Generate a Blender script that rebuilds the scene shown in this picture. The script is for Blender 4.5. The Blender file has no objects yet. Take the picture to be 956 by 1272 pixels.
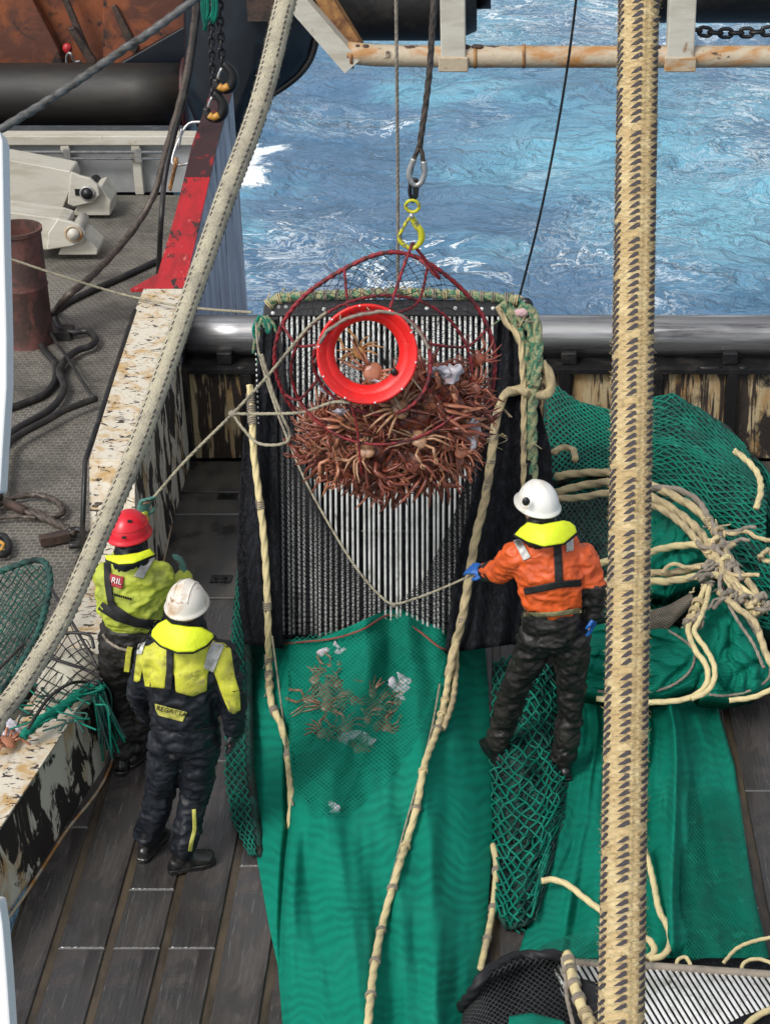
import bpy, bmesh, math, random
from mathutils import Vector, Matrix, noise
from mathutils.bvhtree import BVHTree
random.seed(7)
R = math.radians
sc = bpy.context.scene
COL = sc.collection

# ------------------------------------------------------------------ camera
CAMH = 6.6; TH = R(28.0); F = 2300.0; CX = 620.0; CY = 636.0
cam = bpy.data.cameras.new('camera'); camo = bpy.data.objects.new('camera', cam); COL.objects.link(camo)
camo.location = (0, 0, CAMH); camo.rotation_euler = (math.pi/2 - TH, 0, 0)
cam.sensor_fit = 'VERTICAL'; cam.sensor_height = 36.0; cam.lens = F/1272*36.0
cam.shift_x = -(CX-478.0)/1272.0; cam.clip_start = 0.1; cam.clip_end = 5000
sc.camera = camo

# ------------------------------------------------------------------ sky, sun, exposure (overcast)
SUN_EL, SUN_AZ = R(48), R(222)
w = bpy.data.worlds.new('World'); sc.world = w; w.use_nodes = True
nt = w.node_tree; nt.nodes.clear()
sky = nt.nodes.new('ShaderNodeTexSky'); sky.sky_type = 'NISHITA'; sky.sun_disc = False
sky.sun_elevation = SUN_EL; sky.sun_rotation = SUN_AZ; sky.dust_density = 3.0; sky.air_density = 1.0
hs = nt.nodes.new('ShaderNodeHueSaturation'); hs.inputs['Saturation'].default_value = 0.30
bg = nt.nodes.new('ShaderNodeBackground'); bg.inputs['Strength'].default_value = 0.14
wo = nt.nodes.new('ShaderNodeOutputWorld')
nt.links.new(sky.outputs[0], hs.inputs['Color']); nt.links.new(hs.outputs[0], bg.inputs[0]); nt.links.new(bg.outputs[0], wo.inputs[0])
sl = bpy.data.lights.new('sun', 'SUN'); sl.energy = 1.3; sl.angle = R(16); sl.color = (1.0, 0.97, 0.92)
so = bpy.data.objects.new('sun', sl); COL.objects.link(so)
# sun azimuth measured like the sky's (rotation about z); light comes from behind-left of the camera
sdir = Vector((math.sin(SUN_AZ)*math.cos(SUN_EL), math.cos(SUN_AZ)*math.cos(SUN_EL), math.sin(SUN_EL)))
so.rotation_euler = sdir.to_track_quat('Z', 'Y').to_euler()
vs = sc.view_settings
vs.view_transform = 'Standard'; vs.look = 'None'; vs.gamma = 1.0; vs.exposure = 0.5; vs.use_curve_mapping = False
sc.render.engine = 'CYCLES'
sc.cycles.max_bounces = 6; sc.cycles.transparent_max_bounces = 16; sc.cycles.use_denoising = True

# ------------------------------------------------------------------ placing helpers: photo position -> point of the place
CAMV = Vector((0, 0, CAMH)); ct, st_ = math.cos(TH), math.sin(TH)
def ray(px, py):
    x = (px-CX)/F; y = -(py-CY)/F
    return Vector((x, ct + y*st_, -st_ + y*ct))
def P(px, py, dep): return CAMV + ray(px, py)*dep
def G(px, py, z=0.0):
    r = ray(px, py); return CAMV + r*((z-CAMH)/r.z)
def D(px, py, Y):
    r = ray(px, py); return CAMV + r*(Y/r.y)
def PX(p):
    v = Vector(p)-CAMV; dep = v.y*ct - v.z*st_; u = v.y*st_ + v.z*ct
    return (CX + F*v.x/dep, CY - F*u/dep)
def lerp(a, b, t): return a + (b-a)*t
def sstep(a, b, x):
    t = max(0.0, min(1.0, (x-a)/(b-a))); return t*t*(3-2*t)
def interp(tab, x):
    if x <= tab[0][0]: return tab[0][1]
    for (a, va), (b, vb) in zip(tab, tab[1:]):
        if x <= b: return lerp(va, vb, (x-a)/(b-a))
    return tab[-1][1]
def nz(p, s=1.0): return noise.noise(Vector(p)*s)

# ------------------------------------------------------------------ object helpers
ROOT = {}
def tag(o, label=None, cat=None, group=None, kind=None):
    if label: o['label'] = label
    if cat: o['category'] = cat
    if group: o['group'] = group
    if kind: o['kind'] = kind
    return o
def thing(name, label, cat, loc, group=None, kind=None):
    o = bpy.data.objects.new(name, None); COL.objects.link(o); o.location = loc; o.empty_display_size = 0.1
    ROOT[o.name] = Vector(loc); tag(o, label, cat, group, kind); return o
def catmull(pts, step=0.03, closed=False):
    pts = [Vector(p) for p in pts]; n = len(pts); out = []
    if n == 2:
        k = max(1, int((pts[1]-pts[0]).length/step)); return [pts[0].lerp(pts[1], i/k) for i in range(k+1)]
    rng = range(n if closed else n-1)
    for i in rng:
        if closed: p0, p1, p2, p3 = pts[i-1], pts[i], pts[(i+1) % n], pts[(i+2) % n]
        else: p0 = pts[i-1] if i else pts[0]*2-pts[1]; p1 = pts[i]; p2 = pts[i+1]; p3 = pts[i+2] if i+2 < n else pts[i+1]*2-pts[i]
        k = max(1, int((p2-p1).length/step))
        for j in range(k):
            t = j/k
            out.append(0.5*((2*p1) + (p2-p0)*t + (2*p0-5*p1+4*p2-p3)*t*t + (3*p1-p0-3*p2+p3)*t**3))
    if not closed: out.append(pts[-1])
    return out
class MB:
    def __init__(s): s.v = []; s.f = []; s.uv = []
    def add(s, vs, fs, uv=None):
        o = len(s.v); s.v.extend(Vector(p) for p in vs); s.f.extend(tuple(i+o for i in f) for f in fs)
        s.uv.extend(uv if uv else [(0, 0)]*len(vs)); return s
    def box(s, c, d, rot=None):
        c = Vector(c); hx, hy, hz = d[0]/2, d[1]/2, d[2]/2
        vs = [Vector((x, y, z)) for x in (-hx, hx) for y in (-hy, hy) for z in (-hz, hz)]
        if rot is not None: vs = [rot @ p for p in vs]
        return s.add([p+c for p in vs], [(0,1,3,2), (4,6,7,5), (0,4,5,1), (2,3,7,6), (0,2,6,4), (1,5,7,3)])
    def bbox(s, a, b):
        return s.box([(a[i]+b[i])/2 for i in range(3)], [abs(b[i]-a[i]) for i in range(3)])
    def beam(s, a, b, wx, wy, upv=(0, 0, 1)):
        a, b = Vector(a), Vector(b); t = (b-a).normalized(); x = t.cross(Vector(upv)).normalized(); y = x.cross(t)
        vs = [p + x*wx/2*i + y*wy/2*j for p in (a, b) for i, j in ((-1,-1), (1,-1), (1,1), (-1,1))]
        return s.add(vs, [(3,2,1,0), (4,5,6,7), (0,1,5,4), (1,2,6,5), (2,3,7,6), (3,0,4,7)])
    def tube(s, pts, r, n=8, lobes=0, amp=0.16, pitch=0.05, closed=False, caps=True, flat=1.0, ref=None):
        pts = [Vector(p) for p in pts]; m = len(pts)
        if m < 2: return s
        rr = r if isinstance(r, (list, tuple)) else [r]*m
        tang = []
        for i in range(m):
            a = pts[i-1] if (i or closed) else pts[0]; b = pts[(i+1) % m] if (i < m-1 or closed) else pts[-1]
            d = b-a; tang.append(d.normalized() if d.length > 1e-9 else Vector((0, 0, 1)))
        nv = Vector(ref) if ref is not None else (Vector((0, 0, 1)) if abs(tang[0].z) < 0.9 else Vector((1, 0, 0)))
        vs = []; uv = []; dist = 0.0
        for i in range(m):
            if i: dist += (pts[i]-pts[i-1]).length
            t = tang[i]; nv = (nv - t*nv.dot(t))
            nv = nv.normalized() if nv.length > 1e-6 else t.orthogonal().normalized()
            b = t.cross(nv)
            for k in range(n):
                a = 2*math.pi*k/n; q = rr[i]
                if lobes: q *= 1 + amp*(abs(math.cos(lobes*0.5*(a - 2*math.pi*dist/pitch/1.0*(1.0/lobes)*1.0)))*2-1.2)
                vs.append(pts[i] + nv*(math.cos(a)*q) + b*(math.sin(a)*q*flat)); uv.append((k/n, dist))
        fs = []
        for i in range(m if closed else m-1):
            j = (i+1) % m
            for k in range(n):
                fs.append((i*n+k, i*n+(k+1) % n, j*n+(k+1) % n, j*n+k))
        if caps and not closed: fs.append(tuple(range(n))[::-1]); fs.append(tuple(range((m-1)*n, m*n)))
        return s.add(vs, fs, uv)
    def cyl(s, a, b, r, n=16, r2=None):
        return s.tube([a, b], [r, r if r2 is None else r2], n)
    def ell(s, c, rad, seg=12, rings=8, rot=None):
        c = Vector(c); vs = [Vector((0, 0, -rad[2]))]
        for i in range(1, rings):
            th = math.pi*i/rings - math.pi/2
            for k in range(seg):
                a = 2*math.pi*k/seg; vs.append(Vector((math.cos(a)*math.cos(th)*rad[0], math.sin(a)*math.cos(th)*rad[1], math.sin(th)*rad[2])))
        vs.append(Vector((0, 0, rad[2]))); L = len(vs)-1
        fs = [(0, 1+(k+1) % seg, 1+k) for k in range(seg)]
        for i in range(rings-2):
            for k in range(seg):
                a = 1+i*seg+k; b = 1+i*seg+(k+1) % seg; fs.append((a, b, b+seg, a+seg))
        fs += [(L, L-seg+k, L-seg+(k+1) % seg) for k in range(seg)]
        if rot is not None: vs = [rot @ p for p in vs]
        return s.add([p+c for p in vs], fs)
    def ring(s, c, r, tr, nrm, seg=48, n=8, a0=0, a1=2*math.pi, sx=1.0, wob=0.0):
        nrm = Vector(nrm).normalized(); x = nrm.cross(Vector((0, 0, 1)))
        x = x.normalized() if x.length > 1e-4 else Vector((1, 0, 0)); y = nrm.cross(x)
        full = abs(a1-a0) > 6.28
        pts = [Vector(c) + x*math.cos(a0+(a1-a0)*i/seg)*r*sx + y*math.sin(a0+(a1-a0)*i/seg)*r + Vector((0, 0, wob*math.sin(5*i/seg*6.28))) for i in range(seg if full else seg+1)]
        return s.tube(pts, tr, n, closed=full)
    def slab(s, poly, off):
        """closed solid: outline poly (3D points) pushed by vector off"""
        n = len(poly); off = Vector(off); a = [Vector(p) for p in poly]
        return s.add(a+[p+off for p in a], [tuple(range(n)), tuple(range(2*n-1, n-1, -1))] + [(i, i+n, (i+1) % n+n, (i+1) % n) for i in range(n)])
    def sheet(s, fn, nu, nv, thick=0.0, back=None):
        """fn(u,v) -> point; with thick a closed sheet whose back is pushed by `back`"""
        vs = []; uv = []; fs = []
        for j in range(nv+1):
            for i in range(nu+1):
                vs.append(Vector(fn(i/nu, j/nv))); uv.append((i/nu, j/nv))
        W = nu+1
        for j in range(nv):
            for i in range(nu): a = j*W+i; fs.append((a, a+1, a+1+W, a+W))
        if back is not None:
            o = len(vs); bk = Vector(back); vs += [p+bk for p in vs]; uv += uv[:o]
            fs += [tuple(i+o for i in f[::-1]) for f in fs]
            edge = [i for i in range(W)] + [j*W+nu for j in range(1, nv+1)] + [nv*W+i for i in range(nu-1, -1, -1)] + [j*W for j in range(nv-1, 0, -1)]
            for a, b in zip(edge, edge[1:]+edge[:1]): fs.append((b, a, a+o, b+o))
        return s.add(vs, fs, uv)
    def net(s, fn, nu, nv, r, n=3, jit=0.0, keep=None, seg=1, sag=0.0):
        """diamond netting on fn(u,v): every strand is a thin prism"""
        pt = {}
        def q(i, j):
            if (i, j) not in pt:
                u = i/nu + (random.uniform(-jit, jit)/nu if jit else 0); v = j/nv + (random.uniform(-jit, jit)/nv if jit else 0)
                pt[(i, j)] = (Vector(fn(min(1, max(0, u)), min(1, max(0, v)))), u, v)
            return pt[(i, j)]
        for i in range(nu):
            for j in range(nv+1):
                if (i+j) % 2: continue
                for dj in (-1, 1):
                    if 0 <= j+dj <= nv:
                        a, ua, va = q(i, j); b, ub, vb = q(i+1, j+dj)
                        if keep and not (keep(ua, va) and keep(ub, vb)): continue
                        s.strand(a, b, r, n)
        return s
    def strand(s, a, b, r, n=3):
        t = b-a
        if t.length < 1e-6: return
        t.normalize(); x = t.orthogonal().normalized(); y = t.cross(x)
        o = len(s.v)
        for p in (a, b):
            for k in range(n):
                an = 6.2832*k/n; s.v.append(p + x*(math.cos(an)*r) + y*(math.sin(an)*r)); s.uv.append((0, 0))
        for k in range(n): s.f.append((o+k, o+(k+1) % n, o+n+(k+1) % n, o+n+k))
    def build(s, name, m, parent=None, smooth=True, base=None, uv=False):
        if parent is not None: org = ROOT[parent.name]
        elif base is not None: org = Vector(base)
        else:
            xs = [p.x for p in s.v]; ys = [p.y for p in s.v]
            org = Vector(((min(xs)+max(xs))/2, (min(ys)+max(ys))/2, min(p.z for p in s.v)))
        me = bpy.data.meshes.new(name)
        me.from_pydata([(p.x-org.x, p.y-org.y, p.z-org.z) for p in s.v], [], s.f)
        if uv:
            at = me.attributes.new('uvm', 'FLOAT_VECTOR', 'POINT'); flat = []
            for a, b in s.uv: flat += [a, b, 0.0]
            at.data.foreach_set('vector', flat)
        me.polygons.foreach_set('use_smooth', [smooth]*len(me.polygons))
        for mm in (m if isinstance(m, (list, tuple)) else [m]): me.materials.append(mm)
        me.update()
        o = bpy.data.objects.new(name, me); COL.objects.link(o)
        if parent is not None: o.parent = parent
        else: o.location = org
        ROOT[o.name] = org
        return o
def crisp(o, ang=40):
    me = o.data
    try: me.set_sharp_from_angle(angle=R(ang))
    except Exception: pass
    return o
def bevel(o, wdt=0.006, seg=2):
    b = o.modifiers.new('bevel', 'BEVEL'); b.width = wdt; b.segments = seg; b.limit_method = 'ANGLE'; b.angle_limit = R(40); return o
def poly_at(polyline, t):
    L = [0]
    for a, b in zip(polyline, polyline[1:]): L.append(L[-1]+math.hypot(b[0]-a[0], b[1]-a[1]))
    x = t*L[-1]
    for i in range(len(polyline)-1):
        if x <= L[i+1] or i == len(polyline)-2:
            k = (x-L[i])/max(1e-9, L[i+1]-L[i]); a, b = polyline[i], polyline[i+1]
            return (a[0]+(b[0]-a[0])*k, a[1]+(b[1]-a[1])*k)
def coons(top, bot, left, right):
    """patch over four outline polylines (left/right run top to bottom)"""
    def f(u, v):
        T = poly_at(top, u); B = poly_at(bot, u); Lf = poly_at(left, v); Rt = poly_at(right, v)
        c00, c10, c01, c11 = top[0], top[-1], bot[0], bot[-1]
        return tuple((1-v)*T[k]+v*B[k]+(1-u)*Lf[k]+u*Rt[k]-((1-u)*(1-v)*c00[k]+u*(1-v)*c10[k]+(1-u)*v*c01[k]+u*v*c11[k]) for k in (0, 1))
    return f

# ------------------------------------------------------------------ materials
MATS = {}
def mat(name, col, rough=0.6, metal=0.0, layers=(), bump=None, coord='Object', rand=0.0, coat=0.0, sheen=0.0, spec=0.5):
    """layers: (colour, roughness, (sx,sy,sz), lo, hi, detail, distortion) noise-masked coats of paint, dirt or rust"""
    if name in MATS: return MATS[name]
    m = bpy.data.materials.new(name); m.use_nodes = True; t = m.node_tree; N = t.nodes; L = t.links
    b = N['Principled BSDF']; b.inputs['Metallic'].default_value = metal; b.inputs['Coat Weight'].default_value = coat
    b.inputs['Specular IOR Level'].default_value = spec
    if sheen: b.inputs['Sheen Weight'].default_value = sheen
    tc = N.new('ShaderNodeTexCoord')
    c = N.new('ShaderNodeRGB'); c.outputs[0].default_value = (*col, 1); cs = c.outputs[0]
    rv = N.new('ShaderNodeValue'); rv.outputs[0].default_value = rough; rs = rv.outputs[0]
    for (lc, lr, sc_, lo, hi, det, dis) in layers:
        mp = N.new('ShaderNodeMapping'); mp.inputs['Scale'].default_value = sc_ if isinstance(sc_, (tuple, list)) else (sc_,)*3
        mp.inputs['Location'].default_value = (random.uniform(0, 50), random.uniform(0, 50), random.uniform(0, 50))
        L.new(tc.outputs[coord], mp.inputs[0])
        no = N.new('ShaderNodeTexNoise'); no.inputs['Scale'].default_value = 1; no.inputs['Detail'].default_value = det; no.inputs['Roughness'].default_value = 0.62; no.inputs['Distortion'].default_value = dis
        L.new(mp.outputs[0], no.inputs['Vector'])
        mr = N.new('ShaderNodeMapRange'); mr.inputs[1].default_value = lo; mr.inputs[2].default_value = hi; L.new(no.outputs[0], mr.inputs[0])
        mx = N.new('ShaderNodeMix'); mx.data_type = 'RGBA'; L.new(mr.outputs[0], mx.inputs[0]); L.new(cs, mx.inputs[6]); mx.inputs[7].default_value = (*lc, 1); cs = mx.outputs[2]
        mf = N.new('ShaderNodeMix'); mf.data_type = 'FLOAT'; L.new(mr.outputs[0], mf.inputs[0]); L.new(rs, mf.inputs[2]); mf.inputs[3].default_value = lr; rs = mf.outputs[0]
    if rand:
        oi = N.new('ShaderNodeObjectInfo'); h = N.new('ShaderNodeHueSaturation')
        mr = N.new('ShaderNodeMapRange'); mr.inputs[3].default_value = 1-rand; mr.inputs[4].default_value = 1+rand
        L.new(oi.outputs['Random'], mr.inputs[0]); L.new(mr.outputs[0], h.inputs['Value']); L.new(cs, h.inputs['Color']); cs = h.outputs[0]
    L.new(cs, b.inputs['Base Color']); L.new(rs, b.inputs['Roughness'])
    if bump:
        last = None
        for (sc_, stg, det) in (bump if isinstance(bump, list) else [bump]):
            mp = N.new('ShaderNodeMapping'); mp.inputs['Scale'].default_value = sc_ if isinstance(sc_, (tuple, list)) else (sc_,)*3
            L.new(tc.outputs[coord], mp.inputs[0])
            no = N.new('ShaderNodeTexNoise'); no.inputs['Scale'].default_value = 1; no.inputs['Detail'].default_value = det; L.new(mp.outputs[0], no.inputs['Vector'])
            bp = N.new('ShaderNodeBump'); bp.inputs['Strength'].default_value = stg; bp.inputs['Distance'].default_value = 0.02; L.new(no.outputs[0], bp.inputs['Height'])
            if last: L.new(last, bp.inputs['Normal'])
            last = bp.outputs[0]
        L.new(last, b.inputs['Normal'])
    MATS[name] = m; return m
def knit(name, col, col2, sx, sy, contrast=0.5, mesh=160.0, rough=0.75):
    """woven fine netting: two crossing thread directions plus a slow moire of the double layer; needs the uvm attribute"""
    m = bpy.data.materials.new(name); m.use_nodes = True; t = m.node_tree; N = t.nodes; L = t.links; b = N['Principled BSDF']
    b.inputs['Roughness'].default_value = rough; b.inputs['Specular IOR Level'].default_value = 0.18
    at = N.new('ShaderNodeAttribute'); at.attribute_name = 'uvm'
    mp = N.new('ShaderNodeMapping'); mp.inputs['Scale'].default_value = (sx, 3.2, 1); L.new(at.outputs['Vector'], mp.inputs[0])
    dn = N.new('ShaderNodeTexNoise'); dn.inputs['Scale'].default_value = 1.0; dn.inputs['Detail'].default_value = 3; L.new(mp.outputs[0], dn.inputs['Vector'])
    sp = N.new('ShaderNodeSeparateXYZ'); L.new(at.outputs['Vector'], sp.inputs[0])
    p1 = N.new('ShaderNodeMath'); p1.operation = 'MULTIPLY'; p1.inputs[1].default_value = sy*6.2832; L.new(sp.outputs[1], p1.inputs[0])
    p2 = N.new('ShaderNodeMath'); p2.operation = 'MULTIPLY_ADD'; p2.inputs[1].default_value = 46.0; L.new(dn.outputs[0], p2.inputs[0]); L.new(p1.outputs[0], p2.inputs[2])
    wvs = N.new('ShaderNodeMath'); wvs.operation = 'SINE'; L.new(p2.outputs[0], wvs.inputs[0])
    wvm = N.new('ShaderNodeMapRange'); wvm.inputs[1].default_value = -1; wvm.inputs[2].default_value = 1; L.new(wvs.outputs[0], wvm.inputs[0])
    class _W: outputs = {'Fac': wvm.outputs[0]}
    wv = _W
    tc = N.new('ShaderNodeTexCoord')
    no = N.new('ShaderNodeTexNoise'); no.inputs['Scale'].default_value = 3.5; no.inputs['Detail'].default_value = 5; L.new(tc.outputs['Object'], no.inputs['Vector'])
    mr = N.new('ShaderNodeMapRange'); mr.inputs[1].default_value = 0.3; mr.inputs[2].default_value = 0.7; L.new(no.outputs[0], mr.inputs[0])
    mu = N.new('ShaderNodeMath'); mu.operation = 'MULTIPLY'; L.new(wv.outputs['Fac'], mu.inputs[0]); L.new(mr.outputs[0], mu.inputs[1])
    m2 = N.new('ShaderNodeMath'); m2.operation = 'MULTIPLY'; m2.inputs[1].default_value = contrast; L.new(mu.outputs[0], m2.inputs[0])
    mx = N.new('ShaderNodeMix'); mx.data_type = 'RGBA'; L.new(m2.outputs[0], mx.inputs[0]); mx.inputs[6].default_value = (*col, 1); mx.inputs[7].default_value = (*col2, 1)
    # pale scuffs and scales stuck to the twine
    n2 = N.new('ShaderNodeTexNoise'); n2.inputs['Scale'].default_value = 3.0; n2.inputs['Detail'].default_value = 9; L.new(tc.outputs['Object'], n2.inputs['Vector'])
    r2 = N.new('ShaderNodeMapRange'); r2.inputs[1].default_value = 0.52; r2.inputs[2].default_value = 0.75; r2.inputs[4].default_value = 0.35; L.new(n2.outputs[0], r2.inputs[0])
    mz = N.new('ShaderNodeMix'); mz.data_type = 'RGBA'; L.new(r2.outputs[0], mz.inputs[0]); L.new(mx.outputs[2], mz.inputs[6]); mz.inputs[7].default_value = (col[0]+0.012, col[1]*1.15+0.01, col[2]*1.1+0.01, 1)
    L.new(mz.outputs[2], b.inputs['Base Color'])
    wa = N.new('ShaderNodeTexWave'); wa.bands_direction = 'DIAGONAL'; wa.inputs['Scale'].default_value = mesh; wa.inputs['Distortion'].default_value = 0.6; L.new(tc.outputs['Object'], wa.inputs['Vector'])
    bp = N.new('ShaderNodeBump'); bp.inputs['Strength'].default_value = 0.35; bp.inputs['Distance'].default_value = 0.004; L.new(wa.outputs['Fac'], bp.inputs['Height'])
    b2 = N.new('ShaderNodeBump'); b2.inputs['Strength'].default_value = 0.35; b2.inputs['Distance'].default_value = 0.006; L.new(wv.outputs['Fac'], b2.inputs['Height']); L.new(bp.outputs[0], b2.inputs['Normal'])
    L.new(b2.outputs[0], b.inputs['Normal']); MATS[name] = m; return m

WHITE_CHIP = mat('chipped_white_paint', (0.58, 0.53, 0.43), 0.5, layers=[((0.44, 0.28, 0.11), 0.7, (7, 7, 12), 0.47, 0.64, 6, 0.6), ((0.040, 0.026, 0.020), 0.75, (14, 30, 30), 0.57, 0.60, 7, 0.9)], bump=[((9, 4.5, 9), 0.4, 4)])
WHITE_PEEL = mat('peeling_white_paint', (0.60, 0.57, 0.48), 0.5, layers=[((0.42, 0.27, 0.12), 0.7, (6, 6, 2.2), 0.50, 0.68, 5, 0.5), ((0.022, 0.017, 0.015), 0.7, (4.2, 4.2, 1.9), 0.485, 0.51, 8, 0.8)], bump=[((3.6, 3.6, 1.3), 0.5, 6)])
RUSTPLATE = mat('rust_streaked_plate', (0.45, 0.36, 0.21), 0.55, layers=[((0.34, 0.20, 0.075), 0.7, (9, 9, 2.5), 0.46, 0.62, 6, 0.4), ((0.035, 0.024, 0.018), 0.7, (19, 19, 1.5), 0.47, 0.51, 7, 0.35), ((0.022, 0.016, 0.013), 0.65, (2.6, 2.6, 2.2), 0.51, 0.59, 6, 0.6)], bump=[((19, 19, 1.5), 0.35, 5), (40, 0.3, 4)])
BLACKSTEEL = mat('black_steel', (0.014, 0.014, 0.015), 0.42, 0.3, layers=[((0.05, 0.045, 0.04), 0.3, 6, 0.5, 0.7, 5, 0.3)], bump=(18, 0.2, 5))
DARKRUST = mat('dark_rust', (0.06, 0.035, 0.025), 0.75, layers=[((0.018, 0.014, 0.012), 0.6, 7, 0.42, 0.6, 6, 0.3)], bump=(25, 0.4, 5))
ROLLER = mat('worn_roller_steel', (0.34, 0.34, 0.34), 0.33, 0.8, layers=[((0.09, 0.09, 0.095), 0.45, (1.0, 9, 9), 0.44, 0.66, 6, 0.2), ((0.60, 0.60, 0.60), 0.22, (0.8, 20, 20), 0.55, 0.75, 4, 0.0)], bump=((3, 40, 40), 0.12, 4))
PLANK = mat('wet_deck_plank', (0.062, 0.054, 0.050), 0.36, layers=[((0.030, 0.026, 0.025), 0.30, (9, 1.2, 5), 0.42, 0.62, 6, 0.5), ((0.095, 0.088, 0.082), 0.5, (14, 2.0, 5), 0.53, 0.72, 6, 0.4), ((0.045, 0.043, 0.042), 0.10, (3.2, 1.6, 3), 0.50, 0.60, 6, 1.0), ((0.15, 0.145, 0.14), 0.5, (60, 3.0, 20), 0.62, 0.72, 5, 0.6)], bump=[((45, 3, 45), 0.22, 5), ((60, 60, 60), 0.08, 3)], rand=0.22)
BATTEN = mat('brown_batten', (0.075, 0.056, 0.036), 0.45, layers=[((0.03, 0.024, 0.018), 0.35, (5, 2, 5), 0.4, 0.62, 5, 0.3)], bump=((30, 5, 30), 0.3, 4))
SEAM = mat('pale_seam', (0.22, 0.22, 0.21), 0.4, 0.3)
PLATE = mat('oily_deck_plate', (0.050, 0.047, 0.043), 0.35, layers=[((0.085, 0.076, 0.06), 0.5, (4, 1.2, 3), 0.48, 0.66, 5, 0.4), ((0.022, 0.021, 0.02), 0.2, (2.5, 2.5, 2.5), 0.5, 0.65, 5, 0.4)], bump=((16, 5, 16), 0.12, 4))
RED = mat('red_paint', (0.40, 0.012, 0.016), 0.42, layers=[((0.24, 0.012, 0.014), 0.6, (6, 3, 6), 0.46, 0.66, 7, 0.5), ((0.030, 0.016, 0.014), 0.7, (8, 4, 8), 0.59, 0.63, 8, 0.8), ((0.50, 0.12, 0.11), 0.6, (22, 8, 22), 0.62, 0.70, 6, 0.4)], bump=(12, 0.2, 5))
REDDIRT = mat('blackened_red_paint', (0.035, 0.012, 0.012), 0.5, layers=[((0.28, 0.012, 0.016), 0.5, (6, 3, 6), 0.55, 0.66, 6, 0.5)], bump=(14, 0.3, 5))
HULL = mat('streaked_violet_hull', (0.22, 0.20, 0.25), 0.45, layers=[((0.36, 0.36, 0.42), 0.4, (6, 6, 1.0), 0.45, 0.62, 6, 0.3), ((0.035, 0.026, 0.03), 0.6, (8, 8, 1.2), 0.60, 0.65, 5, 0.6)], bump=((5, 5, 1), 0.15, 4))
WHITE = mat('white_paint', (0.70, 0.71, 0.70), 0.4, layers=[((0.52, 0.50, 0.46), 0.55, (5, 5, 2), 0.5, 0.75, 5, 0.2)])
CREAM = mat('weathered_cream_paint', (0.50, 0.48, 0.41), 0.5, layers=[((0.40, 0.37, 0.30), 0.6, (2, 9, 9), 0.45, 0.65, 5, 0.3), ((0.24, 0.12, 0.05), 0.7, (5, 5, 4), 0.66, 0.74, 6, 0.4)], bump=(20, 0.12, 4))
CREAMRUST = mat('rusting_cream_paint', (0.42, 0.35, 0.25), 0.5, layers=[((0.36, 0.17, 0.05), 0.7, (2.0, 5, 5), 0.48, 0.6, 6, 0.5), ((0.05, 0.03, 0.02), 0.75, (5, 9, 9), 0.60, 0.66, 6, 0.6)], bump=(20, 0.3, 4))
RUSTBEAM = mat('ochre_rust', (0.34, 0.17, 0.055), 0.7, layers=[((0.14, 0.06, 0.025), 0.75, 6, 0.45, 0.6, 6, 0.4)], bump=(20, 0.3, 5))
GREYWALL = mat('grey_bulwark_paint', (0.34, 0.35, 0.35), 0.5, layers=[((0.24, 0.24, 0.235), 0.6, (3, 3, 2), 0.45, 0.7, 5, 0.3)])
DRUMRUST = mat('rusty_red_drum', (0.13, 0.050, 0.040), 0.65, layers=[((0.055, 0.030, 0.025), 0.7, (4, 4, 3), 0.42, 0.55, 6, 0.4), ((0.22, 0.085, 0.06), 0.6, (8, 8, 3), 0.58, 0.70, 5, 0.4)], bump=(25, 0.3, 5))
ORANGE = mat('orange_door_paint', (0.22, 0.062, 0.020), 0.55, layers=[((0.085, 0.028, 0.016), 0.65, 2.6, 0.44, 0.6, 6, 0.6), ((0.013, 0.010, 0.010), 0.7, 2.2, 0.56, 0.62, 7, 0.8)], bump=(10, 0.3, 5))
NAVY = mat('navy_black_paint', (0.006, 0.009, 0.014), 0.32, layers=[((0.010, 0.022, 0.034), 0.4, 1.6, 0.5, 0.7, 5, 0.4)])
RUBBER = mat('black_rubber', (0.011, 0.011, 0.011), 0.5, layers=[((0.03, 0.027, 0.024), 0.6, 5, 0.5, 0.75, 5, 0.3)], bump=(14, 0.25, 5))
DRUMBLACK = mat('oily_black_drum', (0.011, 0.010, 0.009), 0.55, 0.0, layers=[((0.030, 0.026, 0.020), 0.5, (1, 4, 4), 0.5, 0.7, 5, 0.2)])
HOSE = mat('black_hose', (0.014, 0.013, 0.013), 0.48, layers=[((0.04, 0.035, 0.03), 0.6, 9, 0.5, 0.7, 4, 0.2)])
WIRE = mat('grey_wire_rope', (0.13, 0.13, 0.125), 0.5, 0.5, layers=[((0.055, 0.05, 0.042), 0.6, 25, 0.45, 0.65, 4, 0.2)])
WIREBROWN = mat('greased_brown_wire', (0.085, 0.065, 0.052), 0.5, 0.2, layers=[((0.035, 0.027, 0.022), 0.5, 30, 0.45, 0.65, 4, 0.2)])
STEEL = mat('bright_steel', (0.42, 0.42, 0.41), 0.35, 0.6, layers=[((0.2, 0.19, 0.17), 0.5, 14, 0.5, 0.7, 4, 0.2)])
YELLOWMETAL = mat('yellow_hook_paint', (0.52, 0.50, 0.02), 0.4, layers=[((0.16, 0.15, 0.10), 0.45, 22, 0.52, 0.58, 5, 0.6)])
OCHRE = mat('ochre_hook_paint', (0.48, 0.24, 0.04), 0.5)
CORD = mat('cream_rope', (0.50, 0.40, 0.22), 0.8, layers=[((0.34, 0.27, 0.16), 0.85, 9, 0.45, 0.62, 5, 0.4), ((0.20, 0.16, 0.11), 0.9, 5, 0.60, 0.72, 6, 0.5)], bump=(120, 0.3, 3))
CORDPALE = mat('pale_yellow_rope', (0.60, 0.50, 0.26), 0.75, layers=[((0.42, 0.34, 0.20), 0.85, 8, 0.5, 0.66, 5, 0.4)], bump=(120, 0.25, 3))
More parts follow.
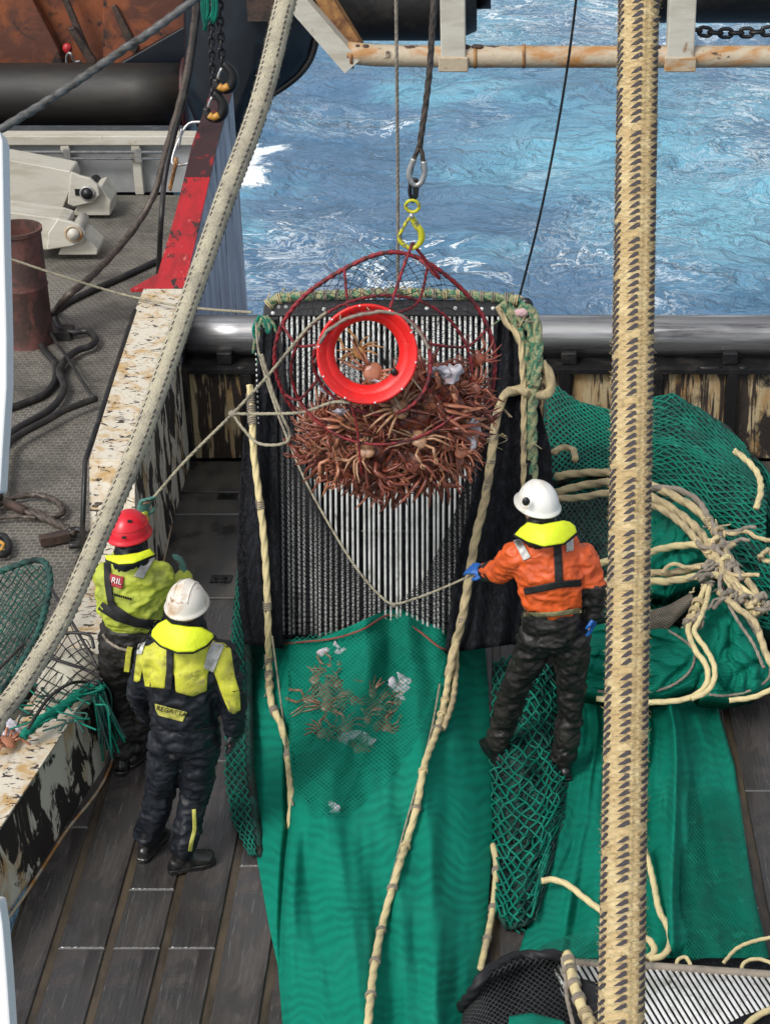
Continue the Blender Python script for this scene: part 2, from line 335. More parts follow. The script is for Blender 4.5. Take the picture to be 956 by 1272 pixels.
CORDGREY = mat('grey_old_rope', (0.27, 0.23, 0.18), 0.85, layers=[((0.16, 0.14, 0.115), 0.9, 10, 0.45, 0.65, 5, 0.4)], bump=(120, 0.3, 3))
THINCORD = mat('dirty_thin_cord', (0.30, 0.27, 0.19), 0.8, layers=[((0.15, 0.13, 0.10), 0.85, 20, 0.5, 0.65, 4, 0.2)])
GREENCORD = mat('green_cream_braid', (0.28, 0.28, 0.15), 0.85, layers=[((0.035, 0.15, 0.085), 0.8, 30, 0.46, 0.56, 5, 0.5), ((0.14, 0.12, 0.08), 0.85, 9, 0.58, 0.7, 5, 0.5)], bump=(100, 0.3, 3))
NETGREEN = mat('green_net_twine', (0.002, 0.165, 0.110), 0.6, layers=[((0.008, 0.095, 0.070), 0.7, 4, 0.42, 0.62, 5, 0.4), ((0.012, 0.24, 0.16), 0.6, 14, 0.56, 0.7, 4, 0.3)], spec=0.25)
NETDARK = mat('dark_green_twine', (0.010, 0.070, 0.055), 0.7, layers=[((0.010, 0.030, 0.028), 0.8, 5, 0.45, 0.62, 5, 0.4)])
NETBLACK = mat('black_net_twine', (0.008, 0.008, 0.010), 0.65)
NETGREY = mat('brown_grey_net', (0.085, 0.080, 0.060), 0.85, layers=[((0.030, 0.040, 0.032), 0.9, 16, 0.45, 0.6, 5, 0.4)], bump=[(40, 0.8, 3), (120, 0.5, 3)])
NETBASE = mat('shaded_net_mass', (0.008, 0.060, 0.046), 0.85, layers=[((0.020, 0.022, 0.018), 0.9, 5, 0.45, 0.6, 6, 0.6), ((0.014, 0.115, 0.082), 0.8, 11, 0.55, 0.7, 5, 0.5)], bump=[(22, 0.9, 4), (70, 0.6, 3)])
BLACKCLOTH = mat('black_fine_net', (0.0045, 0.005, 0.007), 0.7, layers=[((0.015, 0.016, 0.021), 0.7, (40, 40, 3), 0.48, 0.60, 4, 0.4)], bump=[((90, 90, 6), 0.7, 3), (140, 0.5, 2)], spec=0.2)
GREENKNIT = knit('green_knit', (0.001, 0.205, 0.135), (0.0006, 0.095, 0.066), 3.0, 40, 0.62)
GREENKNIT2 = knit('green_knit_fine', (0.001, 0.180, 0.118), (0.0006, 0.085, 0.060), 4.0, 30, 0.5)
BARWHITE = mat('white_grid_bar', (0.70, 0.71, 0.69), 0.4, layers=[((0.46, 0.47, 0.43), 0.5, 12, 0.48, 0.66, 5, 0.3), ((0.20, 0.20, 0.17), 0.6, (9, 9, 4), 0.60, 0.70, 6, 0.5)])
BLACKPLASTIC = mat('black_plastic', (0.010, 0.010, 0.011), 0.28, layers=[((0.03, 0.03, 0.03), 0.45, 14, 0.55, 0.75, 4, 0.2)])
POTRED = mat('red_wrapped_bar', (0.22, 0.012, 0.018), 0.6, layers=[((0.07, 0.012, 0.014), 0.7, 22, 0.48, 0.6, 4, 0.3)])
FUNNELRED = mat('red_plastic', (0.70, 0.014, 0.012), 0.36, layers=[((0.52, 0.012, 0.012), 0.5, 9, 0.48, 0.68, 6, 0.4), ((0.72, 0.10, 0.08), 0.6, (30, 60, 30), 0.60, 0.72, 6, 0.6), ((0.22, 0.015, 0.015), 0.6, 5, 0.62, 0.75, 6, 0.5)])
def gratemat():
    m = bpy.data.materials.new('worn_grating'); m.use_nodes = True; t = m.node_tree; N = t.nodes; L = t.links; b = N['Principled BSDF']
    tc = N.new('ShaderNodeTexCoord'); br = N.new('ShaderNodeTexBrick'); br.inputs['Scale'].default_value = 7.0; br.inputs['Mortar Size'].default_value = 0.035; br.inputs['Mortar Smooth'].default_value = 0.3
    br.inputs['Brick Width'].default_value = 0.36; br.inputs['Row Height'].default_value = 0.30; br.offset = 0.5
    br.inputs['Color1'].default_value = (0.135, 0.125, 0.104, 1); br.inputs['Color2'].default_value = (0.095, 0.089, 0.076, 1); br.inputs['Mortar'].default_value = (0.24, 0.22, 0.185, 1)
    no0 = N.new('ShaderNodeTexNoise'); no0.inputs['Scale'].default_value = 3.0; L.new(tc.outputs['Object'], no0.inputs['Vector'])
    mxv = N.new('ShaderNodeMix'); mxv.data_type = 'VECTOR'; mxv.inputs[0].default_value = 0.06; L.new(tc.outputs['Object'], mxv.inputs[4]); L.new(no0.outputs['Color'], mxv.inputs[5]); L.new(mxv.outputs[1], br.inputs['Vector'])
    no = N.new('ShaderNodeTexNoise'); no.inputs['Scale'].default_value = 2.0; no.inputs['Detail'].default_value = 7; no.inputs['Roughness'].default_value = 0.7; L.new(tc.outputs['Object'], no.inputs['Vector'])
    mr = N.new('ShaderNodeMapRange'); mr.inputs[1].default_value = 0.47; mr.inputs[2].default_value = 0.72; L.new(no.outputs[0], mr.inputs[0])
    mx = N.new('ShaderNodeMix'); mx.data_type = 'RGBA'; mx.inputs[7].default_value = (0.040, 0.036, 0.030, 1); L.new(mr.outputs[0], mx.inputs[0]); L.new(br.outputs['Color'], mx.inputs[6])
    L.new(mx.outputs[2], b.inputs['Base Color']); b.inputs['Roughness'].default_value = 0.55
    n2 = N.new('ShaderNodeTexNoise'); n2.inputs['Scale'].default_value = 45; n2.inputs['Detail'].default_value = 3; L.new(tc.outputs['Object'], n2.inputs['Vector'])
    bp = N.new('ShaderNodeBump'); bp.inputs['Strength'].default_value = 0.7; bp.inputs['Distance'].default_value = 0.012; L.new(br.outputs['Fac'], bp.inputs['Height'])
    b2 = N.new('ShaderNodeBump'); b2.inputs['Strength'].default_value = 0.35; b2.inputs['Distance'].default_value = 0.01; L.new(n2.outputs[0], b2.inputs['Height']); L.new(bp.outputs[0], b2.inputs['Normal'])
    L.new(b2.outputs[0], b.inputs['Normal']); return m
GRATING = gratemat()

# ================================================================== SETTING
SEA_Z = -4.6
def seamat():
    m = bpy.data.materials.new('churned_sea'); m.use_nodes = True; t = m.node_tree; N = t.nodes; L = t.links; b = N['Principled BSDF']
    tc = N.new('ShaderNodeTexCoord')
    def noi(scale, det, dis=0.0, rough=0.55, vec=None, sc3=None):
        mp = N.new('ShaderNodeMapping'); mp.inputs['Scale'].default_value = sc3 or (1, 1, 1); L.new(vec or tc.outputs['Object'], mp.inputs[0])
        n = N.new('ShaderNodeTexNoise'); n.inputs['Scale'].default_value = scale; n.inputs['Detail'].default_value = det; n.inputs['Distortion'].default_value = dis; n.inputs['Roughness'].default_value = rough
        L.new(mp.outputs[0], n.inputs['Vector']); return n
    def rng(s, a, b_, lo=0.0, hi=1.0):
        r = N.new('ShaderNodeMapRange'); r.interpolation_type = 'SMOOTHSTEP'; r.inputs[1].default_value = a; r.inputs[2].default_value = b_; r.inputs[3].default_value = lo; r.inputs[4].default_value = hi; L.new(s, r.inputs[0]); return r.outputs[0]
    def ma(op, a, c):
        x = N.new('ShaderNodeMath'); x.operation = op
        for i, q in enumerate((a, c)):
            if isinstance(q, (int, float)): x.inputs[i].default_value = q
            else: L.new(q, x.inputs[i])
        return x.outputs[0]
    def blob(cx, cy, rx, ry, soft=0.5):
        mp = N.new('ShaderNodeMapping'); mp.inputs['Location'].default_value = (-cx/rx, -cy/ry, 0); mp.inputs['Scale'].default_value = (1/rx, 1/ry, 0); L.new(warp, mp.inputs[0])
        ln = N.new('ShaderNodeVectorMath'); ln.operation = 'LENGTH'; L.new(mp.outputs[0], ln.inputs[0]); return rng(ln.outputs['Value'], 1.0, 1-soft)
    wn = noi(0.45, 5, 0.6, 0.6)
    va = N.new('ShaderNodeVectorMath'); va.operation = 'MULTIPLY_ADD'; L.new(wn.outputs['Color'], va.inputs[0]); va.inputs[1].default_value = (3.6, 3.6, 0); L.new(tc.outputs['Object'], va.inputs[2])
    warp = va.outputs[0]
    warp_off = 1.8
    def at(px, py): p = G(px, py, SEA_Z); return p.x+warp_off, p.y+warp_off
    # aerated turquoise water thrown up by the propellers
    tq = noi(0.16, 4, 1.2); tq_m = rng(tq.outputs[0], 0.47, 0.68)
    x, y = at(760, 190); b1 = blob(x, y, 4.5, 4.5, 0.9); x, y = at(900, 270); b2 = blob(x, y, 4.0, 5.5, 0.9); x, y = at(560, 40); b3 = blob(x, y, 4, 6, 0.9)
    tqa = ma('MAXIMUM', ma('MAXIMUM', ma('MULTIPLY', b1, 0.85), ma('MULTIPLY', b2, 0.9)), ma('MULTIPLY', b3, 0.75)); tqa = ma('MAXIMUM', tqa, ma('MULTIPLY', tq_m, 0.65))
    mx = N.new('ShaderNodeMix'); mx.data_type = 'RGBA'; L.new(tqa, mx.inputs[0]); mx.inputs[6].default_value = (0.088, 0.180, 0.298, 1); mx.inputs[7].default_value = (0.17, 0.43, 0.55, 1)
    # foam: thin curled lines where a warped noise crosses its middle, thicker in streaks
    f1 = noi(0.30, 7, 2.0, 0.6, warp, (1.0, 0.8, 1)); l1 = rng(ma('ABSOLUTE', ma('SUBTRACT', f1.outputs[0], 0.5), 0), 0.014, 0.002)
    zone = noi(0.13, 4, 0.8); z1 = rng(zone.outputs[0], 0.46, 0.62)
    f2 = noi(1.5, 8, 1.0, 0.68, warp); l2 = rng(ma('ABSOLUTE', ma('SUBTRACT', f2.outputs[0], 0.5), 0), 0.03, 0.004)
    z2 = rng(noi(0.33, 5, 0.6, 0.6, warp).outputs[0], 0.53, 0.66)
    foam = ma('MAXIMUM', ma('MULTIPLY', l1, ma('MULTIPLY', z1, 1.0)), ma('MULTIPLY', l2, ma('MULTIPLY', z2, 0.3)))
    f3 = noi(2.3, 8, 0.4, 0.75); sp = rng(f3.outputs[0], 0.57, 0.70)
    x, y = at(322, 195); w1 = blob(x-1.3, y, 2.5, 4.6, 0.8); wk = rng(ma('ADD', w1, ma('MULTIPLY', noi(1.4, 9, 0.8, 0.72).outputs[0], 0.9)), 0.84, 1.02)
    x, y = at(345, 330); w2 = blob(x, y, 2.2, 4.0, 0.9)
    x, y = at(800, 370); w3 = blob(x, y, 1.6, 3.5, 0.9)
    x, y = at(945, 165); w4 = blob(x, y, 2.6, 9.0, 0.9); x, y = at(700, 20); w5 = blob(x, y, 7.0, 6.0, 0.9); x, y = at(760, 290); w6 = blob(x, y, 2.5, 4.0, 0.9); w5 = ma('MAXIMUM', w5, ma('MULTIPLY', w6, 0.7))
    patch = ma('MAXIMUM', ma('MAXIMUM', w2, w3), ma('MAXIMUM', w4, w5))
    foam = ma('MAXIMUM', foam, ma('MULTIPLY', ma('MAXIMUM', sp, ma('MULTIPLY', l2, 0.55)), patch)); foam = ma('MAXIMUM', foam, wk); foam = ma('MINIMUM', foam, 1.0)
    sw_ = rng(ma('ABSOLUTE', ma('SUBTRACT', noi(0.40, 4, 2.8, 0.5, warp, (0.6, 1.2, 1)).outputs[0], 0.5), 0), 0.06, 0.0, 0.0, 0.6)
    md = N.new('ShaderNodeMix'); md.data_type = 'RGBA'; L.new(sw_, md.inputs[0]); L.new(mx.outputs[2], md.inputs[6]); md.inputs[7].default_value = (0.045, 0.125, 0.21, 1); mx = md
    m2 = N.new('ShaderNodeMix'); m2.data_type = 'RGBA'; L.new(foam, m2.inputs[0]); L.new(mx.outputs[2], m2.inputs[6]); m2.inputs[7].default_value = (0.80, 0.86, 0.88, 1)
    L.new(m2.outputs[2], b.inputs['Base Color'])
    L.new(ma('MULTIPLY_ADD', foam, 0.5), b.inputs['Roughness']) if False else None
    rr = ma('ADD', ma('MULTIPLY', foam, 0.6), 0.2); L.new(rr, b.inputs['Roughness']); b.inputs['IOR'].default_value = 1.33; b.inputs['Specular IOR Level'].default_value = 0.35
    r1 = noi(0.55, 4, 2.0, 0.5, warp, (0.8, 1.4, 1)); r2 = noi(4.5, 5, 0.8, 0.55, None, (0.7, 1.6, 1))
    bp = N.new('ShaderNodeBump'); bp.inputs['Strength'].default_value = 0.7; bp.inputs['Distance'].default_value = 0.6; L.new(r1.outputs[0], bp.inputs['Height'])
    bq = N.new('ShaderNodeBump'); bq.inputs['Strength'].default_value = 0.28; bq.inputs['Distance'].default_value = 0.10; L.new(r2.outputs[0], bq.inputs['Height']); L.new(bp.outputs[0], bq.inputs['Normal'])
    L.new(bq.outputs[0], b.inputs['Normal']); return m
mb = MB()
ax = [-3000, -800, -200, -60] + [-30+0.3*i for i in range(201)] + [60, 200, 800, 3000]
ay = [-3000, -500, -60, 0] + [14+0.3*i for i in range(181)] + [90, 140, 300, 900, 4000]
vsx = []
for y in ay:
    for x in ax:
        near = sstep(90, 40, y)*sstep(60, 25, abs(x))
        h = (0.28*nz((x, y*0.8, 0), 0.16)+0.16*nz((x+9, y*1.3, 3), 0.42)+0.07*nz((x, y*1.5, 7), 1.1))*near
        vsx.append((x, y, SEA_Z+h))
W = len(ax); mb.add(vsx, [(j*W+i, j*W+i+1, (j+1)*W+i+1, (j+1)*W+i) for j in range(len(ay)-1) for i in range(W-1)])
o = mb.build('sea', seamat(), base=(0, 0, SEA_Z) if False else (0, 0, 0)); tag(o, 'blue sea churned into foam behind the stern', kind='structure')

# ---------------- working deck of planks
deck = MB().bbox((-2.60, 4.6, -0.35), (3.9, 13.30, -0.014)).build('deck', BATTEN, smooth=False); tag(deck, 'dark wet planked working deck of the trawler', kind='structure')
random.seed(3)
S0, SW, BW = -1.472, 0.29, 0.048
plank_cache = {}
def plank(x0, x1, y0, y1, name='plank', m=PLANK, ztop=0.0):
    key = (round(x1-x0, 3), round(y1-y0, 3), m.name)
    if key not in plank_cache:
        b = MB().box((0, 0, -0.0175), (x1-x0, y1-y0, 0.035)); bm_o = b.build(name, m, base=(0, 0, 0), smooth=False); COL.objects.unlink(bm_o); plank_cache[key] = bm_o.data; bpy.data.objects.remove(bm_o)
    o = bpy.data.objects.new(name, plank_cache[key]); COL.objects.link(o); o.parent = deck
    o.location = Vector(((x0+x1)/2, (y0+y1)/2, ztop+random.uniform(-0.0012, 0.0012)))-ROOT[deck.name]; bevel(o, 0.004, 1); return o
for k in range(-4, 19):
    x0 = S0+k*SW+BW/2; x1 = S0+(k+1)*SW-BW/2
    x0 = max(x0, -2.58)
    if x1-x0 < 0.05: continue
    y = 4.7+random.choice([0, .35, .7, 1.05])
    yj = [4.7]
    while y < 10.9:
        if y-yj[-1] > 0.4: yj.append(y)
        y += random.choice([1.05, 1.4, 1.75])
    if k in (-3, -2, -1): yj = [4.7, 6.0, D(100, 1178, 1).y and G(100, 1178).y, 9.2, 11.1-0.4] if k != -2 else [4.7, 6.0, G(100, 1178).y, G(120, 1105).y, 9.9]
    yj.append(11.12)
    for a, b_ in zip(yj, yj[1:]): plank(x0, x1, a+0.006, b_-0.006)
    for a in yj[1:-1]:
        sm = MB().bbox((x0, a-0.004, -0.02), (x1, a+0.004, -0.001)).build('seam_strip', SEAM, deck, smooth=False)
for i, x in enumerate([-2.58, -1.55, -0.62, 0.4, 1.45, 2.5]):
    for (a, b_) in ((11.135, 12.36), (12.385, 12.72), (12.745, 13.28)): plank(x+0.012, x+(1.0 if i else 1.02)-0.012, a, b_, 'deck_plate', PLATE)
    sm = MB().bbox((x+.012, 12.364, -0.02), (x+1.0, 12.381, 0.002)).build('seam_strip', SEAM, deck, smooth=False)
# lifting eyes and a drain slot in the deck plates
for (px, py) in ((275, 720), (283, 617)):
    c = G(px, py); b = MB(); b.box(c+Vector((0, 0, 0.004)), (0.15, 0.10, 0.012)); b.ring(c+Vector((0, 0, 0.02)), 0.035, 0.008, (0, 0.4, 1), 14, 6); b.build('deck_eye', BLACKSTEEL, deck, smooth=False)
# gutter bar along the foot of the side wall
pts = catmull([G(224, 584, .02), G(204, 691, .02), Vector((-2.40, 10.4, .02)), G(137, 950, .02), G(80, 1033, .02), G(25, 1118, .02), G(-30, 1190, .02)], 0.1)
MB().tube([p-Vector((0, 0, .014)) for p in pts], 0.009, 6).build('gutter_bar', CREAMRUST, deck)

# ---------------- raised side deck with grating plates
SD = 0.42
side = MB().bbox((-9.0, 5.0, -0.3), (-2.84, 18.7, SD-0.02)).build('side_deck', DARKRUST, smooth=False); tag(side, 'raised side deck of worn anti slip grating plates', kind='structure')
for (xa, xb) in ((-9, -6.8), (-6.79, -4.62), (-4.61, -2.86)):
    ys = [5.0, 8.1, 11.2, 13.8, 16.4, 18.7]
    for a, b_ in zip(ys, ys[1:]):
        q = MB().bbox((xa+.004, a+.004, SD-0.02), (xb-.004, b_-.004, SD)).build('grating_plate', GRATING, side, smooth=False)

# ---------------- side wall (bulwark) along the working deck
bw = thing('bulwark', 'rust chipped white bulwark stepping down beside the left workers', 'bulwark', (-2.6, 10.5, 0))
def prism_run(sections, m, name, parent):
    """sections: list of rings (same count) -> closed loft"""
    b = MB(); n = len(sections[0]); vs = [p for s_ in sections for p in s_]; fs = []
    for i in range(len(sections)-1):
        for k in range(n): fs.append((i*n+k, i*n+(k+1) % n, (i+1)*n+(k+1) % n, (i+1)*n+k))
    fs += [tuple(range(n))[::-1], tuple(range((len(sections)-1)*n, len(sections)*n))]
    b.add(vs, fs); o = b.build(name, m, parent, smooth=False); bm = bmesh.new(); bm.from_mesh(o.data); bmesh.ops.recalc_face_normals(bm, faces=bm.faces); bm.to_mesh(o.data); bm.free(); return o
inner = [(G(-60, 1250, 0), .50), (G(25, 1118, 0), .52), (G(80, 1035, 0), .55), (G(135, 951, 0), .585)]
secs = []
for p, h in inner + [(Vector((-2.40, 10.2, 0)), .60), (Vector((-2.42, 10.78, 0)), .60)]:
    secs.append([Vector((p.x-.02, p.y, -.01)), Vector((p.x-.03, p.y, h)), Vector((p.x-.31, p.y-.03, h)), Vector((p.x-.31, p.y-.03, -.01))])
prism_run(secs, WHITE_PEEL, 'low_wall', bw)
def top_strip(pl, wdt, m, name, z0=0.0):
    return prism_run([[Vector((x, y, z)), Vector((x, y, z+.014)), Vector((x-wdt, y, z+.014)), Vector((x-wdt, y, z))] for x, y, z in pl], m, name, bw)
top_strip([(s_[1].x+.012, s_[1].y, s_[1].z) for s_ in secs], .315, WHITE_CHIP, 'low_cap')
hi = [(-2.44, 11.06, 1.10), (-2.47, 12.2, 1.20), (-2.49, 13.30, 1.285)]
secs = [[Vector((-2.42, 10.785, -.01)), Vector((-2.44, 10.785, .60)), Vector((-2.73, 10.785, .60)), Vector((-2.73, 10.785, -.01))]] + [[Vector((x+.02, y, -.01)), Vector((x, y, z)), Vector((x-.28, y, z)), Vector((x-.28, y, -.01))] for x, y, z in hi]
prism_run(secs, WHITE_PEEL, 'high_wall', bw)
top_strip([(-2.425, 10.79, .603), (-2.43, 11.065, 1.104)], .30, WHITE_CHIP, 'slope_cap')
top_strip([(x+.012, y, z) for x, y, z in [(-2.44, 11.07, 1.104)] + hi[1:]], .30, WHITE_CHIP, 'high_cap')
# dark flat bar edging the outside
MB().tube([Vector((-2.76, 10.7, .62)), Vector((-2.76, 11.06, 1.10)), Vector((-2.80, 13.3, 1.285))], .018, 6).build('edge_bar', BLACKSTEEL, bw)

# ---------------- stern side wall with red cap
sw = thing('stern_wall', 'tall stern side wall with red painted cap and violet grey inner face', 'stern wall', (-2.65, 15.3, -4.6))
run = [(13.32, 1.25), (13.8, 1.275), (14.8, 1.50), (15.93, 1.77), (17.2, 1.96)]
prism_run([[Vector((-2.50, y, -4.7)), Vector((-2.50, y, z)), Vector((-2.70, y, z)), Vector((-2.70, y, -4.7))] for y, z in run], HULL, 'hull_plate', sw)
def cap(run, wl, m, nm):
    b = prism_run([[Vector((-2.485, y, z+.002)), Vector((-2.485, y, z+.03)), Vector((-2.485-wd, y, z+.03)), Vector((-2.485-wd, y, z+.002))] for (y, z), wd in zip(run, wl)], m, nm, sw); return b
cap([(13.72, 1.27), (13.95, 1.31), (14.8, 1.50), (15.4, 1.64)], [.42, .24, .22, .22], RED, 'red_cap')
cap([(15.405, 1.641), (15.93, 1.77), (17.2, 1.96)], [.22, .22, .20], REDDIRT, 'blackened_cap')
prism_run([[Vector((-2.485, y, z)), Vector((-2.485, y, z+.03)), Vector((-2.80, y, z+.03)), Vector((-2.80, y, z))] for y, z in ((13.32, 1.252), (13.71, 1.272))], WHITE_CHIP, 'chipped_cap', sw)

# ---------------- stern bulkhead under the roller
BY = 13.32
bh = thing('stern_bulkhead', 'low rust streaked steel bulkhead under the stern roller', 'bulkhead', (0.7, BY, 0))
xs = [-2.48] + [D(px, 520, BY).x for px in (310, 500, 700, 813, 905)] + [2.6, 3.9]
for a, b_ in zip(xs, xs[1:]):
    bevel(MB().bbox((a+.045, BY+.01, 0), (b_-.045, BY+.05, .75)).build('panel', RUSTPLATE, bh, smooth=False), .004, 1)
for a in xs:
    bevel(MB().bbox((a-.043, BY-.05, 0), (a+.043, BY+.06, .76)).build('post', BLACKSTEEL, bh, smooth=False), .006, 1)
MB().bbox((-2.48, BY-.055, .764), (3.9, BY+.5, .80)).build('top_flange', BLACKSTEEL, bh, smooth=False)
MB().bbox((-2.48, BY+.07, -4.6), (3.9, BY+.45, .755)).build('transom_plate', BLACKSTEEL, bh, smooth=False)
for i in range(14):   # oily scraps and weld beads lying on the flange
    x = random.uniform(-2.3, 2.3); MB().ell((x, BY-.01, .803), (random.uniform(.03, .12), .03, .012), 8, 5).build('grease_lump', BLACKSTEEL, bh)

# ---------------- stern roller
rl = thing('stern_roller', 'long worn steel stern roller in front of the sea', 'roller', (0.7, 13.58, .80))
RC = Vector((0, 13.58, .965))
MB().tube(catmull([RC+Vector((-2.46, 0, 0)), RC+Vector((3.9, 0, 0))], .4), .158, 40).build('drum', ROLLER, rl)
for px in (280, 706, 905):
    x = D(px, 455, 13.4).x
    bevel(MB().bbox((x-.06, 13.36, .803), (x+.06, 13.46, .90)).build('bearing', BLACKSTEEL, rl, smooth=False), .01, 2)
MB().cyl(RC+Vector((-2.485, 0, 0)), RC+Vector((-2.462, 0, 0)), .175, 32).build('end_flange', BLACKSTEEL, rl)

# ---------------- gantry over the stern
gy = 15.0
def gp(px, py, Y=gy): return D(px, py, Y)
ga = thing('gantry', 'rust stained cream gantry frame above the stern', 'gantry', gp(640, 70))
pz = gp(640, 70).z; gx0 = gp(432, 70).x
MB().tube(catmull([(gx0, gy, pz+.03), (gx0+.6, gy, pz), (2.5, gy, pz), (4.2, gy, pz+.02)], .2), .088, 24).build('cross_pipe', CREAMRUST, ga)
for px, wd in ((563, .20), (843, .215)):
    a = gp(px, 76); bevel(MB().bbox((a.x-wd/2, gy-.10, pz-.085), (a.x+wd/2, gy+.10, 7.4)).build('post', CREAM, ga, smooth=False), .01, 2)
    bevel(MB().bbox((a.x-wd/2-.02, gy-.115, pz-.10), (a.x+wd/2+.02, gy+.115, pz+.02)).build('foot_plate', CREAMRUST, ga, smooth=False), .008, 1)
MB().beam(gp(438, 80), gp(200, -195), .16, .17, (0, 1, 0)).build('brace', CREAM, ga, smooth=False)
MB().beam(gp(441, 66)+Vector((0, .16, 0)), gp(290, -176)+Vector((0, .16, 0)), .13, .15, (0, 1, 0)).build('inner_brace', RUSTBEAM, ga, smooth=False)
for px in (437, 590, 650, 800): 
    a = gp(px, 70); MB().tube([(a.x-.012, gy, pz), (a.x+.012, gy, pz)], .096, 24).build('weld_band', RUSTBEAM, ga)
for px in (455, 590, 815):  # grime lumps on the pipe
    for k in range(3):
        a = gp(px+random.uniform(-12, 12), 62); MB().ell((a.x, gy-.03, pz+.085), (.035, .03, .02), 8, 5).build('grime_lump', DARKRUST, ga)
def fender(pxa, pxb, pyb, r, Y, label):
    a = D(pxa, pyb, Y); b = D(pxb, pyb, Y); z = a.z+r
    t = thing('roller_fender', label, 'fender', (0.5*(a.x+b.x), Y, a.z))
    pr = catmull([(a.x, Y, z), (b.x, Y, z)], .12); n = len(pr)
    rad = [r*(0.80+0.20*min(1, math.sqrt(min(i, n-1-i)/2.0))) for i in range(n)]
    MB().tube(pr, rad, 28).build('rubber_body', RUBBER, t)
    MB().tube([(a.x-.12, Y, z), (a.x, Y, z)], r*.35, 18).build('hub', BLACKSTEEL, t)
    MB().tube([(b.x, Y, z), (b.x+.12, Y, z)], r*.35, 18).build('hub', BLACKSTEEL, t)
fender(402, 592, 49, .40, 15.9, 'black rubber roller hanging left of the first gantry post')
fender(782, 1040, 27, .42, 16.1, 'black rubber roller at the top right behind the gantry')
def chain(name, label, pts, lr=.028, wr=.0085, m=BLACKSTEEL):
    pts = catmull(pts, .004); t = thing(name, label, 'chain', pts[-1])
    pitch = lr*1.55; acc = 0; last = pts[0]; k = 0; tpl = {}
    for a, b in zip(pts, pts[1:]):
        acc += (b-a).length
        if acc >= pitch:
            acc = 0; d = (b-a).normalized(); s1 = d.orthogonal().normalized(); s2 = d.cross(s1); s = (s1*0.8+s2*0.6) if k % 2 else (s1*-.6+s2*.8)
            path = []
            for i in range(14):
                an = 6.2832*i/14; path.append(a + d*(math.cos(an)*lr*.75 + (lr*.28 if math.cos(an) > 0 else -lr*.28)) + s*(math.sin(an)*lr*.62))
            MB().tube(path, wr, 6, closed=True).build('link', m, t); k += 1
    return t
chain('chain', 'slack black chain hanging behind the gantry at top right', [gp(850, 34, 15.4), gp(880, 40, 15.4), gp(915, 41, 15.4), gp(960, 38, 15.4), gp(1000, 30, 15.4)], .055, .016)

# ---------------- far left: rear bulwark, black roller, trawl doors
rb = thing('rear_bulwark', 'grey rear bulwark with white top rail behind the hydraulic arms', 'bulwark', (-5.5, 18.8, SD))
ry = 18.8; zt = D(100, 172, ry).z
MB().bbox((-9, ry, SD), (-2.82, ry+.05, zt)).build('plate', GREYWALL, rb, smooth=False)
bevel(MB().bbox((-9, ry-.10, zt-.045), (-2.82, ry+.10, zt+.055)).build('top_rail', CREAM, rb, smooth=False), .01, 2)
for px in (-20, 85, 172):
    x = D(px, 200, ry).x; bevel(MB().bbox((x-.045, ry-.09, SD), (x+.045, ry-.002, zt-.05)).build('stanchion', CREAM, rb, smooth=False), .006, 1)
for py in (189, 197):
    z = D(60, py, ry-.13).z; x1 = D(208, py, ry-.13).x
    MB().tube([(-9, ry-.13, z), (x1, ry-.13, z)], .017, 10).build('pipe', STEEL, rb)
for px in (84, 172):
    c = D(px, 193, ry-.13); MB().box(c, (.07, .05, .13)).build('pipe_clamp', STEEL, rb, smooth=False)
dr = thing('net_drum', 'oily black net drum behind the rear bulwark', 'drum', (-6, 20.3, .6))
zc = .5*(D(100, 92, 20.0).z + D(100, 160, 20.0).z)
MB().tube(catmull([(-9, 20.3, zc), (D(224, 120, 20.0).x, 20.3, zc)], .5), .34, 40).build('barrel', DRUMBLACK, dr)
x = D(224, 120, 20).x; MB().tube([(x+.002, 20.3, zc), (x+.05, 20.3, zc)], .40, 40).build('end_flange', REDDIRT, dr)
MB().bbox((-9, 19.55, .55), (-3.4, 19.9, .70)).build('red_sill', REDDIRT, dr, smooth=False)
MB().bbox((-9, 19.2, -.3), (-3.5, 21.2, .54)).build('drum_bed', BLACKSTEEL, dr, smooth=False)
td = thing('trawl_door', 'rusty orange steel trawl door behind the black drum', 'trawl door', (-6, 21, .6))
def wl(poly, Y): return [D(x, y, Y) for x, y in poly]
def flatslab(nm, poly, Y, th, m, par): return bevel(MB().slab(wl(poly, Y), (0, th, 0)).build(nm, m, par, smooth=False), .01, 1)
flatslab('left_panel', [(-400, -260), (-95, -260), (72, 60), (86, 100), (-400, 100)], 20.95, .16, ORANGE, td)
flatslab('dark_panel', [(-97, -264), (132, -264), (140, 100), (90, 100), (74, 60)], 21.15, .1, ORANGE, td)
flatslab('right_panel', [(128, -262), (280, -262), (240, 27), (170, 66), (128, 92)], 20.85, .14, ORANGE, td)
flatslab('rib', [(138, 8), (144, 6), (172, 60), (168, 66), (160, 62)], 20.80, .045, DARKRUST, td)
flatslab('rib', [(60, -42), (68, -42), (124, 92), (116, 96)], 20.90, .045, DARKRUST, td)
flatslab('rib', [(84, 36), (92, 34), (120, 76), (112, 84)], 20.82, .07, DARKRUST, td)
b = MB(); b.tube(catmull([D(84, 88, 20.8), D(83, 70, 20.75), D(88, 66, 20.7), D(92, 76, 20.75), D(100, 76, 20.75)], .03), .014, 8); b.build('grey_shackle', STEEL, td)
MB().ell(D(84, 60, 20.75), (.055, .045, .06), 10, 7).build('red_float', RED, td)
bd = thing('black_trawl_door', 'glossy black curved trawl door hanging over the sea', 'trawl door', D(320, 140, 19.6))
out = [(225, -160), (330, -160), (372, -60), (388, 0), (393, 40), (387, 70), (372, 92), (348, 111), (318, 128), (299, 142), (297, 200), (262, 200), (230, 120)]
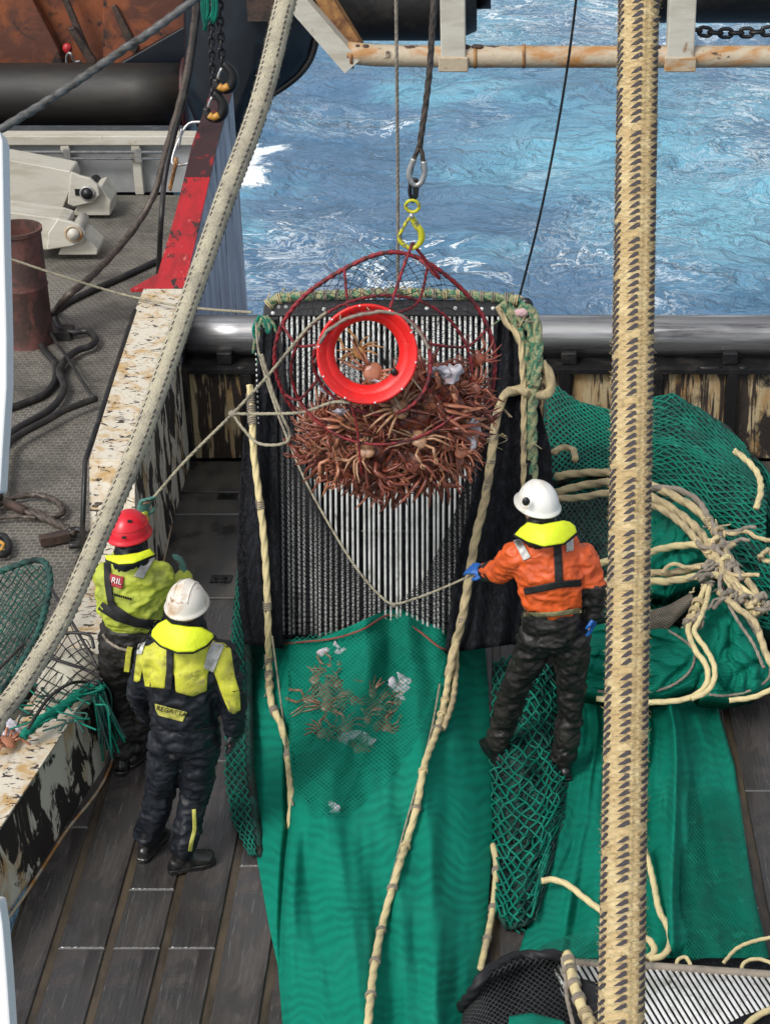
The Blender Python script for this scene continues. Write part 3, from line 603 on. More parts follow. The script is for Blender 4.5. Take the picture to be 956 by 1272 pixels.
b = MB(); fr = wl(out, 19.4); n = len(fr); cen = sum(fr, Vector())/n
rings = [[p+(cen-p)*q+Vector((0, -oy, 0)) for p in fr] for q, oy in ((0.0, -.30), (0.0, 0.0), (.05, .07), (.2, .14), (.5, .22), (.8, .25))]
vs = [p for r_ in rings for p in r_]; fs = [(i*n+k, i*n+(k+1) % n, (i+1)*n+(k+1) % n, (i+1)*n+k) for i in range(5) for k in range(n)] + [tuple(range(5*n, 6*n)), tuple(range(n))[::-1]]
b.add(vs, fs).build('curved_plate', NAVY, bd)
flatslab('back_plate', [(120, 96), (242, 26), (246, 150), (120, 150)], 20.6, .1, NAVY, bd)
MB().tube(catmull([D(x, y, 19.36) for x, y in [(388, 0), (393, 40), (387, 70), (372, 92), (348, 111), (318, 128), (299, 142)]], .05), .035, 8).build('rim', RUBBER, bd)
MB().bbox(D(308, 26, 19.05)+Vector((0, -.02, 0)), D(352, -20, 19.05)+Vector((0, .2, 0))).build('mounting_box', DARKRUST, bd, smooth=False)

# ---------------- hydraulic arms on the side deck
def arm(label, Y, body, clev, foot, pin, pr, slot=None):
    t = thing('hydraulic_arm', label, 'hydraulic arm', G(foot[0][0], foot[0][1], SD), 'white hydraulic arms on the side deck')
    flatslab('arm_body', body, Y, .34, CREAM, t)
    c = flatslab('clevis_plate', clev, Y-.05, .05, CREAM, t); flatslab('clevis_plate', clev, Y+.34, .05, CREAM, t)
    flatslab('base_foot', foot, Y+.02, .34, CREAM, t)
    a = D(pin[0], pin[1], Y-.05); MB().tube([a+Vector((0, -.05, 0)), a+Vector((0, .45, 0))], pr, 18).build('pin', BLACKSTEEL if slot else CREAM, t)
    MB().ring(a+Vector((0, -.012, 0)), pr*1.35, .012, (0, 1, 0), 20, 6).build('pin_washer', STEEL if slot else CREAMRUST, t)
    if slot: MB().bbox(D(slot[0], slot[1], Y-.06), D(slot[2], slot[3], Y-.06)+Vector((0, .02, 0))).build('lock_plate', BLACKSTEEL, t, smooth=False)
    return t
arm('upper cream hydraulic arm with dark pin, nearest the rear bulwark', 17.9, [(-60, 188), (8, 198), (88, 213), (92, 225), (76, 266), (-60, 260)],
    [(88, 214), (100, 219), (112, 222), (122, 231), (124, 243), (115, 252), (92, 257), (84, 254)], [(96, 256), (108, 240), (125, 232), (138, 250), (137, 268), (90, 268)], (109, 240), .05, (93, 235, 100, 243))
arm('lower cream hydraulic arm beside the rusty drum', 16.7, [(-60, 262), (8, 263), (72, 272), (84, 276), (84, 300), (58, 311), (-60, 300)],
    [(72, 272), (88, 276), (99, 280), (106, 291), (103, 301), (90, 306), (58, 311), (60, 290)], [(76, 308), (92, 290), (106, 294), (122, 310), (121, 317), (72, 317)], (92, 290), .055)

# ---------------- rusty bollard drum
c = G(36, 424, SD); zt = D(36, 283, c.y).z
t = thing('bollard', 'rusty red brown open topped steel drum beside the hydraulic arms', 'drum', (c.x, c.y, SD)); rr = .215
b = MB(); prof = [(rr*1.02, SD), (rr, SD+.03), (rr, SD+.5), (rr*1.03, SD+.52), (rr, SD+.54), (rr, zt-.04), (rr*1.06, zt-.03), (rr*1.06, zt), (rr*.93, zt), (rr*.93, zt-.25)]
vs = []; fs = []; n = 36
for r_, z in prof: vs += [(c.x+math.cos(6.2832*k/n)*r_, c.y+math.sin(6.2832*k/n)*r_, z) for k in range(n)]
for i in range(len(prof)-1): fs += [(i*n+k, i*n+(k+1) % n, (i+1)*n+(k+1) % n, (i+1)*n+k) for k in range(n)]
fs.append(tuple(range((len(prof)-1)*n, len(prof)*n)))
crisp(b.add(vs, fs).build('shell', DRUMRUST, t), 35)
MB().box((c.x+.28, c.y+.1, SD+.03), (.16, .2, .09)).build('cleat', BLACKSTEEL, t, smooth=False)
# small steel pipe frame by the red capped wall
t = thing('pipe_bracket', 'thin steel pipe bracket against the red capped stern wall', 'bracket', G(212, 214, SD))
for q in ([(252, 151, 17.6), (231, 157, 17.6), (214, 202, 17.4), (240, 201, 17.4), (242, 192, 17.4)], [(222, 184, 17.5), (226, 160, 17.5)]):
    MB().tube(catmull([D(x, y, Y) for x, y, Y in q], .03), .014, 8).build('pipe', STEEL, t)
MB().tube(catmull([D(x, y, 17.3) for x, y in [(219, 196), (216, 215), (211, 236), (214, 222), (220, 200)]], .03), .018, 6).build('rusty_strap', RUSTBEAM, t)

# ================================================================== THE HOISTED TRAWL NET WITH ITS SORTING GRID
random.seed(11)
def GRD(px, py, off=0.0):
    """point on the leaning grid plane (off = metres towards the camera side)"""
    z0, y0, k = .22, 9.9, 1/2.1
    r = ray(px, py); t = (y0+(CAMH-z0)*k-off)/(r.y-k*r.z); return CAMV+r*t
tn = thing('trawl_net', 'green trawl net with black side panels hoisted at its white barred grid', 'trawl net', (-.75, 9.4, 0))
gu = MB(); 
# plastic frame: outline with rounded top corners and a cut-out for the bars
def rrect(x0, y0, x1, y1, r, n=6):
    out = []
    for cx, cy, a0 in ((x1-r, y0+r, -90), (x1-r, y1-3, 0), (x0+r, y1-3, 90), (x0+r, y0+r, 180)):
        rr = r if cy < (y0+y1)/2 else 3
        for i in range(n+1): a = R(a0+90*i/n); out.append(((cx if rr == r else (x1-3 if cx > (x0+x1)/2 else x0+3))+math.cos(a)*rr, cy+math.sin(a)*rr))
    return out
back = Vector((0, .045, -.02))
b = MB()
for poly in ([(336, 372), (652, 372), (657, 375), (661, 382), (661, 393), (327, 393), (327, 382), (330, 375)], [(327, 393.2), (346, 393.2), (343, 796), (324, 796)], [(622, 393.2), (661, 393.2), (640, 796), (617, 796)], [(390, 824), (550, 824), (550, 834), (390, 834)]):
    b.slab([GRD(x, y) for x, y in poly], back)
sg = bevel(b.build('sorting_grid', BLACKPLASTIC, tn, smooth=False), .006, 2); sg['label'] = 'black framed grid of white vertical bars'
for px, py in ((338, 381), (346, 381), (355, 381), (339, 389), (402, 384), (436, 384), (468, 384), (530, 383), (565, 383), (598, 384), (612, 383), (640, 384)):
    c = GRD(px, py, .006); MB().tube([c, c+Vector((0, .012, -.004))], .0125, 12).build('bolt_head', BARWHITE, sg)
GRIDBAR = mat('worn_grid_bar', (0.56, 0.57, 0.55), 0.45, layers=[((0.36, 0.37, 0.34), 0.5, 10, 0.46, 0.66, 6, 0.3), ((0.14, 0.14, 0.12), 0.6, (9, 9, 4), 0.58, 0.70, 6, 0.5)])
for i in range(41):
    x = 349.5+6.72*i+random.uniform(-.6, .6); a, c = GRD(x, 390, -.015), GRD(x-.9*(x-620)*0.012+random.uniform(-1.0, 1.0), 834 if 6 < i < 30 else 788, -.015)
    MB().tube(catmull([a, c], .3), .0082, 8).build('bar', GRIDBAR, sg)
for py in (520, 660, 770):
    MB().tube([GRD(346, py, -.05), GRD(620, py, -.05)], .012, 8).build('cross_rod', BLACKPLASTIC, sg)
# dark net hanging behind the bars
def behind(u, v):
    p = GRD(332+320*u, 384+470*v, -.14); p.y += .05*math.sin(u*14+3*v)+.04*nz((u*5, v*3, 1)); return p
MB().sheet(lambda u, v: behind(u, v*.88), 40, 40, back=(0, .01, 0)).build('rear_net_sheet', BLACKCLOTH, tn)
# black side panels
def panel(nm, c, off, amp, fx, nu=26, nv=60):
    f = coons(*c)
    def fn(u, v):
        x, y = f(u, v); o = off(u, v) + amp*math.sin(fx*u+2.2*math.sin(2.6*v))*(0.4+0.6*v) + .012*nz((u*6, v*9, fx))
        return GRD(x, y, o)
    return MB().sheet(fn, nu, nv, back=(0, .025, 0)).build(nm, BLACKCLOTH, tn)
panel('black_side_panel', ([(324, 405), (352, 398)], [(304, 800), (352, 806)], [(324, 405), (318, 470), (303, 540), (297, 610), (294, 690), (298, 760), (304, 800)], [(344, 398), (344, 500), (345, 600), (348, 700), (352, 806)]), lambda u, v: .05+.10*math.sin(math.pi*u)*v+.05*v, .034, 11)
panel('black_side_panel', ([(612, 400), (655, 392)], [(552, 812), (640, 800)], [(614, 400), (606, 500), (590, 600), (566, 700), (552, 812)], [(652, 392), (660, 470), (684, 560), (688, 630), (660, 700), (648, 760), (640, 800)]), lambda u, v: .05+.12*math.sin(math.pi*u)*v+.06*v, .042, 17, 46, 60)
# open black netting laid over the bars, with the grid showing through
fl = coons([(346, 400), (356, 470), (364, 560)], [(352, 800), (430, 790), (486, 752)], [(346, 400), (348, 600), (352, 800)], [(364, 560), (400, 636), (440, 702), (486, 752)])
def fnl(u, v):
    x, y = fl(u, v); return GRD(x, y, .045+.02*math.sin(u*9+v*4))
MB().net(fnl, 34, 110, .0027, 3, .2).build('open_black_netting', NETBLACK, tn)['kind'] = 'stuff'
fr_ = coons([(590, 560), (612, 470), (612, 480)], [(490, 752), (540, 778), (590, 800)], [(590, 560), (560, 650), (525, 720), (490, 752)], [(612, 480), (606, 640), (590, 800)])
def fnr(u, v):
    x, y = fr_(u, v); return GRD(x, y, .045+.02*math.sin(u*7+v*5))
MB().net(fnr, 26, 90, .0030, 3, .2).build('open_black_netting', NETBLACK, tn)['kind'] = 'stuff'
# the green bag running from the grid towards the camera
rowsL = [(770, 308), (800, 304), (850, 303), (950, 306), (1000, 310), (1060, 318), (1150, 334), (1200, 345), (1300, 353)]
rowsR = [(770, 600), (800, 602), (850, 606), (900, 608), (950, 612), (1050, 611), (1150, 604), (1200, 598), (1300, 590)]
rowZ = [(770, .52), (800, .44), (850, .34), (900, .30), (1000, .25), (1100, .22), (1300, .21)]
def bag(px, py, lift=0.0):
    l, r = interp(rowsL, py), interp(rowsR, py); u = max(0, min(1, (px-l)/(r-l)))
    e = 1-abs(2*u-1)**3.2; z = .03+interp(rowZ, py)*e
    # long soft folds down the bag
    s = (py-770)/500
    z += e*(.034*math.sin(u*17+1.1*math.sin(s*4)+s*2.0)+.022*math.sin(u*31-s*5+math.sin(u*9))+.06*nz((u*3.2, s*2.4, 2))+.035*nz((u*9, s*4.0, 5))+.014*nz((u*22, s*9, 7)))
    uc = interp([(900, .175), (960, .165), (1024, .15), (1128, .07), (1220, .0), (1300, -.05)], py)   # the left strip tucks under the middle
    z -= z*.55*sstep(uc+.014, uc-.006, u)*sstep(860, 960, py)
    z -= .85*z*math.exp(-((u-uc)/.011)**2)*sstep(880, 960, py)
    z += .05*math.exp(-((u-uc-.05)/.03)**2)*sstep(900, 1000, py)*e
    z += .035*math.exp(-((u-lerp(.60, .25, s*1.9))/.05)**2)*sstep(.0, .06, s)*sstep(.55, .35, s)
    return G(px, py, max(.012, z)+lift)
WIN = [(362, 800), (408, 792), (452, 782), (488, 765), (524, 786), (556, 806), (536, 862), (518, 908), (482, 962), (432, 1006), (394, 1014), (368, 968), (357, 892)]
def inwin(x, y, g=0):
    ins = False; n = len(WIN); j = n-1
    for i in range(n):
        xi, yi = WIN[i]; xj, yj = WIN[j]
        if (yi > y) != (yj > y) and x < (xj-xi)*(y-yi)/(yj-yi)+xi: ins = not ins
        j = i
    return ins
def bagfn(u, v):
    py = 772+(1330-772)*v; l, r = interp(rowsL, py), interp(rowsR, py)
    x = l+(r-l)*u; top = 770+28*abs(2*u-1.22)**1.0*1.0
    if v < .08: py = lerp(798-46*max(0, 1-abs(u-.62)/.33), py, v/.08)
    p = bag(x, py)
    if inwin(x, py): p.z -= .05*sstep(0, 60, min(math.hypot(x-a, py-c) for a, c in WIN)+4)
    return p
NU, NV = 180, 200
b = MB().sheet(bagfn, NU, NV)
# skirts that close the bag down to the deck
def skirt(side):
    vs = []
    for j in range(NV+1):
        p = b.v[j*(NU+1)+(0 if side == 0 else NU)]; vs += [p, Vector((p.x+(.02 if side == 0 else -.02), p.y, 0.002))]
    return vs, [(2*j, 2*j+1, 2*j+3, 2*j+2) for j in range(NV)]
for sd in (0, 1): b.add(*skirt(sd))
b.build('green_bag', GREENKNIT, tn, uv=True)
# the see-through window of single netting over the catch
xs = [p[0] for p in WIN]; ys = [p[1] for p in WIN]
def winfn(u, v):
    x = lerp(356, 560, u); y = lerp(764, 1014, v); return bag(x, y, .006+.006*math.sin(u*20))
def foldband(u, v):
    x = lerp(356, 560, u); y = lerp(764, 1014, v); c = lerp(500, 385, (y-770)/240); return abs(x-c) < lerp(30, 40, (y-770)/240)
kp = lambda u, v: inwin(lerp(356, 560, u)*.92+450*.08, lerp(764, 1014, v)*.92+880*.08)
MB().net(winfn, 62, 92, .0021, 3, .08, keep=kp).build('open_green_netting', mat('bright_green_twine', (0.008, 0.26, 0.175), 0.6, spec=0.2), tn)['kind'] = 'stuff'
MB().net(lambda u, v: winfn(u, v)+Vector((0, 0, .02)), 74, 110, .0017, 3, .05, keep=lambda u, v: kp(u, v) and foldband(u, v)).build('doubled_green_netting', MATS['bright_green_twine'], tn)['kind'] = 'stuff'
MUCK = mat('brown_catch_mass', (0.10, 0.075, 0.05), 0.6, layers=[((0.20, 0.14, 0.09), 0.5, 14, 0.48, 0.62, 5, 0.6), ((0.02, 0.09, 0.065), 0.7, 9, 0.50, 0.62, 5, 0.6), ((0.30, 0.27, 0.24), 0.4, 20, 0.60, 0.70, 4, 0.4)], bump=[(30, 0.9, 4)])
for pl in ([(376, 806), (420, 800), (448, 800)], [(384, 905), (415, 915), (440, 905)]), ([(452, 830), (500, 815), (538, 812)], [(430, 925), (470, 935), (505, 900)]):
    f = coons(pl[0], pl[1], [pl[0][0], pl[1][0]], [pl[0][-1], pl[1][-1]])
    MB().sheet(lambda u, v: bag(*f(u, v), -.034-.03*(1-math.sin(math.pi*u)*math.sin(math.pi*v))+.02*nz((u*6, v*6, 3))), 24, 24, back=(0, 0, -.02)).build('catch_mass', MUCK, tn)
# red lacing where black net meets green
def rope(nm, pts, r, m, parent=None, step=None, lobes=3, pitch=None, n=None, amp=.14, label=None, cat=None, group=None):
    pts = catmull(pts, step or max(.006, r*.55)); o = MB().tube(pts, r, n or (16 if lobes else 8), lobes=lobes, amp=amp, pitch=pitch or r*5).build(nm, m, parent)
    if label: tag(o, label, cat, group)
    return o
def wraps(pts, r, m, parent, nm, ts, turns=3):
    pts = catmull(pts, .01); MM = [m, CORD, CORDGREY, CORDGREY]
    for t_ in ts:
        i = int(t_*(len(pts)-2)); a = pts[i]; d = (pts[i+1]-pts[i]).normalized()
        x = d.orthogonal().normalized(); y = d.cross(x); path = []
        for k in range(turns*10+1):
            an = 6.2832*k/10; path.append(a + d*(.011*k/10*1.2) + x*math.cos(an)*r*1.12 + y*math.sin(an)*r*1.12)
        path.append(path[-1]+d*.03+x*random.uniform(-.03, .03)); MB().tube(path, random.uniform(.004, .006), 5).build(nm, random.choice(MM), parent)
LACE = mat('red_brown_lacing', (0.22, 0.055, 0.04), 0.8)
lp = [bag(x, y, .02) for x, y in [(312, 800), (345, 800), (380, 797), (415, 793), (450, 782), (486, 764), (520, 784), (550, 806), (575, 803), (598, 800)]]
rope('red_lacing', lp, .0062, LACE, tn, lobes=2, pitch=.03)
# selvedge ropes lashed along the bag
def onnet(px, py, lift): 
    off = interp([(400, .09), (480, .12), (560, .17), (640, .22), (790, .25)], py)+lift
    return GRD(px, py, off) if py < 790 else bag(px, py, lift) if py > 850 else GRD(px, py, off).lerp(bag(px, py, lift), (py-790)/60)
LR0 = 0
LR = [onnet(x, y, .035) for x, y in [(310, 478), (313, 520), (315, 560), (321, 610), (327, 660), (331, 720), (333, 780), (334, 830), (337, 872), (349, 900), (357, 935), (361, 975)]]
LR.append(bag(362, 1000, -.03)); LR.append(bag(360, 1030, -.08))
rope('selvedge_rope', LR, .020, CORDPALE, tn, pitch=.12, amp=.2); wraps(LR, .022, CORDGREY, tn, 'lashing', (.02, .04, .06, .23, .42, .53, .57, .60, .67, .78), 4)
RR = [onnet(x, y, .04) for x, y in [(655, 489), (640, 484), (626, 492), (616, 520), (611, 560), (602, 620), (590, 670), (582, 720), (572, 775), (564, 805), (557, 840), (552, 872), (541, 912), (527, 950), (518, 1000), (505, 1045), (494, 1080), (481, 1125), (471, 1165), (464, 1205), (459, 1250), (455, 1300)]]
rope('selvedge_rope', RR[:11], .025, CORD, tn, pitch=.12, amp=.22); rope('selvedge_rope', RR[10:], .0185, CORDPALE, tn, lobes=3, amp=.17, pitch=.11)
RR2 = [onnet(x, y, .05) for x, y in [(575, 760), (567, 800), (566, 830), (562, 870), (550, 905)]]; rope('splice_strand', RR2, .018, CORD, tn)
wraps(RR, .022, CORDGREY, tn, 'lashing', (.05, .08, .11, .14, .30, .43, .46, .49, .585, .64, .695, .76, .82, .875, .93), 2)
rope('thin_side_cord', [onnet(x, y, .02) for x, y in [(546, 850), (536, 905), (522, 960), (505, 1020), (492, 1070), (482, 1110), (476, 1150), (470, 1200)]], .006, THINCORD, tn, lobes=2)
rope('thin_side_cord', [onnet(x, y, .02) for x, y in [(338, 790), (346, 850), (352, 900), (358, 960), (364, 1000)]], .006, THINCORD, tn, lobes=2)
ER = [G(x, y, .05) for x, y in [(612, 1050), (616, 1075), (613, 1120), (606, 1160), (596, 1205)]]; rope('selvedge_rope', ER, .018, CORDPALE, tn, amp=.05); wraps(ER, .019, CORDGREY, tn, 'lashing', (.2, .5, .75))
# braid over the top edge and down the right corner
TOPR = [GRD(x, y, .03) for x, y in [(332, 379), (345, 371), (380, 368), (430, 366), (500, 364), (560, 366), (610, 369), (640, 373), (655, 380)]]
rope('top_edge_braid', TOPR, .026, GREENCORD, tn, pitch=.12, amp=.3)
wraps(TOPR, .03, CORD, tn, 'top_lashing', [i/22 for i in range(22)], 2)
for k, (pts, r) in enumerate([([(622, 376), (634, 392), (642, 410), (650, 430), (655, 460), (658, 500), (657, 540), (656, 590), (655, 640)], .032), ([(632, 384), (648, 396), (660, 412), (664, 440), (662, 475), (660, 530), (661, 590), (660, 640)], .030), ([(618, 380), (628, 400), (644, 420), (648, 450), (650, 500), (650, 560), (650, 640)], .016), ([(645, 378), (662, 390), (668, 420), (668, 450), (664, 480)], .026)]):
    rope('corner_braid', [GRD(x, y, .10+.02*k) for x, y in pts], r, GREENCORD if k != 2 else CORD, tn, pitch=.11, amp=.34)
rope('corner_loop', [GRD(x, y, .12) for x, y in [(672, 450), (680, 462), (684, 478), (678, 490), (662, 490), (648, 484), (630, 487)]], .030, CORD, tn, pitch=.12)
for i in range(26):  # frayed whiskers of twine round the corner
    x, y = random.choice([(640, 385), (655, 395), (668, 470), (625, 380), (622, 500), (618, 540), (660, 560)]); a = GRD(x+random.uniform(-8, 8), y+random.uniform(-8, 8), .14)
    rope('frayed_end', [a, a+Vector((random.uniform(-.05, .05), -.02, random.uniform(-.05, .03))), a+Vector((random.uniform(-.09, .09), -.03, random.uniform(-.10, .05)))], .004, random.choice([CORD, GREENCORD, CORDGREY]), tn, lobes=0, n=5)
MB().ell(GRD(648, 388, .16), (.05, .03, .03), 10, 8).build('pink_rag', mat('pink_rag', (0.55, 0.36, 0.36), 0.9, bump=(60, 0.6, 3)), tn)
MB().ell(GRD(653, 379, .10), (.045, .03, .05), 12, 8).build('corner_shackle', BLACKPLASTIC, tn)
# green tuft at the left corner
for i in range(14):
    a = GRD(326+random.uniform(-4, 6), 392, .07); rope('green_tuft', [a, a+Vector((random.uniform(-.05, .06), -.02, -.10)), a+Vector((random.uniform(-.09, .06), 0, -.24-random.uniform(0, .1)))], .011, NETGREEN if i % 3 else GREENCORD, tn, lobes=0, n=6)
# dotted white lacing down the left edge
for i in range(52):
    y = 440+i*6.6; x = interp([(440, 318), (520, 321), (600, 327), (680, 336), (790, 342)], y); a = GRD(x, y, .085)
    MB().ell(a, (.006, .005, .010), 6, 4).build('lacing_stitch', BARWHITE, tn)
# narrower strip of coarse net on the left foot of the bag
def leftnet(u, v):
    y = lerp(690, 1064, v); l = interp([(690, 300), (760, 292), (850, 284), (960, 281), (1020, 290), (1064, 312)], y); r = interp([(690, 306), (800, 306), (950, 308), (1064, 322)], y)
    z = interp([(690, .9), (790, .42), (850, .22), (960, .14), (1064, .03)], y)
    return G(lerp(l, r, u), y, z*(.35+.65*u)+.02*nz((u*4, v*20, 0))+.01)
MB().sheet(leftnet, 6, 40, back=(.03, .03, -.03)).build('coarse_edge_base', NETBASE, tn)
MB().net(lambda u, v: leftnet(u, v)+Vector((-.012, -.012, .018)), 6, 66, .0052, 4, .25).build('coarse_edge_net', NETGREEN, tn)['kind'] = 'stuff'

# tail of coarse net between the bag and the man in orange
ct_ = thing('coarse_net_tail', 'coarse green netting trailing between the bag and the orange jacket man', 'net', (.1, 8.6, 0))
cn = coons([(612, 820), (650, 812), (690, 830)], [(614, 1130), (630, 1150), (660, 1140), (676, 1098)], [(612, 820), (606, 950), (612, 1040), (614, 1130)], [(690, 830), (706, 940), (700, 1010), (676, 1098)])
def cnf(u, v):
    x, y = cn(u, v); e = math.sin(math.pi*min(1, max(0, u)))**.6
    z = .02+e*(.17*(1-.5*v)+.10*nz((u*4, v*7, 3))+.06*nz((u*9, v*16, 8))); return G(x, y, z)
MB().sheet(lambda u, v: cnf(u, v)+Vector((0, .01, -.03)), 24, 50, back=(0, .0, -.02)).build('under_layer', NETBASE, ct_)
MB().net(lambda u, v: cnf(u, v)+Vector((0, -.01, .012)), 15, 44, .0075, 4, .42).build('twine', NETGREEN, ct_)['kind'] = 'stuff'
MB().net(lambda u, v: cnf(u, v)+Vector((.02, -.01, -.01)), 14, 44, .0050, 4, .4).build('lower_twine', NETDARK, ct_)['kind'] = 'stuff'
for i in range(16):
    a = G(random.uniform(618, 668), random.uniform(1090, 1140), .05); rope('twine_end', [a, a+Vector((random.uniform(-.05, .05), -.05, .03)), a+Vector((random.uniform(-.1, .1), -.10, -.03))], .006, NETGREEN, ct_, lobes=0, n=5)

# ================================================================== HANGING CRAB POT
PY = 9.4
pot = thing('crab_pot', 'round red framed crab pot hanging from the yellow hook', 'crab pot', D(478, 610, PY))
c0, c1, c2, c3 = D(478, 452, PY+.30), D(474, 466, PY+.02), D(462, 452, PY-.22), D(456, 440, PY-.26)
ax_ = Vector((0, 1, .06))
def potring(c, rx, rz, tr, a0=0, a1=6.2832, peak=0.0, m=POTRED, nm='hoop'):
    pts = []
    for i in range(72):
        a = a0+(a1-a0)*i/72; x, z = math.cos(a)*rx, math.sin(a)*rz
        if peak: z += peak*math.exp(-((a-1.5708+.15)/.45)**2); x *= 1-.06*math.exp(-((a-1.5708)/.5)**2)
        pts.append(c+Vector((x, .05*math.sin(2*a), z)))
    return rope(nm, pts+[pts[0]], tr, m, pot, step=.008, lobes=2, pitch=.05, amp=.2), pts
_, r0 = potring(c0, .625, .60, .0125, peak=.07)
_, r1 = potring(c1, .50, .47, .0085)
_, r2 = potring(c2, .315, .30, .010)
for k in range(8):
    i = int(72*(k+.5)/8); rope('spoke', [r0[i], r1[i].lerp(r0[i], -.02), r2[i]], .0075, POTRED, pot, lobes=2, pitch=.05)
rope('bridle', [D(512, 302, PY+.12), D(498, 340, PY+.05), D(484, 384, PY-.16)], .009, POTRED, pot, lobes=2, pitch=.05)
rope('bridle', [D(512, 302, PY+.12), D(545, 345, PY+.2), r0[14]], .009, POTRED, pot, lobes=2, pitch=.05)
def potnet(u, v):
    a = 2*math.pi*u; i = u*72; k = int(i) % 72; f = i-int(i)
    A = r0[k].lerp(r0[(k+1) % 72], f); B = r1[k].lerp(r1[(k+1) % 72], f); C = r2[k].lerp(r2[(k+1) % 72], f)
    p = A.lerp(B, v/.5) if v < .5 else B.lerp(C, (v-.5)/.5)
    p.z -= .035*math.sin(math.pi*v)*(1 if math.sin(a) > 0 else -1.2)*-1*(-1 if math.sin(a) < 0 else 1)*(.6 if math.sin(a) > 0 else 1)
    return p
MB().net(potnet, 96, 14, .0017, 3, .3).build('side_netting', NETBLACK, pot)['kind'] = 'stuff'
MB().net(lambda u, v: c0+Vector((math.cos(6.2832*u)*.62*v, .02, math.sin(6.2832*u)*.60*v+.06*v*math.exp(-((6.2832*u-1.45)/.45)**2))), 72, 12, .0016, 3, .3).build('base_netting', NETBLACK, pot)['kind'] = 'stuff'
# red plastic entrance funnel
fa = Vector((.10, -1, .30)).normalized(); fx_ = fa.cross(Vector((0, 0, 1))).normalized(); fz_ = fx_.cross(fa)
prof = [(.262, 0), (.269, .004), (.271, .012), (.262, .017), (.253, .012), (.184, -.055), (.178, -.075), (.172, -.075), (.176, -.055), (.246, .0), (.256, -.012)]
vs = []; fs = []; n = 56
for r_, h in prof: vs += [c3+(fx_*math.cos(6.2832*k/n)+fz_*math.sin(6.2832*k/n))*r_+fa*h for k in range(n)]
m_ = len(prof)
for i in range(m_): fs += [(i*n+k, i*n+(k+1) % n, ((i+1) % m_)*n+(k+1) % n, ((i+1) % m_)*n+k) for k in range(n)]
b = MB().add(vs, fs); fun = b.build('entrance_funnel', FUNNELRED, pot); bm = bmesh.new(); bm.from_mesh(fun.data); bmesh.ops.recalc_face_normals(bm, faces=bm.faces); bm.to_mesh(fun.data); bm.free()
for k in range(10):
    a = 6.2832*k/10+.2; c = c3+(fx_*math.cos(a)+fz_*math.sin(a))*.262+fa*.016; MB().ell(c, (.006, .006, .006), 6, 4).build('rivet', BARWHITE, fun)
MB().ell(c3+fx_*-.14+fz_*-.105+fa*-.03, (.02, .012, .022), 10, 7).build('black_plug', BLACKPLASTIC, fun)
rope('funnel_lashing', [r2[int(i*72/40) % 72]+Vector((random.uniform(-.006, .006), -.01, random.uniform(-.006, .006))) for i in range(2, 19)], .009, CORDGREY, pot, lobes=2)
for k in range(12):
    i = int(72*k/12); a = 6.2832*k/12
    rope('funnel_tie', [r2[i], c3+(fx_*math.cos(a)*-1+fz_*math.sin(a))*.265], .0035, THINCORD, pot, lobes=0, n=5)

# ---------------- crabs
def crabmat(nm, c1_, c2_, c3_):
    m = bpy.data.materials.new(nm); m.use_nodes = True; t = m.node_tree; N = t.nodes; L = t.links; b = N['Principled BSDF']; b.inputs['Roughness'].default_value = .27
    oi = N.new('ShaderNodeObjectInfo'); cr = N.new('ShaderNodeValToRGB'); e = cr.color_ramp.elements
    e[0].position = 0; e[0].color = (*c1_, 1); e[1].position = 1; e[1].color = (*c3_, 1); x = cr.color_ramp.elements.new(.5); x.color = (*c2_, 1); L.new(oi.outputs['Random'], cr.inputs[0])
    tc = N.new('ShaderNodeTexCoord'); no = N.new('ShaderNodeTexNoise'); no.inputs['Scale'].default_value = 22; no.inputs['Detail'].default_value = 4; L.new(tc.outputs['Object'], no.inputs['Vector'])
    mr = N.new('ShaderNodeMapRange'); mr.inputs[1].default_value = .46; mr.inputs[2].default_value = .70; mr.inputs[4].default_value = .45; L.new(no.outputs[0], mr.inputs[0])
    mx = N.new('ShaderNodeMix'); mx.data_type = 'RGBA'; L.new(mr.outputs[0], mx.inputs[0]); L.new(cr.outputs[0], mx.inputs[6]); mx.inputs[7].default_value = (.055, .022, .016, 1); L.new(mx.outputs[2], b.inputs['Base Color'])
    bp = N.new('ShaderNodeBump'); bp.inputs['Strength'].default_value = .5; bp.inputs['Distance'].default_value = .004; n2 = N.new('ShaderNodeTexNoise'); n2.inputs['Scale'].default_value = 90; L.new(tc.outputs['Object'], n2.inputs['Vector']); L.new(n2.outputs[0], bp.inputs['Height']); L.new(bp.outputs[0], b.inputs['Normal']); return m
CRAB = crabmat('crab_shell', (.15, .036, .023), (.31, .085, .048), (.48, .21, .11))
CRABPALE = crabmat('pale_crab_shell', (.30, .15, .08), (.36, .19, .10), (.42, .24, .14))
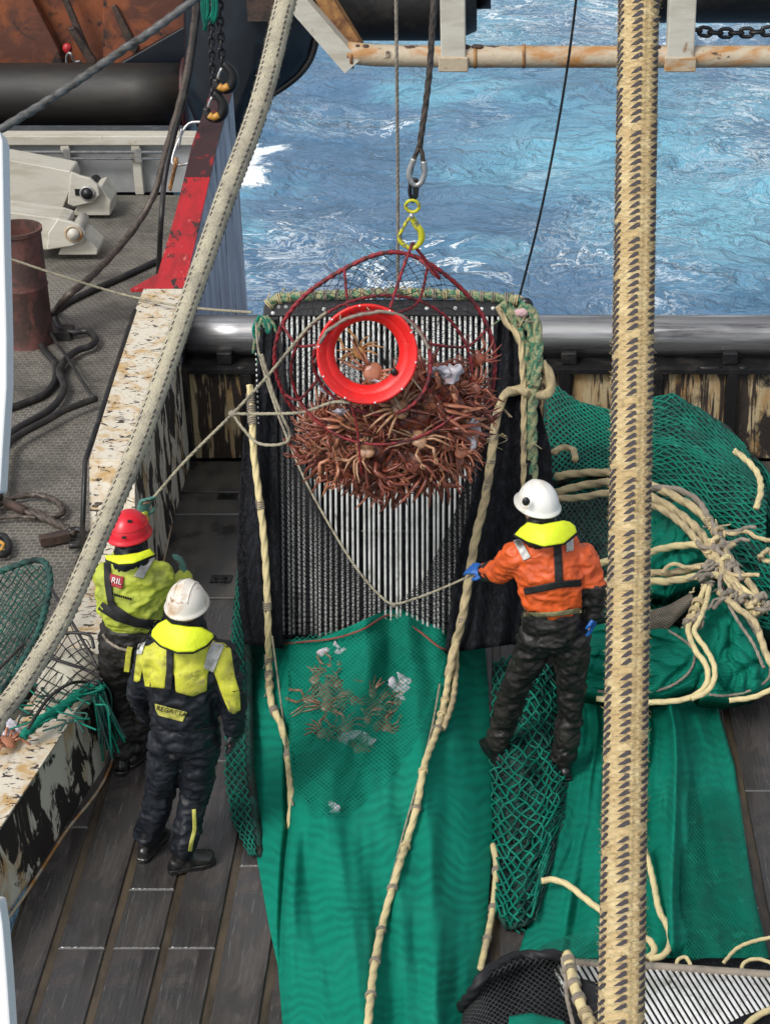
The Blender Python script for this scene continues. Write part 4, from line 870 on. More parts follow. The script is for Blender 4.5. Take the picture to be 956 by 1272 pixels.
def crab_mesh(seed):
    rd = random.Random(seed); b = MB()
    rings = []; n = 14      # carapace: flattened, wider at the back, a beak in front, rounded shell profile
    for h, s in ((-.016, .55), (-.010, .92), (0, 1.0), (.010, .9), (.017, .62), (.020, .25)):
        rings.append([Vector((math.cos(6.2832*k/n)*.050*s*(1+.08*math.cos(3*6.2832*k/n)), (math.sin(6.2832*k/n)*.054+(.012 if abs(k-n/4) < 1 else 0))*s, h+rd.uniform(-.0015, .0015))) for k in range(n)])
    vs = [p for r_ in rings for p in r_]; fs = [(i*n+k, i*n+(k+1) % n, (i+1)*n+(k+1) % n, (i+1)*n+k) for i in range(5) for k in range(n)] + [tuple(range(n))[::-1], tuple(range(5*n, 6*n))]
    b.add(vs, fs)
    for sgn in (-1, 1):
        for i in range(4):
            if i == 0: a0 = rd.uniform(-38, 30); f0 = rd.uniform(-.9, .5)
            a = R(a0+lerp(26, -26, i/3)+rd.uniform(-5, 5)); d = Vector((sgn*math.cos(a), math.sin(a), 0)); bend = rd.uniform(-.2, .6)
            fold = (f0+rd.uniform(-.15, .15))*sgn; ln = rd.uniform(.75, 1.0)*(1 if i < 3 else .75)
            d2 = Vector((d.x*math.cos(fold)-d.y*math.sin(fold), d.x*math.sin(fold)+d.y*math.cos(fold), 0))
            p0 = d*.040; p1 = p0+d*.058*ln+Vector((0, 0, .016+.02*bend)); p2 = p1+(d*.3+d2*.7)*.060*ln+Vector((0, 0, -.010-.03*bend)); p3 = p2+d2*.060*ln+Vector((0, 0, -.03*bend-.012))
            b.tube([p0, p0.lerp(p1, .5), p1, p1.lerp(p2, .5), p2, p2.lerp(p3, .6), p3], [.0095, .0145, .0120, .0135, .0100, .0075, .0016], 6, flat=.6)
        a = R(66+rd.uniform(-8, 16)); d = Vector((sgn*math.cos(a), math.sin(a), 0)); p0 = d*.045; p1 = p0+d*.05+Vector((sgn*.03, 0, .02)); p2 = p1+Vector((-sgn*.012, .055, -.012)); 
        b.tube([p0, p1, p1.lerp(p2, .3), p2], [.009, .009, .0125, .009], 6)
        for q in (-.006, .006): b.tube([p2, p2+Vector((q*1.6, .022, 0)), p2+Vector((q*.4-sgn*.004, .042, 0))], [.006, .0045, .001], 5)
    o = b.build('crab', CRAB, base=(0, 0, 0)); me = o.data; bpy.data.objects.remove(o); return me
CM = [crab_mesh(s) for s in range(6)]
def put_crab(pos, rot, scale, label, group, mi=None, m=None):
    o = bpy.data.objects.new('crab', CM[mi if mi is not None else random.randrange(len(CM))]); COL.objects.link(o)
    if m:
        o.data = o.data.copy(); o.data.materials[0] = m
    o.location = pos; o.rotation_euler = rot; o.scale = (scale,)*3; tag(o, label, 'crab', group); return o
random.seed(21)
def heap(px, py):
    """inside the lower part of the pot?"""
    if not (382 < px < 590): return False
    top = interp([(362, 524), (385, 515), (420, 518), (440, 504), (480, 484), (520, 478), (560, 480), (590, 472), (606, 470)], px)
    bot = interp([(362, 536), (375, 554), (400, 577), (440, 596), (480, 603), (530, 595), (570, 573), (592, 549), (606, 508)], px)
    return top < py < bot
cnt = 0
GLAB = 'reddish brown crab tangled among the others in the pot\'s heap'
spots = []
while cnt < 240:
    px, py = random.uniform(362, 606), random.uniform(455, 612)
    if not heap(px, py): continue
    lay = cnt/240.0
    if any(math.hypot(px-a, py-c) < 10 and abs(l-lay) < .12 for a, c, l in spots[-60:]): continue
    spots.append((px, py, lay))
    edge = abs((px-478)/130)**2
    Y = lerp(PY+.26, PY-.20+.10*edge+.0009*abs(py-545), lay)
    nrm = Vector((random.uniform(-.55, .55), -1, random.uniform(-.3, .8))).normalized()
    q = nrm.to_track_quat('Z', 'Y').to_matrix() @ Matrix.Rotation(random.uniform(0, 6.28), 3, 'Z')
    put_crab(D(px, py, Y), q.to_euler(), random.choice([.7, .85, 1.0, 1.15, 1.4])*random.uniform(.92, 1.08)*(.58 if not (heap(px, py+12) and heap(px-16, py) and heap(px+16, py)) else 1), GLAB, 'crabs heaped in the hanging pot'); cnt += 1
bn_ = coons([(362, 520), (430, 505), (520, 490), (612, 470)], [(400, 588), (450, 606), (520, 604), (572, 582)], [(362, 520), (374, 558), (400, 588)], [(612, 470), (604, 535), (572, 582)])
MB().net(lambda u, v: D(*bn_(u, v), PY-.27+.22*abs(2*u-1)**2.2+.10*v*v), 22, 14, .0020, 3, .3).build('belly_netting', NETBLACK, pot)['kind'] = 'stuff'
rope('belly_hoop', [D(x, y, PY-.26+.18*abs((x-478)/125)**2.2) for x, y in [(372, 500), (395, 525), (430, 545), (470, 552), (510, 546), (545, 530), (572, 508)]], .0075, POTRED, pot, lobes=2, pitch=.05)
rope('belly_hoop', [D(x, y, PY-.28+.1*abs((x-478)/125)**2.2) for x, y in [(437, 506), (443, 530), (446, 560), (449, 590)]], .006, POTRED, pot, lobes=2, pitch=.05)
def facing(nrm, spin): return (Vector(nrm).normalized().to_track_quat('Z', 'Y').to_matrix() @ Matrix.Rotation(R(spin), 3, 'Z')).to_euler()
put_crab(D(463, 463, PY-.17), facing((.1, -1, .4), 160), 1.1, 'dark red crab sitting upright inside the red funnel ring', None, 1)
put_crab(D(446, 438, PY-.12), facing((-.3, -1, .2), 40), .75, 'small orange crab climbing at the centre of the red ring', None, 2, crabmat('orange_crab_shell', (.50, .24, .08), (.52, .26, .09), (.55, .28, .10)))
put_crab(D(594, 446, PY+.10), facing((0, -1, .2), 10), .8, 'lone red brown crab clinging to the netting right of the heap', None, 3)
for i, (px, py, Y, s, sp, lab) in enumerate([(497, 508, PY-.23, 1.2, 30, 'tan crab lying on top of the heap below the red ring'), (520, 545, PY-.22, 1.05, 200, 'pale tan crab with spread claws in the middle of the heap'), (455, 560, PY-.21, 1.1, 100, 'tan crab with folded legs low in the left middle of the heap')]):
    put_crab(D(px, py, Y), facing((.5-.5*i, -1, .5+.4*i), sp), s*.9, lab, None, i, CRABPALE)
# pale soft scraps of bycatch among the crabs
PALE = mat('pale_bycatch', (0.44, 0.42, 0.46), 0.25, layers=[((0.34, 0.20, 0.19), 0.4, 9, 0.52, 0.7, 4, 0.4)], bump=(25, 0.4, 4))
def scrap(pos, rx, rz, tilt, label, seed, m=PALE, rot=None):
    rd = random.Random(seed); b = MB(); b.ell((0, 0, 0), (rx*.9, .008, rz*.9), 32, 16)
    for p in b.v:
        k = 1+.55*nz((p.x*26+seed, p.z*26, seed))+.25*nz((p.x*60, p.z*60+seed, 1)); p.x *= k; p.z *= k; p.y += .05*nz((p.x*16, p.z*16+seed, 4))+.015*nz((p.x*45, p.z*45, 8))
    Mx = Matrix.Rotation(R(tilt), 3, 'Y') if rot is None else rot
    b.v = [Mx @ p + Vector(pos) for p in b.v]; o = b.build('fish_scrap', m); tag(o, label, 'fish', 'pale scraps of bycatch'); return o
for i, (px, py, rx, rz, t_, lab) in enumerate([(412, 478, .10, .065, 30, 'pale wrinkled fish at the lower left of the red ring'), (428, 515, .075, .045, 20, 'pinkish pale fish left of the heap\'s top'), (560, 465, .08, .055, -40, 'white torn fish on the upper right of the heap'), (585, 540, .055, .11, 10, 'grey glassy fish at the right edge of the heap'), (478, 478, .09, .03, 15, 'lilac fish strip just inside the lower red ring'), (544, 462, .05, .06, 70, 'small grey scrap right of the red ring')]):
    scrap(D(px, py, PY-.20+.0008*abs(px-478)), rx, rz, t_, lab, i)
b = MB().net(lambda u, v: D(425+22*u, 448+34*v, PY-.13+.03*math.sin(3*u)), 8, 12, .0035, 4, .4); tag(b.build('white_sponge', BARWHITE), 'white lacy sponge caught in the left of the red ring', 'sponge')
# catch inside the see-through part of the green bag
random.seed(5); k = 0
DULL = crabmat('dull_tan_crab_shell', (.16, .085, .05), (.21, .12, .07), (.27, .16, .10)); CMT = []
for me_ in CM[:4]:
    m2_ = me_.copy(); m2_.materials[0] = DULL; CMT.append(m2_)
for (px, py) in [(392, 845), (405, 878), (420, 850), (440, 870), (455, 895), (470, 880), (430, 905), (460, 862), (400, 912), (385, 870), (445, 930), (480, 905), (500, 860), (412, 830)]:
    p = bag(px, py, -.035); q = (Vector((random.uniform(-.3, .3), -.5, 1)).normalized().to_track_quat('Z', 'Y').to_matrix() @ Matrix.Rotation(random.uniform(0, 6.28), 3, 'Z')).to_euler()
    put_crab(p, q, random.uniform(.6, .8), 'tan crab trapped under the see through green netting', 'crabs under the green netting', None, None).data = CMT[k % len(CMT)]; k += 1
for i, (px, py, rx, rz, t_, lab) in enumerate([(415, 812, .10, .06, 10, 'pale flatfish showing under the netting just below the grid'), (498, 858, .11, .055, 50, 'silvery fish under the netting right of the fold'), (432, 915, .07, .045, -20, 'left of two pale round fish low in the green bag'), (452, 918, .07, .045, 30, 'right of two pale round fish low in the green bag'), (505, 848, .07, .04, 60, 'small white fish beside the silvery one under the netting'), (412, 1005, .07, .04, 20, 'faint pale fish lowest in the green bag')]):
    rot = Matrix.Rotation(R(-62), 3, 'X') @ Matrix.Rotation(R(t_), 3, 'Y'); scrap(bag(px, py, -.022), rx, rz, 0, lab, 20+i, rot=rot)

# ---------------- crane hook, wires and tag lines
hk = thing('crane_hook', 'brown crane wire ending in a yellow safety hook above the pot', 'hook', D(510, 308, PY+.12))
HY = PY+.12
rope('crane_wire', [D(590, -650, HY), D(543, -60, HY), D(533, 90, HY), D(521, 182, HY)], .016, WIREBROWN, hk, pitch=.07)
for (a, c_) in (([(521, 180), (514, 198), (509, 216), (512, 226)], .012), ([(521, 180), (525, 196), (526, 214), (520, 226)], .012)):
    rope('wire_eye', [D(x, y, HY) for x, y in a[:3]], c_, WIREBROWN, hk, pitch=.05)
MB().tube(catmull([D(x, y, HY) for x, y in [(514, 197), (508, 214), (510, 224), (516, 230), (523, 226), (527, 214), (526, 200)]], .008), .0165, 10).build('thimble', STEEL, hk)
b = MB(); b.tube(catmull([D(x, y, HY) for x, y in [(516, 222), (510, 228), (509, 240), (513, 250), (517, 240), (518, 228), (516, 222)]], .006), .011, 8); b.build('shackle', BLACKSTEEL, hk)
MB().box(D(516, 238, HY), (.03, .04, .05)).build('swivel', BLACKSTEEL, hk, smooth=False)
MB().ring(D(512, 256, HY), .036, .0095, (0, 1, .2), 28, 8).build('hook_eye', YELLOWMETAL, hk)
hp = [(510, 266), (513, 273), (517, 280), (522, 287), (523.5, 296), (519.5, 304), (512, 308), (504, 306), (497, 299), (496, 291)]
MB().tube(catmull([D(x, y, HY) for x, y in hp], .006), [lerp(.013, .020, math.sin(math.pi*min(1, i/30))) for i in range(200)][:len(catmull([D(x, y, HY) for x, y in hp], .006))], 10).build('hook_body', YELLOWMETAL, hk)
MB().tube(catmull([D(x, y, HY-.004) for x, y in [(509, 269), (504, 277), (499, 286), (496, 292)]], .006), .0095, 8).build('latch', YELLOWMETAL, hk)
MB().tube([D(511, 268, HY-.035), D(511, 268, HY+.035)], .015, 12).build('pivot', STEEL, hk)
rope('hoist_line', [D(484, -650, 9.9), D(491, -60, 10.4), D(493, 120, 10.55), D(494, 250, 10.75), GRD(494, 372, .05)], .0095, CORDGREY, None, pitch=.04, label='thin tan hoisting line running up from the grid\'s top edge', cat='rope')
rope('dark_wire', [D(790, -600, 12.6), D(717, -60, 13.2), D(715, 0, 13.25), D(697, 130, 13.4), D(672, 260, 13.5), D(645, 368, 13.6)], .0095, BLACKSTEEL, None, lobes=0, step=.1, label='thin dark wire slanting over the sea to the grid\'s right corner', cat='wire')
# tag lines
WLH = D(186, 624, 9.62)
tl = thing('tag_line', 'beige tag line from the red helmet man\'s glove to the pot', 'rope', D(292, 513, 9.5))
rope('line', [WLH, D(230, 573, 9.6), D(289, 514, 9.5), D(330, 470, 9.4), D(380, 410, 9.3), D(405, 388, 9.25)], .0088, THINCORD, tl, lobes=2)
rope('line', [D(289, 514, 9.5), D(330, 514, 9.4), D(375, 512, 9.3), D(412, 500, 9.2), D(435, 500, 9.12)], .0085, THINCORD, tl, lobes=2)
rope('loop', [D(289, 514, 9.5), D(300, 530, 9.45), D(318, 549, 9.4), D(338, 553, 9.35), D(356, 549, 9.35), D(360, 538, 9.35), D(352, 520, 9.35), D(340, 490, 9.38), D(325, 440, 9.4)], .0085, THINCORD, tl, lobes=2)
MB().ell(D(289, 514, 9.5), (.026, .022, .022), 10, 7).build('knot', CORDGREY, tl)
tl2 = thing('tag_line', 'thin cord hanging across the grid to the orange man\'s blue glove', 'rope', D(489, 752, 9.7))
OH = D(592, 711, 9.32)
rope('cord', [D(318, 400, 10.6), D(322, 440, 10.5), D(340, 500, 10.35), D(357, 545, 10.2), D(376, 590, 10.05), D(405, 645, 9.85), D(440, 702, 9.66), D(470, 738, 9.55), D(489, 750, 9.5), D(520, 742, 9.45), D(560, 726, 9.4), OH], .0070, THINCORD, tl2, lobes=2)
MB().ell(D(489, 752, 9.5), (.018, .016, .016), 10, 7).build('knot', CORDGREY, tl2)

# ================================================================== HEAPED NETS AND ROPES ON THE RIGHT
random.seed(31)
PT = [(480, 12.95), (520, 12.6), (560, 12.15), (620, 11.5), (690, 10.75), (760, 10.25), (830, 9.85), (880, 9.62)]
def pil(px, py, o=0.0):
    return D(px, py, interp(PT, py)-o)
nh = thing('net_heap', 'heap of coarse dark green trawl netting against the stern bulkhead', 'net', (1.2, 12.3, 0))
top = [(676, 492), (690, 488), (720, 500), (765, 512), (800, 496), (835, 489), (870, 508), (905, 530), (935, 566), (952, 580), (975, 640)]
ch = coons(top, [(672, 760), (760, 770), (860, 745), (975, 790)], [(676, 492), (674, 600), (672, 760)], [(975, 640), (980, 710), (975, 790)])
def lump(u, v): return .16*nz((u*3.1, v*2.6, 1))+.09*nz((u*7, v*6, 4))+.045*nz((u*15, v*13, 9))
def warp(u, v, k=1.0):
    return (u+k*(.045*nz((u*2.3, v*2.3, 5))+.02*nz((u*6, v*6, 2))), v+k*(.06*nz((u*2.0, v*2.6, 11))+.025*nz((u*6, v*6, 7))))
def hf(u, v, o=0.0):
    x, y = ch(min(1, max(0, u)), min(1, max(0, v))); e = sstep(0, .06, v); return pil(x, y, .10+o+lump(u, v)*e)
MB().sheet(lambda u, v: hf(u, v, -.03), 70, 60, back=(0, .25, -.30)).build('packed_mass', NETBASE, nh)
MB().net(lambda u, v: hf(*warp(u, v), .0+.02*math.sin(u*50)), 30, 46, .0085, 4, .35).build('coarse_twine', NETGREEN, nh)['kind'] = 'stuff'
MB().net(lambda u, v: hf(*warp(u, v, 1.6), -.02), 46, 56, .0062, 4, .4).build('coarse_twine', NETDARK, nh)['kind'] = 'stuff'
# bulging roll of net behind, right of the big hawser
cr_ = coons([(800, 497), (835, 489), (880, 515), (925, 552)], [(806, 600), (850, 625), (900, 650), (950, 672)], [(800, 497), (798, 550), (806, 600)], [(925, 552), (952, 610), (950, 672)])
def rf(u, v, o=0.0):
    u, v = min(1, max(0, u)), min(1, max(0, v)); x, y = cr_(u, v); return pil(x, y, .16+o+.30*math.sin(math.pi*min(1, max(0, v)))**.7*math.sin(math.pi*(.08+.84*u))**.5+.05*nz((u*6, v*5, 2)))
MB().sheet(lambda u, v: rf(u, v, -.03), 40, 30, back=(0, .25, -.25)).build('rolled_mass', NETBASE, nh)
MB().net(lambda u, v: rf(*warp(u, v, 1.3)), 18, 40, .0085, 4, .25).build('rolled_twine', NETGREEN, nh)['kind'] = 'stuff'
MB().net(lambda u, v: rf(u, v, -.015), 30, 46, .0058, 4, .3).build('rolled_twine', NETDARK, nh)['kind'] = 'stuff'
# fan of stretched net from the grid's corner with grey netting under it
cf = coons([(678, 470), (720, 500), (760, 515)], [(684, 600), (720, 585), (765, 585)], [(678, 470), (680, 540), (684, 600)], [(760, 515), (764, 550), (765, 585)])
def ff(u, v, o=0.0):
    x, y = cf(u, v); return pil(x, y, .26+o+.05*math.sin(3*u)+.02*nz((u*6, v*6, 3)))
MB().sheet(lambda u, v: ff(u, v, -.03), 20, 20, back=(0, .12, -.12)).build('grey_net_layer', NETGREY, nh)
MB().net(ff, 20, 30, .0075, 4, .2).build('stretched_twine', NETGREEN, nh)['kind'] = 'stuff'
# knobbly grey-brown net bundle sticking out near the hawser
c5 = coons([(688, 618), (730, 612), (762, 620)], [(690, 725), (730, 732), (764, 735)], [(688, 618), (684, 670), (690, 725)], [(762, 620), (766, 680), (764, 735)])
def g5(u, v, o=0.0):
    x, y = c5(u, v); return pil(x, y, .20+o+.12*math.sin(math.pi*min(1, max(0, v)))+.04*nz((u*8, v*8, 1)))
MB().sheet(lambda u, v: g5(u, v), 24, 24, back=(0, .15, -.15)).build('brown_net_bundle', NETGREY, nh)
MB().net(lambda u, v: g5(u, v, .02), 24, 26, .006, 4, .3).build('bundle_twine', NETDARK, nh)['kind'] = 'stuff'

# green knitted lumps between the ropes
def lumpcloth(nm, label, top, bot, left, right, puff, base_o, m=GREENKNIT2, nu=80, nv=70, fold=.045, cat='net bag', edge=None, back=(0, .22, -.22), pf=None):
    f = coons(top, bot, left, right); t = thing(nm, label, cat, pil(*poly_at(bot, .5)) if pf is None else pf(*poly_at(bot, .5)))
    def fn(u, v, o=0.0):
        x, y = f(u, v); uu, vv = min(1, max(0, u)), min(1, max(0, v))
        bul = (math.sin(math.pi*uu)**.55)*(math.sin(math.pi*vv)**.55)
        q = base_o+o+puff*bul+bul*(fold*math.sin(8*u+5*v+3*math.sin(4*v))+fold*1.6*nz((u*3.5, v*3.5, len(label)))+fold*.6*nz((u*9, v*8, 3))-fold*1.6*max(0, 1-7*abs(nz((u*2.6+v*1.2, v*2.6-u, len(label)+2))))-fold*.9*max(0, 1-6*abs(nz((u*5, v*5+u*2, 9)))))
        return pil(x, y, q)
    MB().sheet(fn, nu, nv, back=back).build('knitted_cloth', m, t, uv=True)
    return t, fn
lumpcloth('green_net_bag', 'rounded green knitted net lump under the rope bundle', [(796, 640), (840, 622), (878, 650)], [(796, 735), (830, 742), (880, 722)], [(796, 640), (792, 690), (796, 735)], [(878, 650), (893, 690), (880, 722)], .20, .20)
bagA, fA = lumpcloth('green_net_bag', 'green knitted net bag edged with white cord beside the hawser', [(700, 785), (760, 772), (800, 768), (840, 778)], [(712, 858), (760, 866), (820, 866), (862, 852)], [(700, 785), (704, 820), (712, 858)], [(840, 778), (868, 800), (872, 830), (862, 852)], .16, .34)
bagB, fB = lumpcloth('green_net_bag', 'largest green net bag tied with a cream rope loop', [(832, 795), (858, 760), (886, 728), (915, 752), (935, 775)], [(872, 866), (905, 869), (940, 862), (962, 846)], [(832, 795), (850, 830), (872, 866)], [(935, 775), (950, 800), (962, 830), (962, 846)], .17, .30)
rope('edge_cord', [fA(x, y, .012) for x, y in [(.62, .02), (.75, .06), (.9, .25), (.95, .5), (.9, .75), (.75, .9), (.5, .95), (.2, .95)]], .008, BARWHITE and CORDGREY, bagA)
rope('edge_cord', [fB(x, y, .012) for x, y in [(.55, .03), (.8, .05), (.93, .3), (.96, .6), (.9, .9), (.6, .96), (.3, .96), (.1, .95)]], .008, CORDGREY, bagB)
# brown rope-net tube and rope bundle
cu = coons([(796, 762), (830, 752), (858, 736)], [(796, 785), (830, 780), (862, 748)], [(796, 762), (796, 785)], [(858, 736), (862, 748)])
t = thing('net_sleeve', 'brown knitted sleeve lying above the green bag', 'net sleeve', pil(830, 780))
def sl_(u, v, o=0): x, y = cu(u, v); return pil(x, y, .40+o+.06*math.sin(math.pi*v))
MB().sheet(sl_, 30, 10, back=(0, .1, -.08)).build('sleeve', NETGREY, t); MB().net(lambda u, v: sl_(u, v, .006), 40, 14, .003, 3, .1).build('sleeve_twine', CORDGREY, t)['kind'] = 'stuff'
RB = [
 ([(690, 592), (720, 588), (765, 588), (805, 602), (840, 618), (872, 640), (893, 670), (905, 700)], .026, CORD, 'uppermost twisted cream rope crossing behind the hawser'),
 ([(690, 612), (725, 603), (765, 600), (806, 616), (840, 636), (868, 660), (888, 690), (905, 715), (925, 740)], .026, CORD, 'second twisted cream rope of the bundle from the top'),
 ([(684, 620), (720, 618), (765, 612), (812, 628), (845, 650), (872, 680), (892, 705), (912, 730), (938, 765)], .022, CORD, 'third twisted cream rope of the bundle from the top'),
 ([(806, 606), (840, 608), (866, 622), (878, 640), (890, 660), (905, 690), (920, 720)], .020, CORDGREY, 'greyish rope running over the top of the bundle'),
 ([(740, 700), (790, 690), (830, 680), (862, 677), (888, 682)], .022, CORDPALE, 'pale rope lying across the rounded green lump'),
 ([(735, 728), (790, 712), (830, 712), (870, 704), (898, 700), (925, 718), (940, 740)], .022, CORD, 'cream rope below the rounded green lump'),
 ([(730, 742), (790, 724), (830, 722), (868, 716), (895, 716), (925, 735), (945, 748)], .022, CORDPALE, 'lowest pale rope crossing towards the knots at right'),
 ([(880, 650), (905, 663), (925, 660), (940, 668), (958, 672)], .014, CORD, 'thin cream rope leading right over the dark net'),
 ([(886, 690), (900, 740), (915, 770), (935, 800), (948, 830)], .010, CORDGREY, 'grey cord bundle hanging down the right side'),
 ([(893, 690), (908, 735), (925, 765), (945, 790)], .009, CORDGREY, 'thin grey cord beside the hanging cord bundle'),
 ([(912, 560), (930, 575), (942, 592), (944, 612), (938, 632)], .020, CORDPALE, 'short cream rope draped over the dark net roll'),
 ([(686, 562), (700, 556), (712, 560), (714, 572)], .022, CORD, 'small cream rope loop above the white helmet'),
]
for i, (pts, r, m, lab) in enumerate(RB):
    p3 = [pil(x, y, .50+.012*(i % 4)+.03*math.sin(x*.05)+(.10 if x > 800 and y < 620 else 0)) for x, y in pts]
    rope('mooring_rope', p3, r, m, None, pitch=r*5.5, amp=.2, label=lab, cat='rope', group='ropes heaped on the nets')
rdt = random.Random(12)
for i in range(12):
    x, y = rdt.choice([(885, 660), (900, 700), (915, 735), (895, 715), (870, 705), (935, 755)]); pts = [(x, y)]; an = rdt.uniform(0, 6.28)
    for k in range(5): an += rdt.uniform(-1.0, 1.0); pts.append((pts[-1][0]+math.cos(an)*11, pts[-1][1]+math.sin(an)*9))
    rope('mooring_rope', [pil(x_, y_, .57+.02*rdt.random()) for x_, y_ in pts], rdt.choice([.009, .012, .016]), rdt.choice([CORD, CORDGREY, CORDGREY]), None, amp=.2, label='short tangled rope end among the knots at the right', cat='rope', group='tangled rope ends among the knots')
# knots, lashings and frayed ends along the bundle
kt = thing('knot_cluster', 'tangle of cream knots binding the ropes at the right', 'knots', pil(900, 720, .5))
for (px, py) in [(888, 672), (895, 682), (898, 698), (880, 704), (908, 706), (876, 718), (905, 738), (935, 752), (945, 744), (866, 770), (858, 772), (892, 660), (950, 690), (925, 744)]:
    b = MB(); c = pil(px, py, .56)
    for k in range(3):
        pts = [c+Vector((math.cos(a)*.035+random.uniform(-.012, .012), -.015*k+math.sin(2*a)*.015, math.sin(a)*.03+random.uniform(-.012, .012))) for a in [6.2832*i/7+k for i in range(6)]]
        b.tube(catmull(pts, .008), .014, 7, lobes=3, pitch=.06)
    b.build('knot', random.choice([CORD, CORDGREY, CORDPALE]), kt)
for i in range(70):
    px, py = random.choice([(888, 650), (893, 680), (905, 720), (862, 772), (940, 750), (870, 730), (892, 700), (905, 700), (884, 690)]); a = pil(px+random.uniform(-9, 9), py+random.uniform(-9, 9), .56)
    d = Vector((random.uniform(-.06, .06), -.02, random.uniform(-.10, .03))); MB().tube(catmull([a, a+d*.5+Vector((random.uniform(-.02, .02), -.02, .01)), a+d], .012), .0055, 5).build('frayed_end', random.choice([CORD, CORDGREY, CORDPALE, CORDGREY]), kt)
lp = thing('rope_loop', 'doubled cream rope loop hanging over the green bags', 'rope', pil(870, 866, .5))
L1 = [pil(x, y, .58) for x, y in [(876, 728), (868, 745), (860, 765), (854, 782), (862, 806), (876, 826), (878, 846), (868, 860), (848, 869), (820, 872), (790, 872), (740, 868)]]
rope('strand', L1, .017, CORDPALE, lp, amp=.1); rope('strand', [pil(x, y, .60) for x, y in [(880, 730), (876, 750), (868, 770), (862, 785), (876, 806), (886, 826), (886, 845), (876, 860), (858, 868)]], .016, CORDPALE, lp, amp=.1)
wraps(L1, .03, CORD, lp, 'lashing', (.10, .15, .20), 3)
rope('cream_rope', [pil(x, y, .56) for x, y in [(892, 735), (915, 755), (936, 772), (945, 795), (952, 815), (964, 835)]], .020, CORD, None, pitch=.09, label='thick cream rope along the right edge of the largest green bag', cat='rope')
rope('cream_rope', [pil(x, y, .50) for x, y in [(905, 870), (935, 866), (962, 854)]], .016, CORDPALE, None, amp=.1, label='cream rope under the lower edge of the largest green bag', cat='rope')

# ---------------- flat green netting spread on the deck, right
gs = thing('spread_net', 'long green fine meshed net spread over the deck at right', 'net', (.9, 8.3, 0))
fs_ = coons([(716, 842), (790, 838), (882, 846)], [(632, 1214), (720, 1206), (840, 1212), (968, 1226)], [(716, 842), (718, 905), (704, 960), (690, 1020), (668, 1100), (645, 1180), (632, 1214)], [(882, 846), (894, 890), (912, 950), (924, 1040), (938, 1120), (955, 1190), (968, 1226)])
def sn(u, v):
    x, y = fs_(u, v); uu = min(1, max(0, u)); e = math.sin(math.pi*uu)**.4 if 0 < uu < 1 else 0
    s = u+.05*math.sin(3.2*v)
    z = .010+e*(.09+.036*math.sin(s*19+2*v)+.026*math.sin(s*37-3*v+math.sin(6*v))+.08*nz((u*4, v*2.2, 6))+.045*nz((u*12, v*5, 8))+.015*nz((u*28, v*12, 3)))
    z += .12*math.exp(-((u-.30-.15*v)/.03)**2)*sstep(.0, .1, v)*sstep(.8, .6, v)+.10*math.exp(-((u-.66+.06*v)/.025)**2)*sstep(.02, .1, v)+.07*math.exp(-((u-.52+.20*v)/.02)**2)*sstep(.1, .2, v)*sstep(.7, .5, v)+.06*math.exp(-((u-.12-.06*v)/.025)**2)*sstep(.0, .1, v)
    z -= .03*max(0, 1-6*abs(nz((u*3.5+v, v*2.0-u, 4))))*e
    z = .02+(z-.02)*sstep(1.0, .86, v); z += .16*sstep(.10, .0, v)
    return G(x, y, max(.008, z))
MB().sheet(sn, 120, 130, back=(0, 0, -.006)).build('net_cloth', GREENKNIT2, gs, uv=True)
c7 = coons([(838, 985), (880, 975), (918, 985)], [(850, 1195), (905, 1185), (948, 1190)], [(838, 985), (842, 1090), (850, 1195)], [(918, 985), (930, 1080), (948, 1190)])
def open7(u, v):
    x, y = c7(u, v); p = G(x, y, .0); 
    return G(x, y, .14+.025*nz((u*4, v*4, 2))+.01*math.sin(u*8))
MB().net(open7, 44, 70, .0020, 3, .1).build('open_overlay', NETGREEN, gs)['kind'] = 'stuff'
def gl(px, py, z=.16): return G(px, py, z)
for pts, r, lab in [([(672, 1094), (688, 1093), (706, 1100), (726, 1116), (748, 1132), (775, 1145)], .017, 'short cream rope end crossing behind the hawser over the spread net'),
    ([(798, 1050), (806, 1075), (812, 1100), (818, 1130), (828, 1150), (832, 1170), (824, 1186), (806, 1192)], .017, 'cream rope curling on the spread net right of the hawser'),
    ([(795, 1163), (808, 1170), (812, 1182), (804, 1190)], .017, 'stub of cream rope beside the hawser near the white bars'),
    ([(898, 1196), (915, 1178), (940, 1168), (975, 1162)], .010, 'thin pale cord looping at the right edge'),
    ([(838, 1205), (842, 1192), (852, 1190), (860, 1206)], .010, 'small pale cord hoop standing by the white bars'),
    ([(918, 1210), (925, 1195), (945, 1192), (975, 1205)], .010, 'thin pale cord hoop at the far right by the white bars')]:
    p3 = [gl(x, y, .17) for x, y in pts]; rope('cream_rope', p3, r, CORDPALE, None, amp=.10, label=lab, cat='rope'); 

# ---------------- second grid and its black netting, bottom right
g2 = thing('spare_grid', 'white barred sorting grid lying flat at the bottom right', 'sorting grid', G(830, 1270, 0))
for i in range(44):
    x = 640+8.2*i; a = G(x+16, interp([(600, 1186), (720, 1194), (800, 1199), (956, 1212), (1000, 1214)], x+16), .20); c = G(x+92, 1325, .16); MB().tube([a, c], .0095, 7).build('bar', BARWHITE, g2)
MB().tube(catmull([G(x, y, .205) for x, y in [(640, 1188), (720, 1196), (800, 1200), (900, 1207), (1000, 1214)]], .1), .022, 8).build('top_rail', CORDGREY, g2)
def under(u, v): return G(lerp(620, 1010, u), lerp(1190, 1330, v), .10+.02*nz((u*6, v*5, 1)))
MB().sheet(under, 20, 10, back=(0, 0, -.08)).build('dark_backing', BLACKCLOTH, g2)
bn = thing('black_net_bundle', 'bundle of black fine netting with frayed edge at the bottom centre', 'net', G(640, 1260, 0))
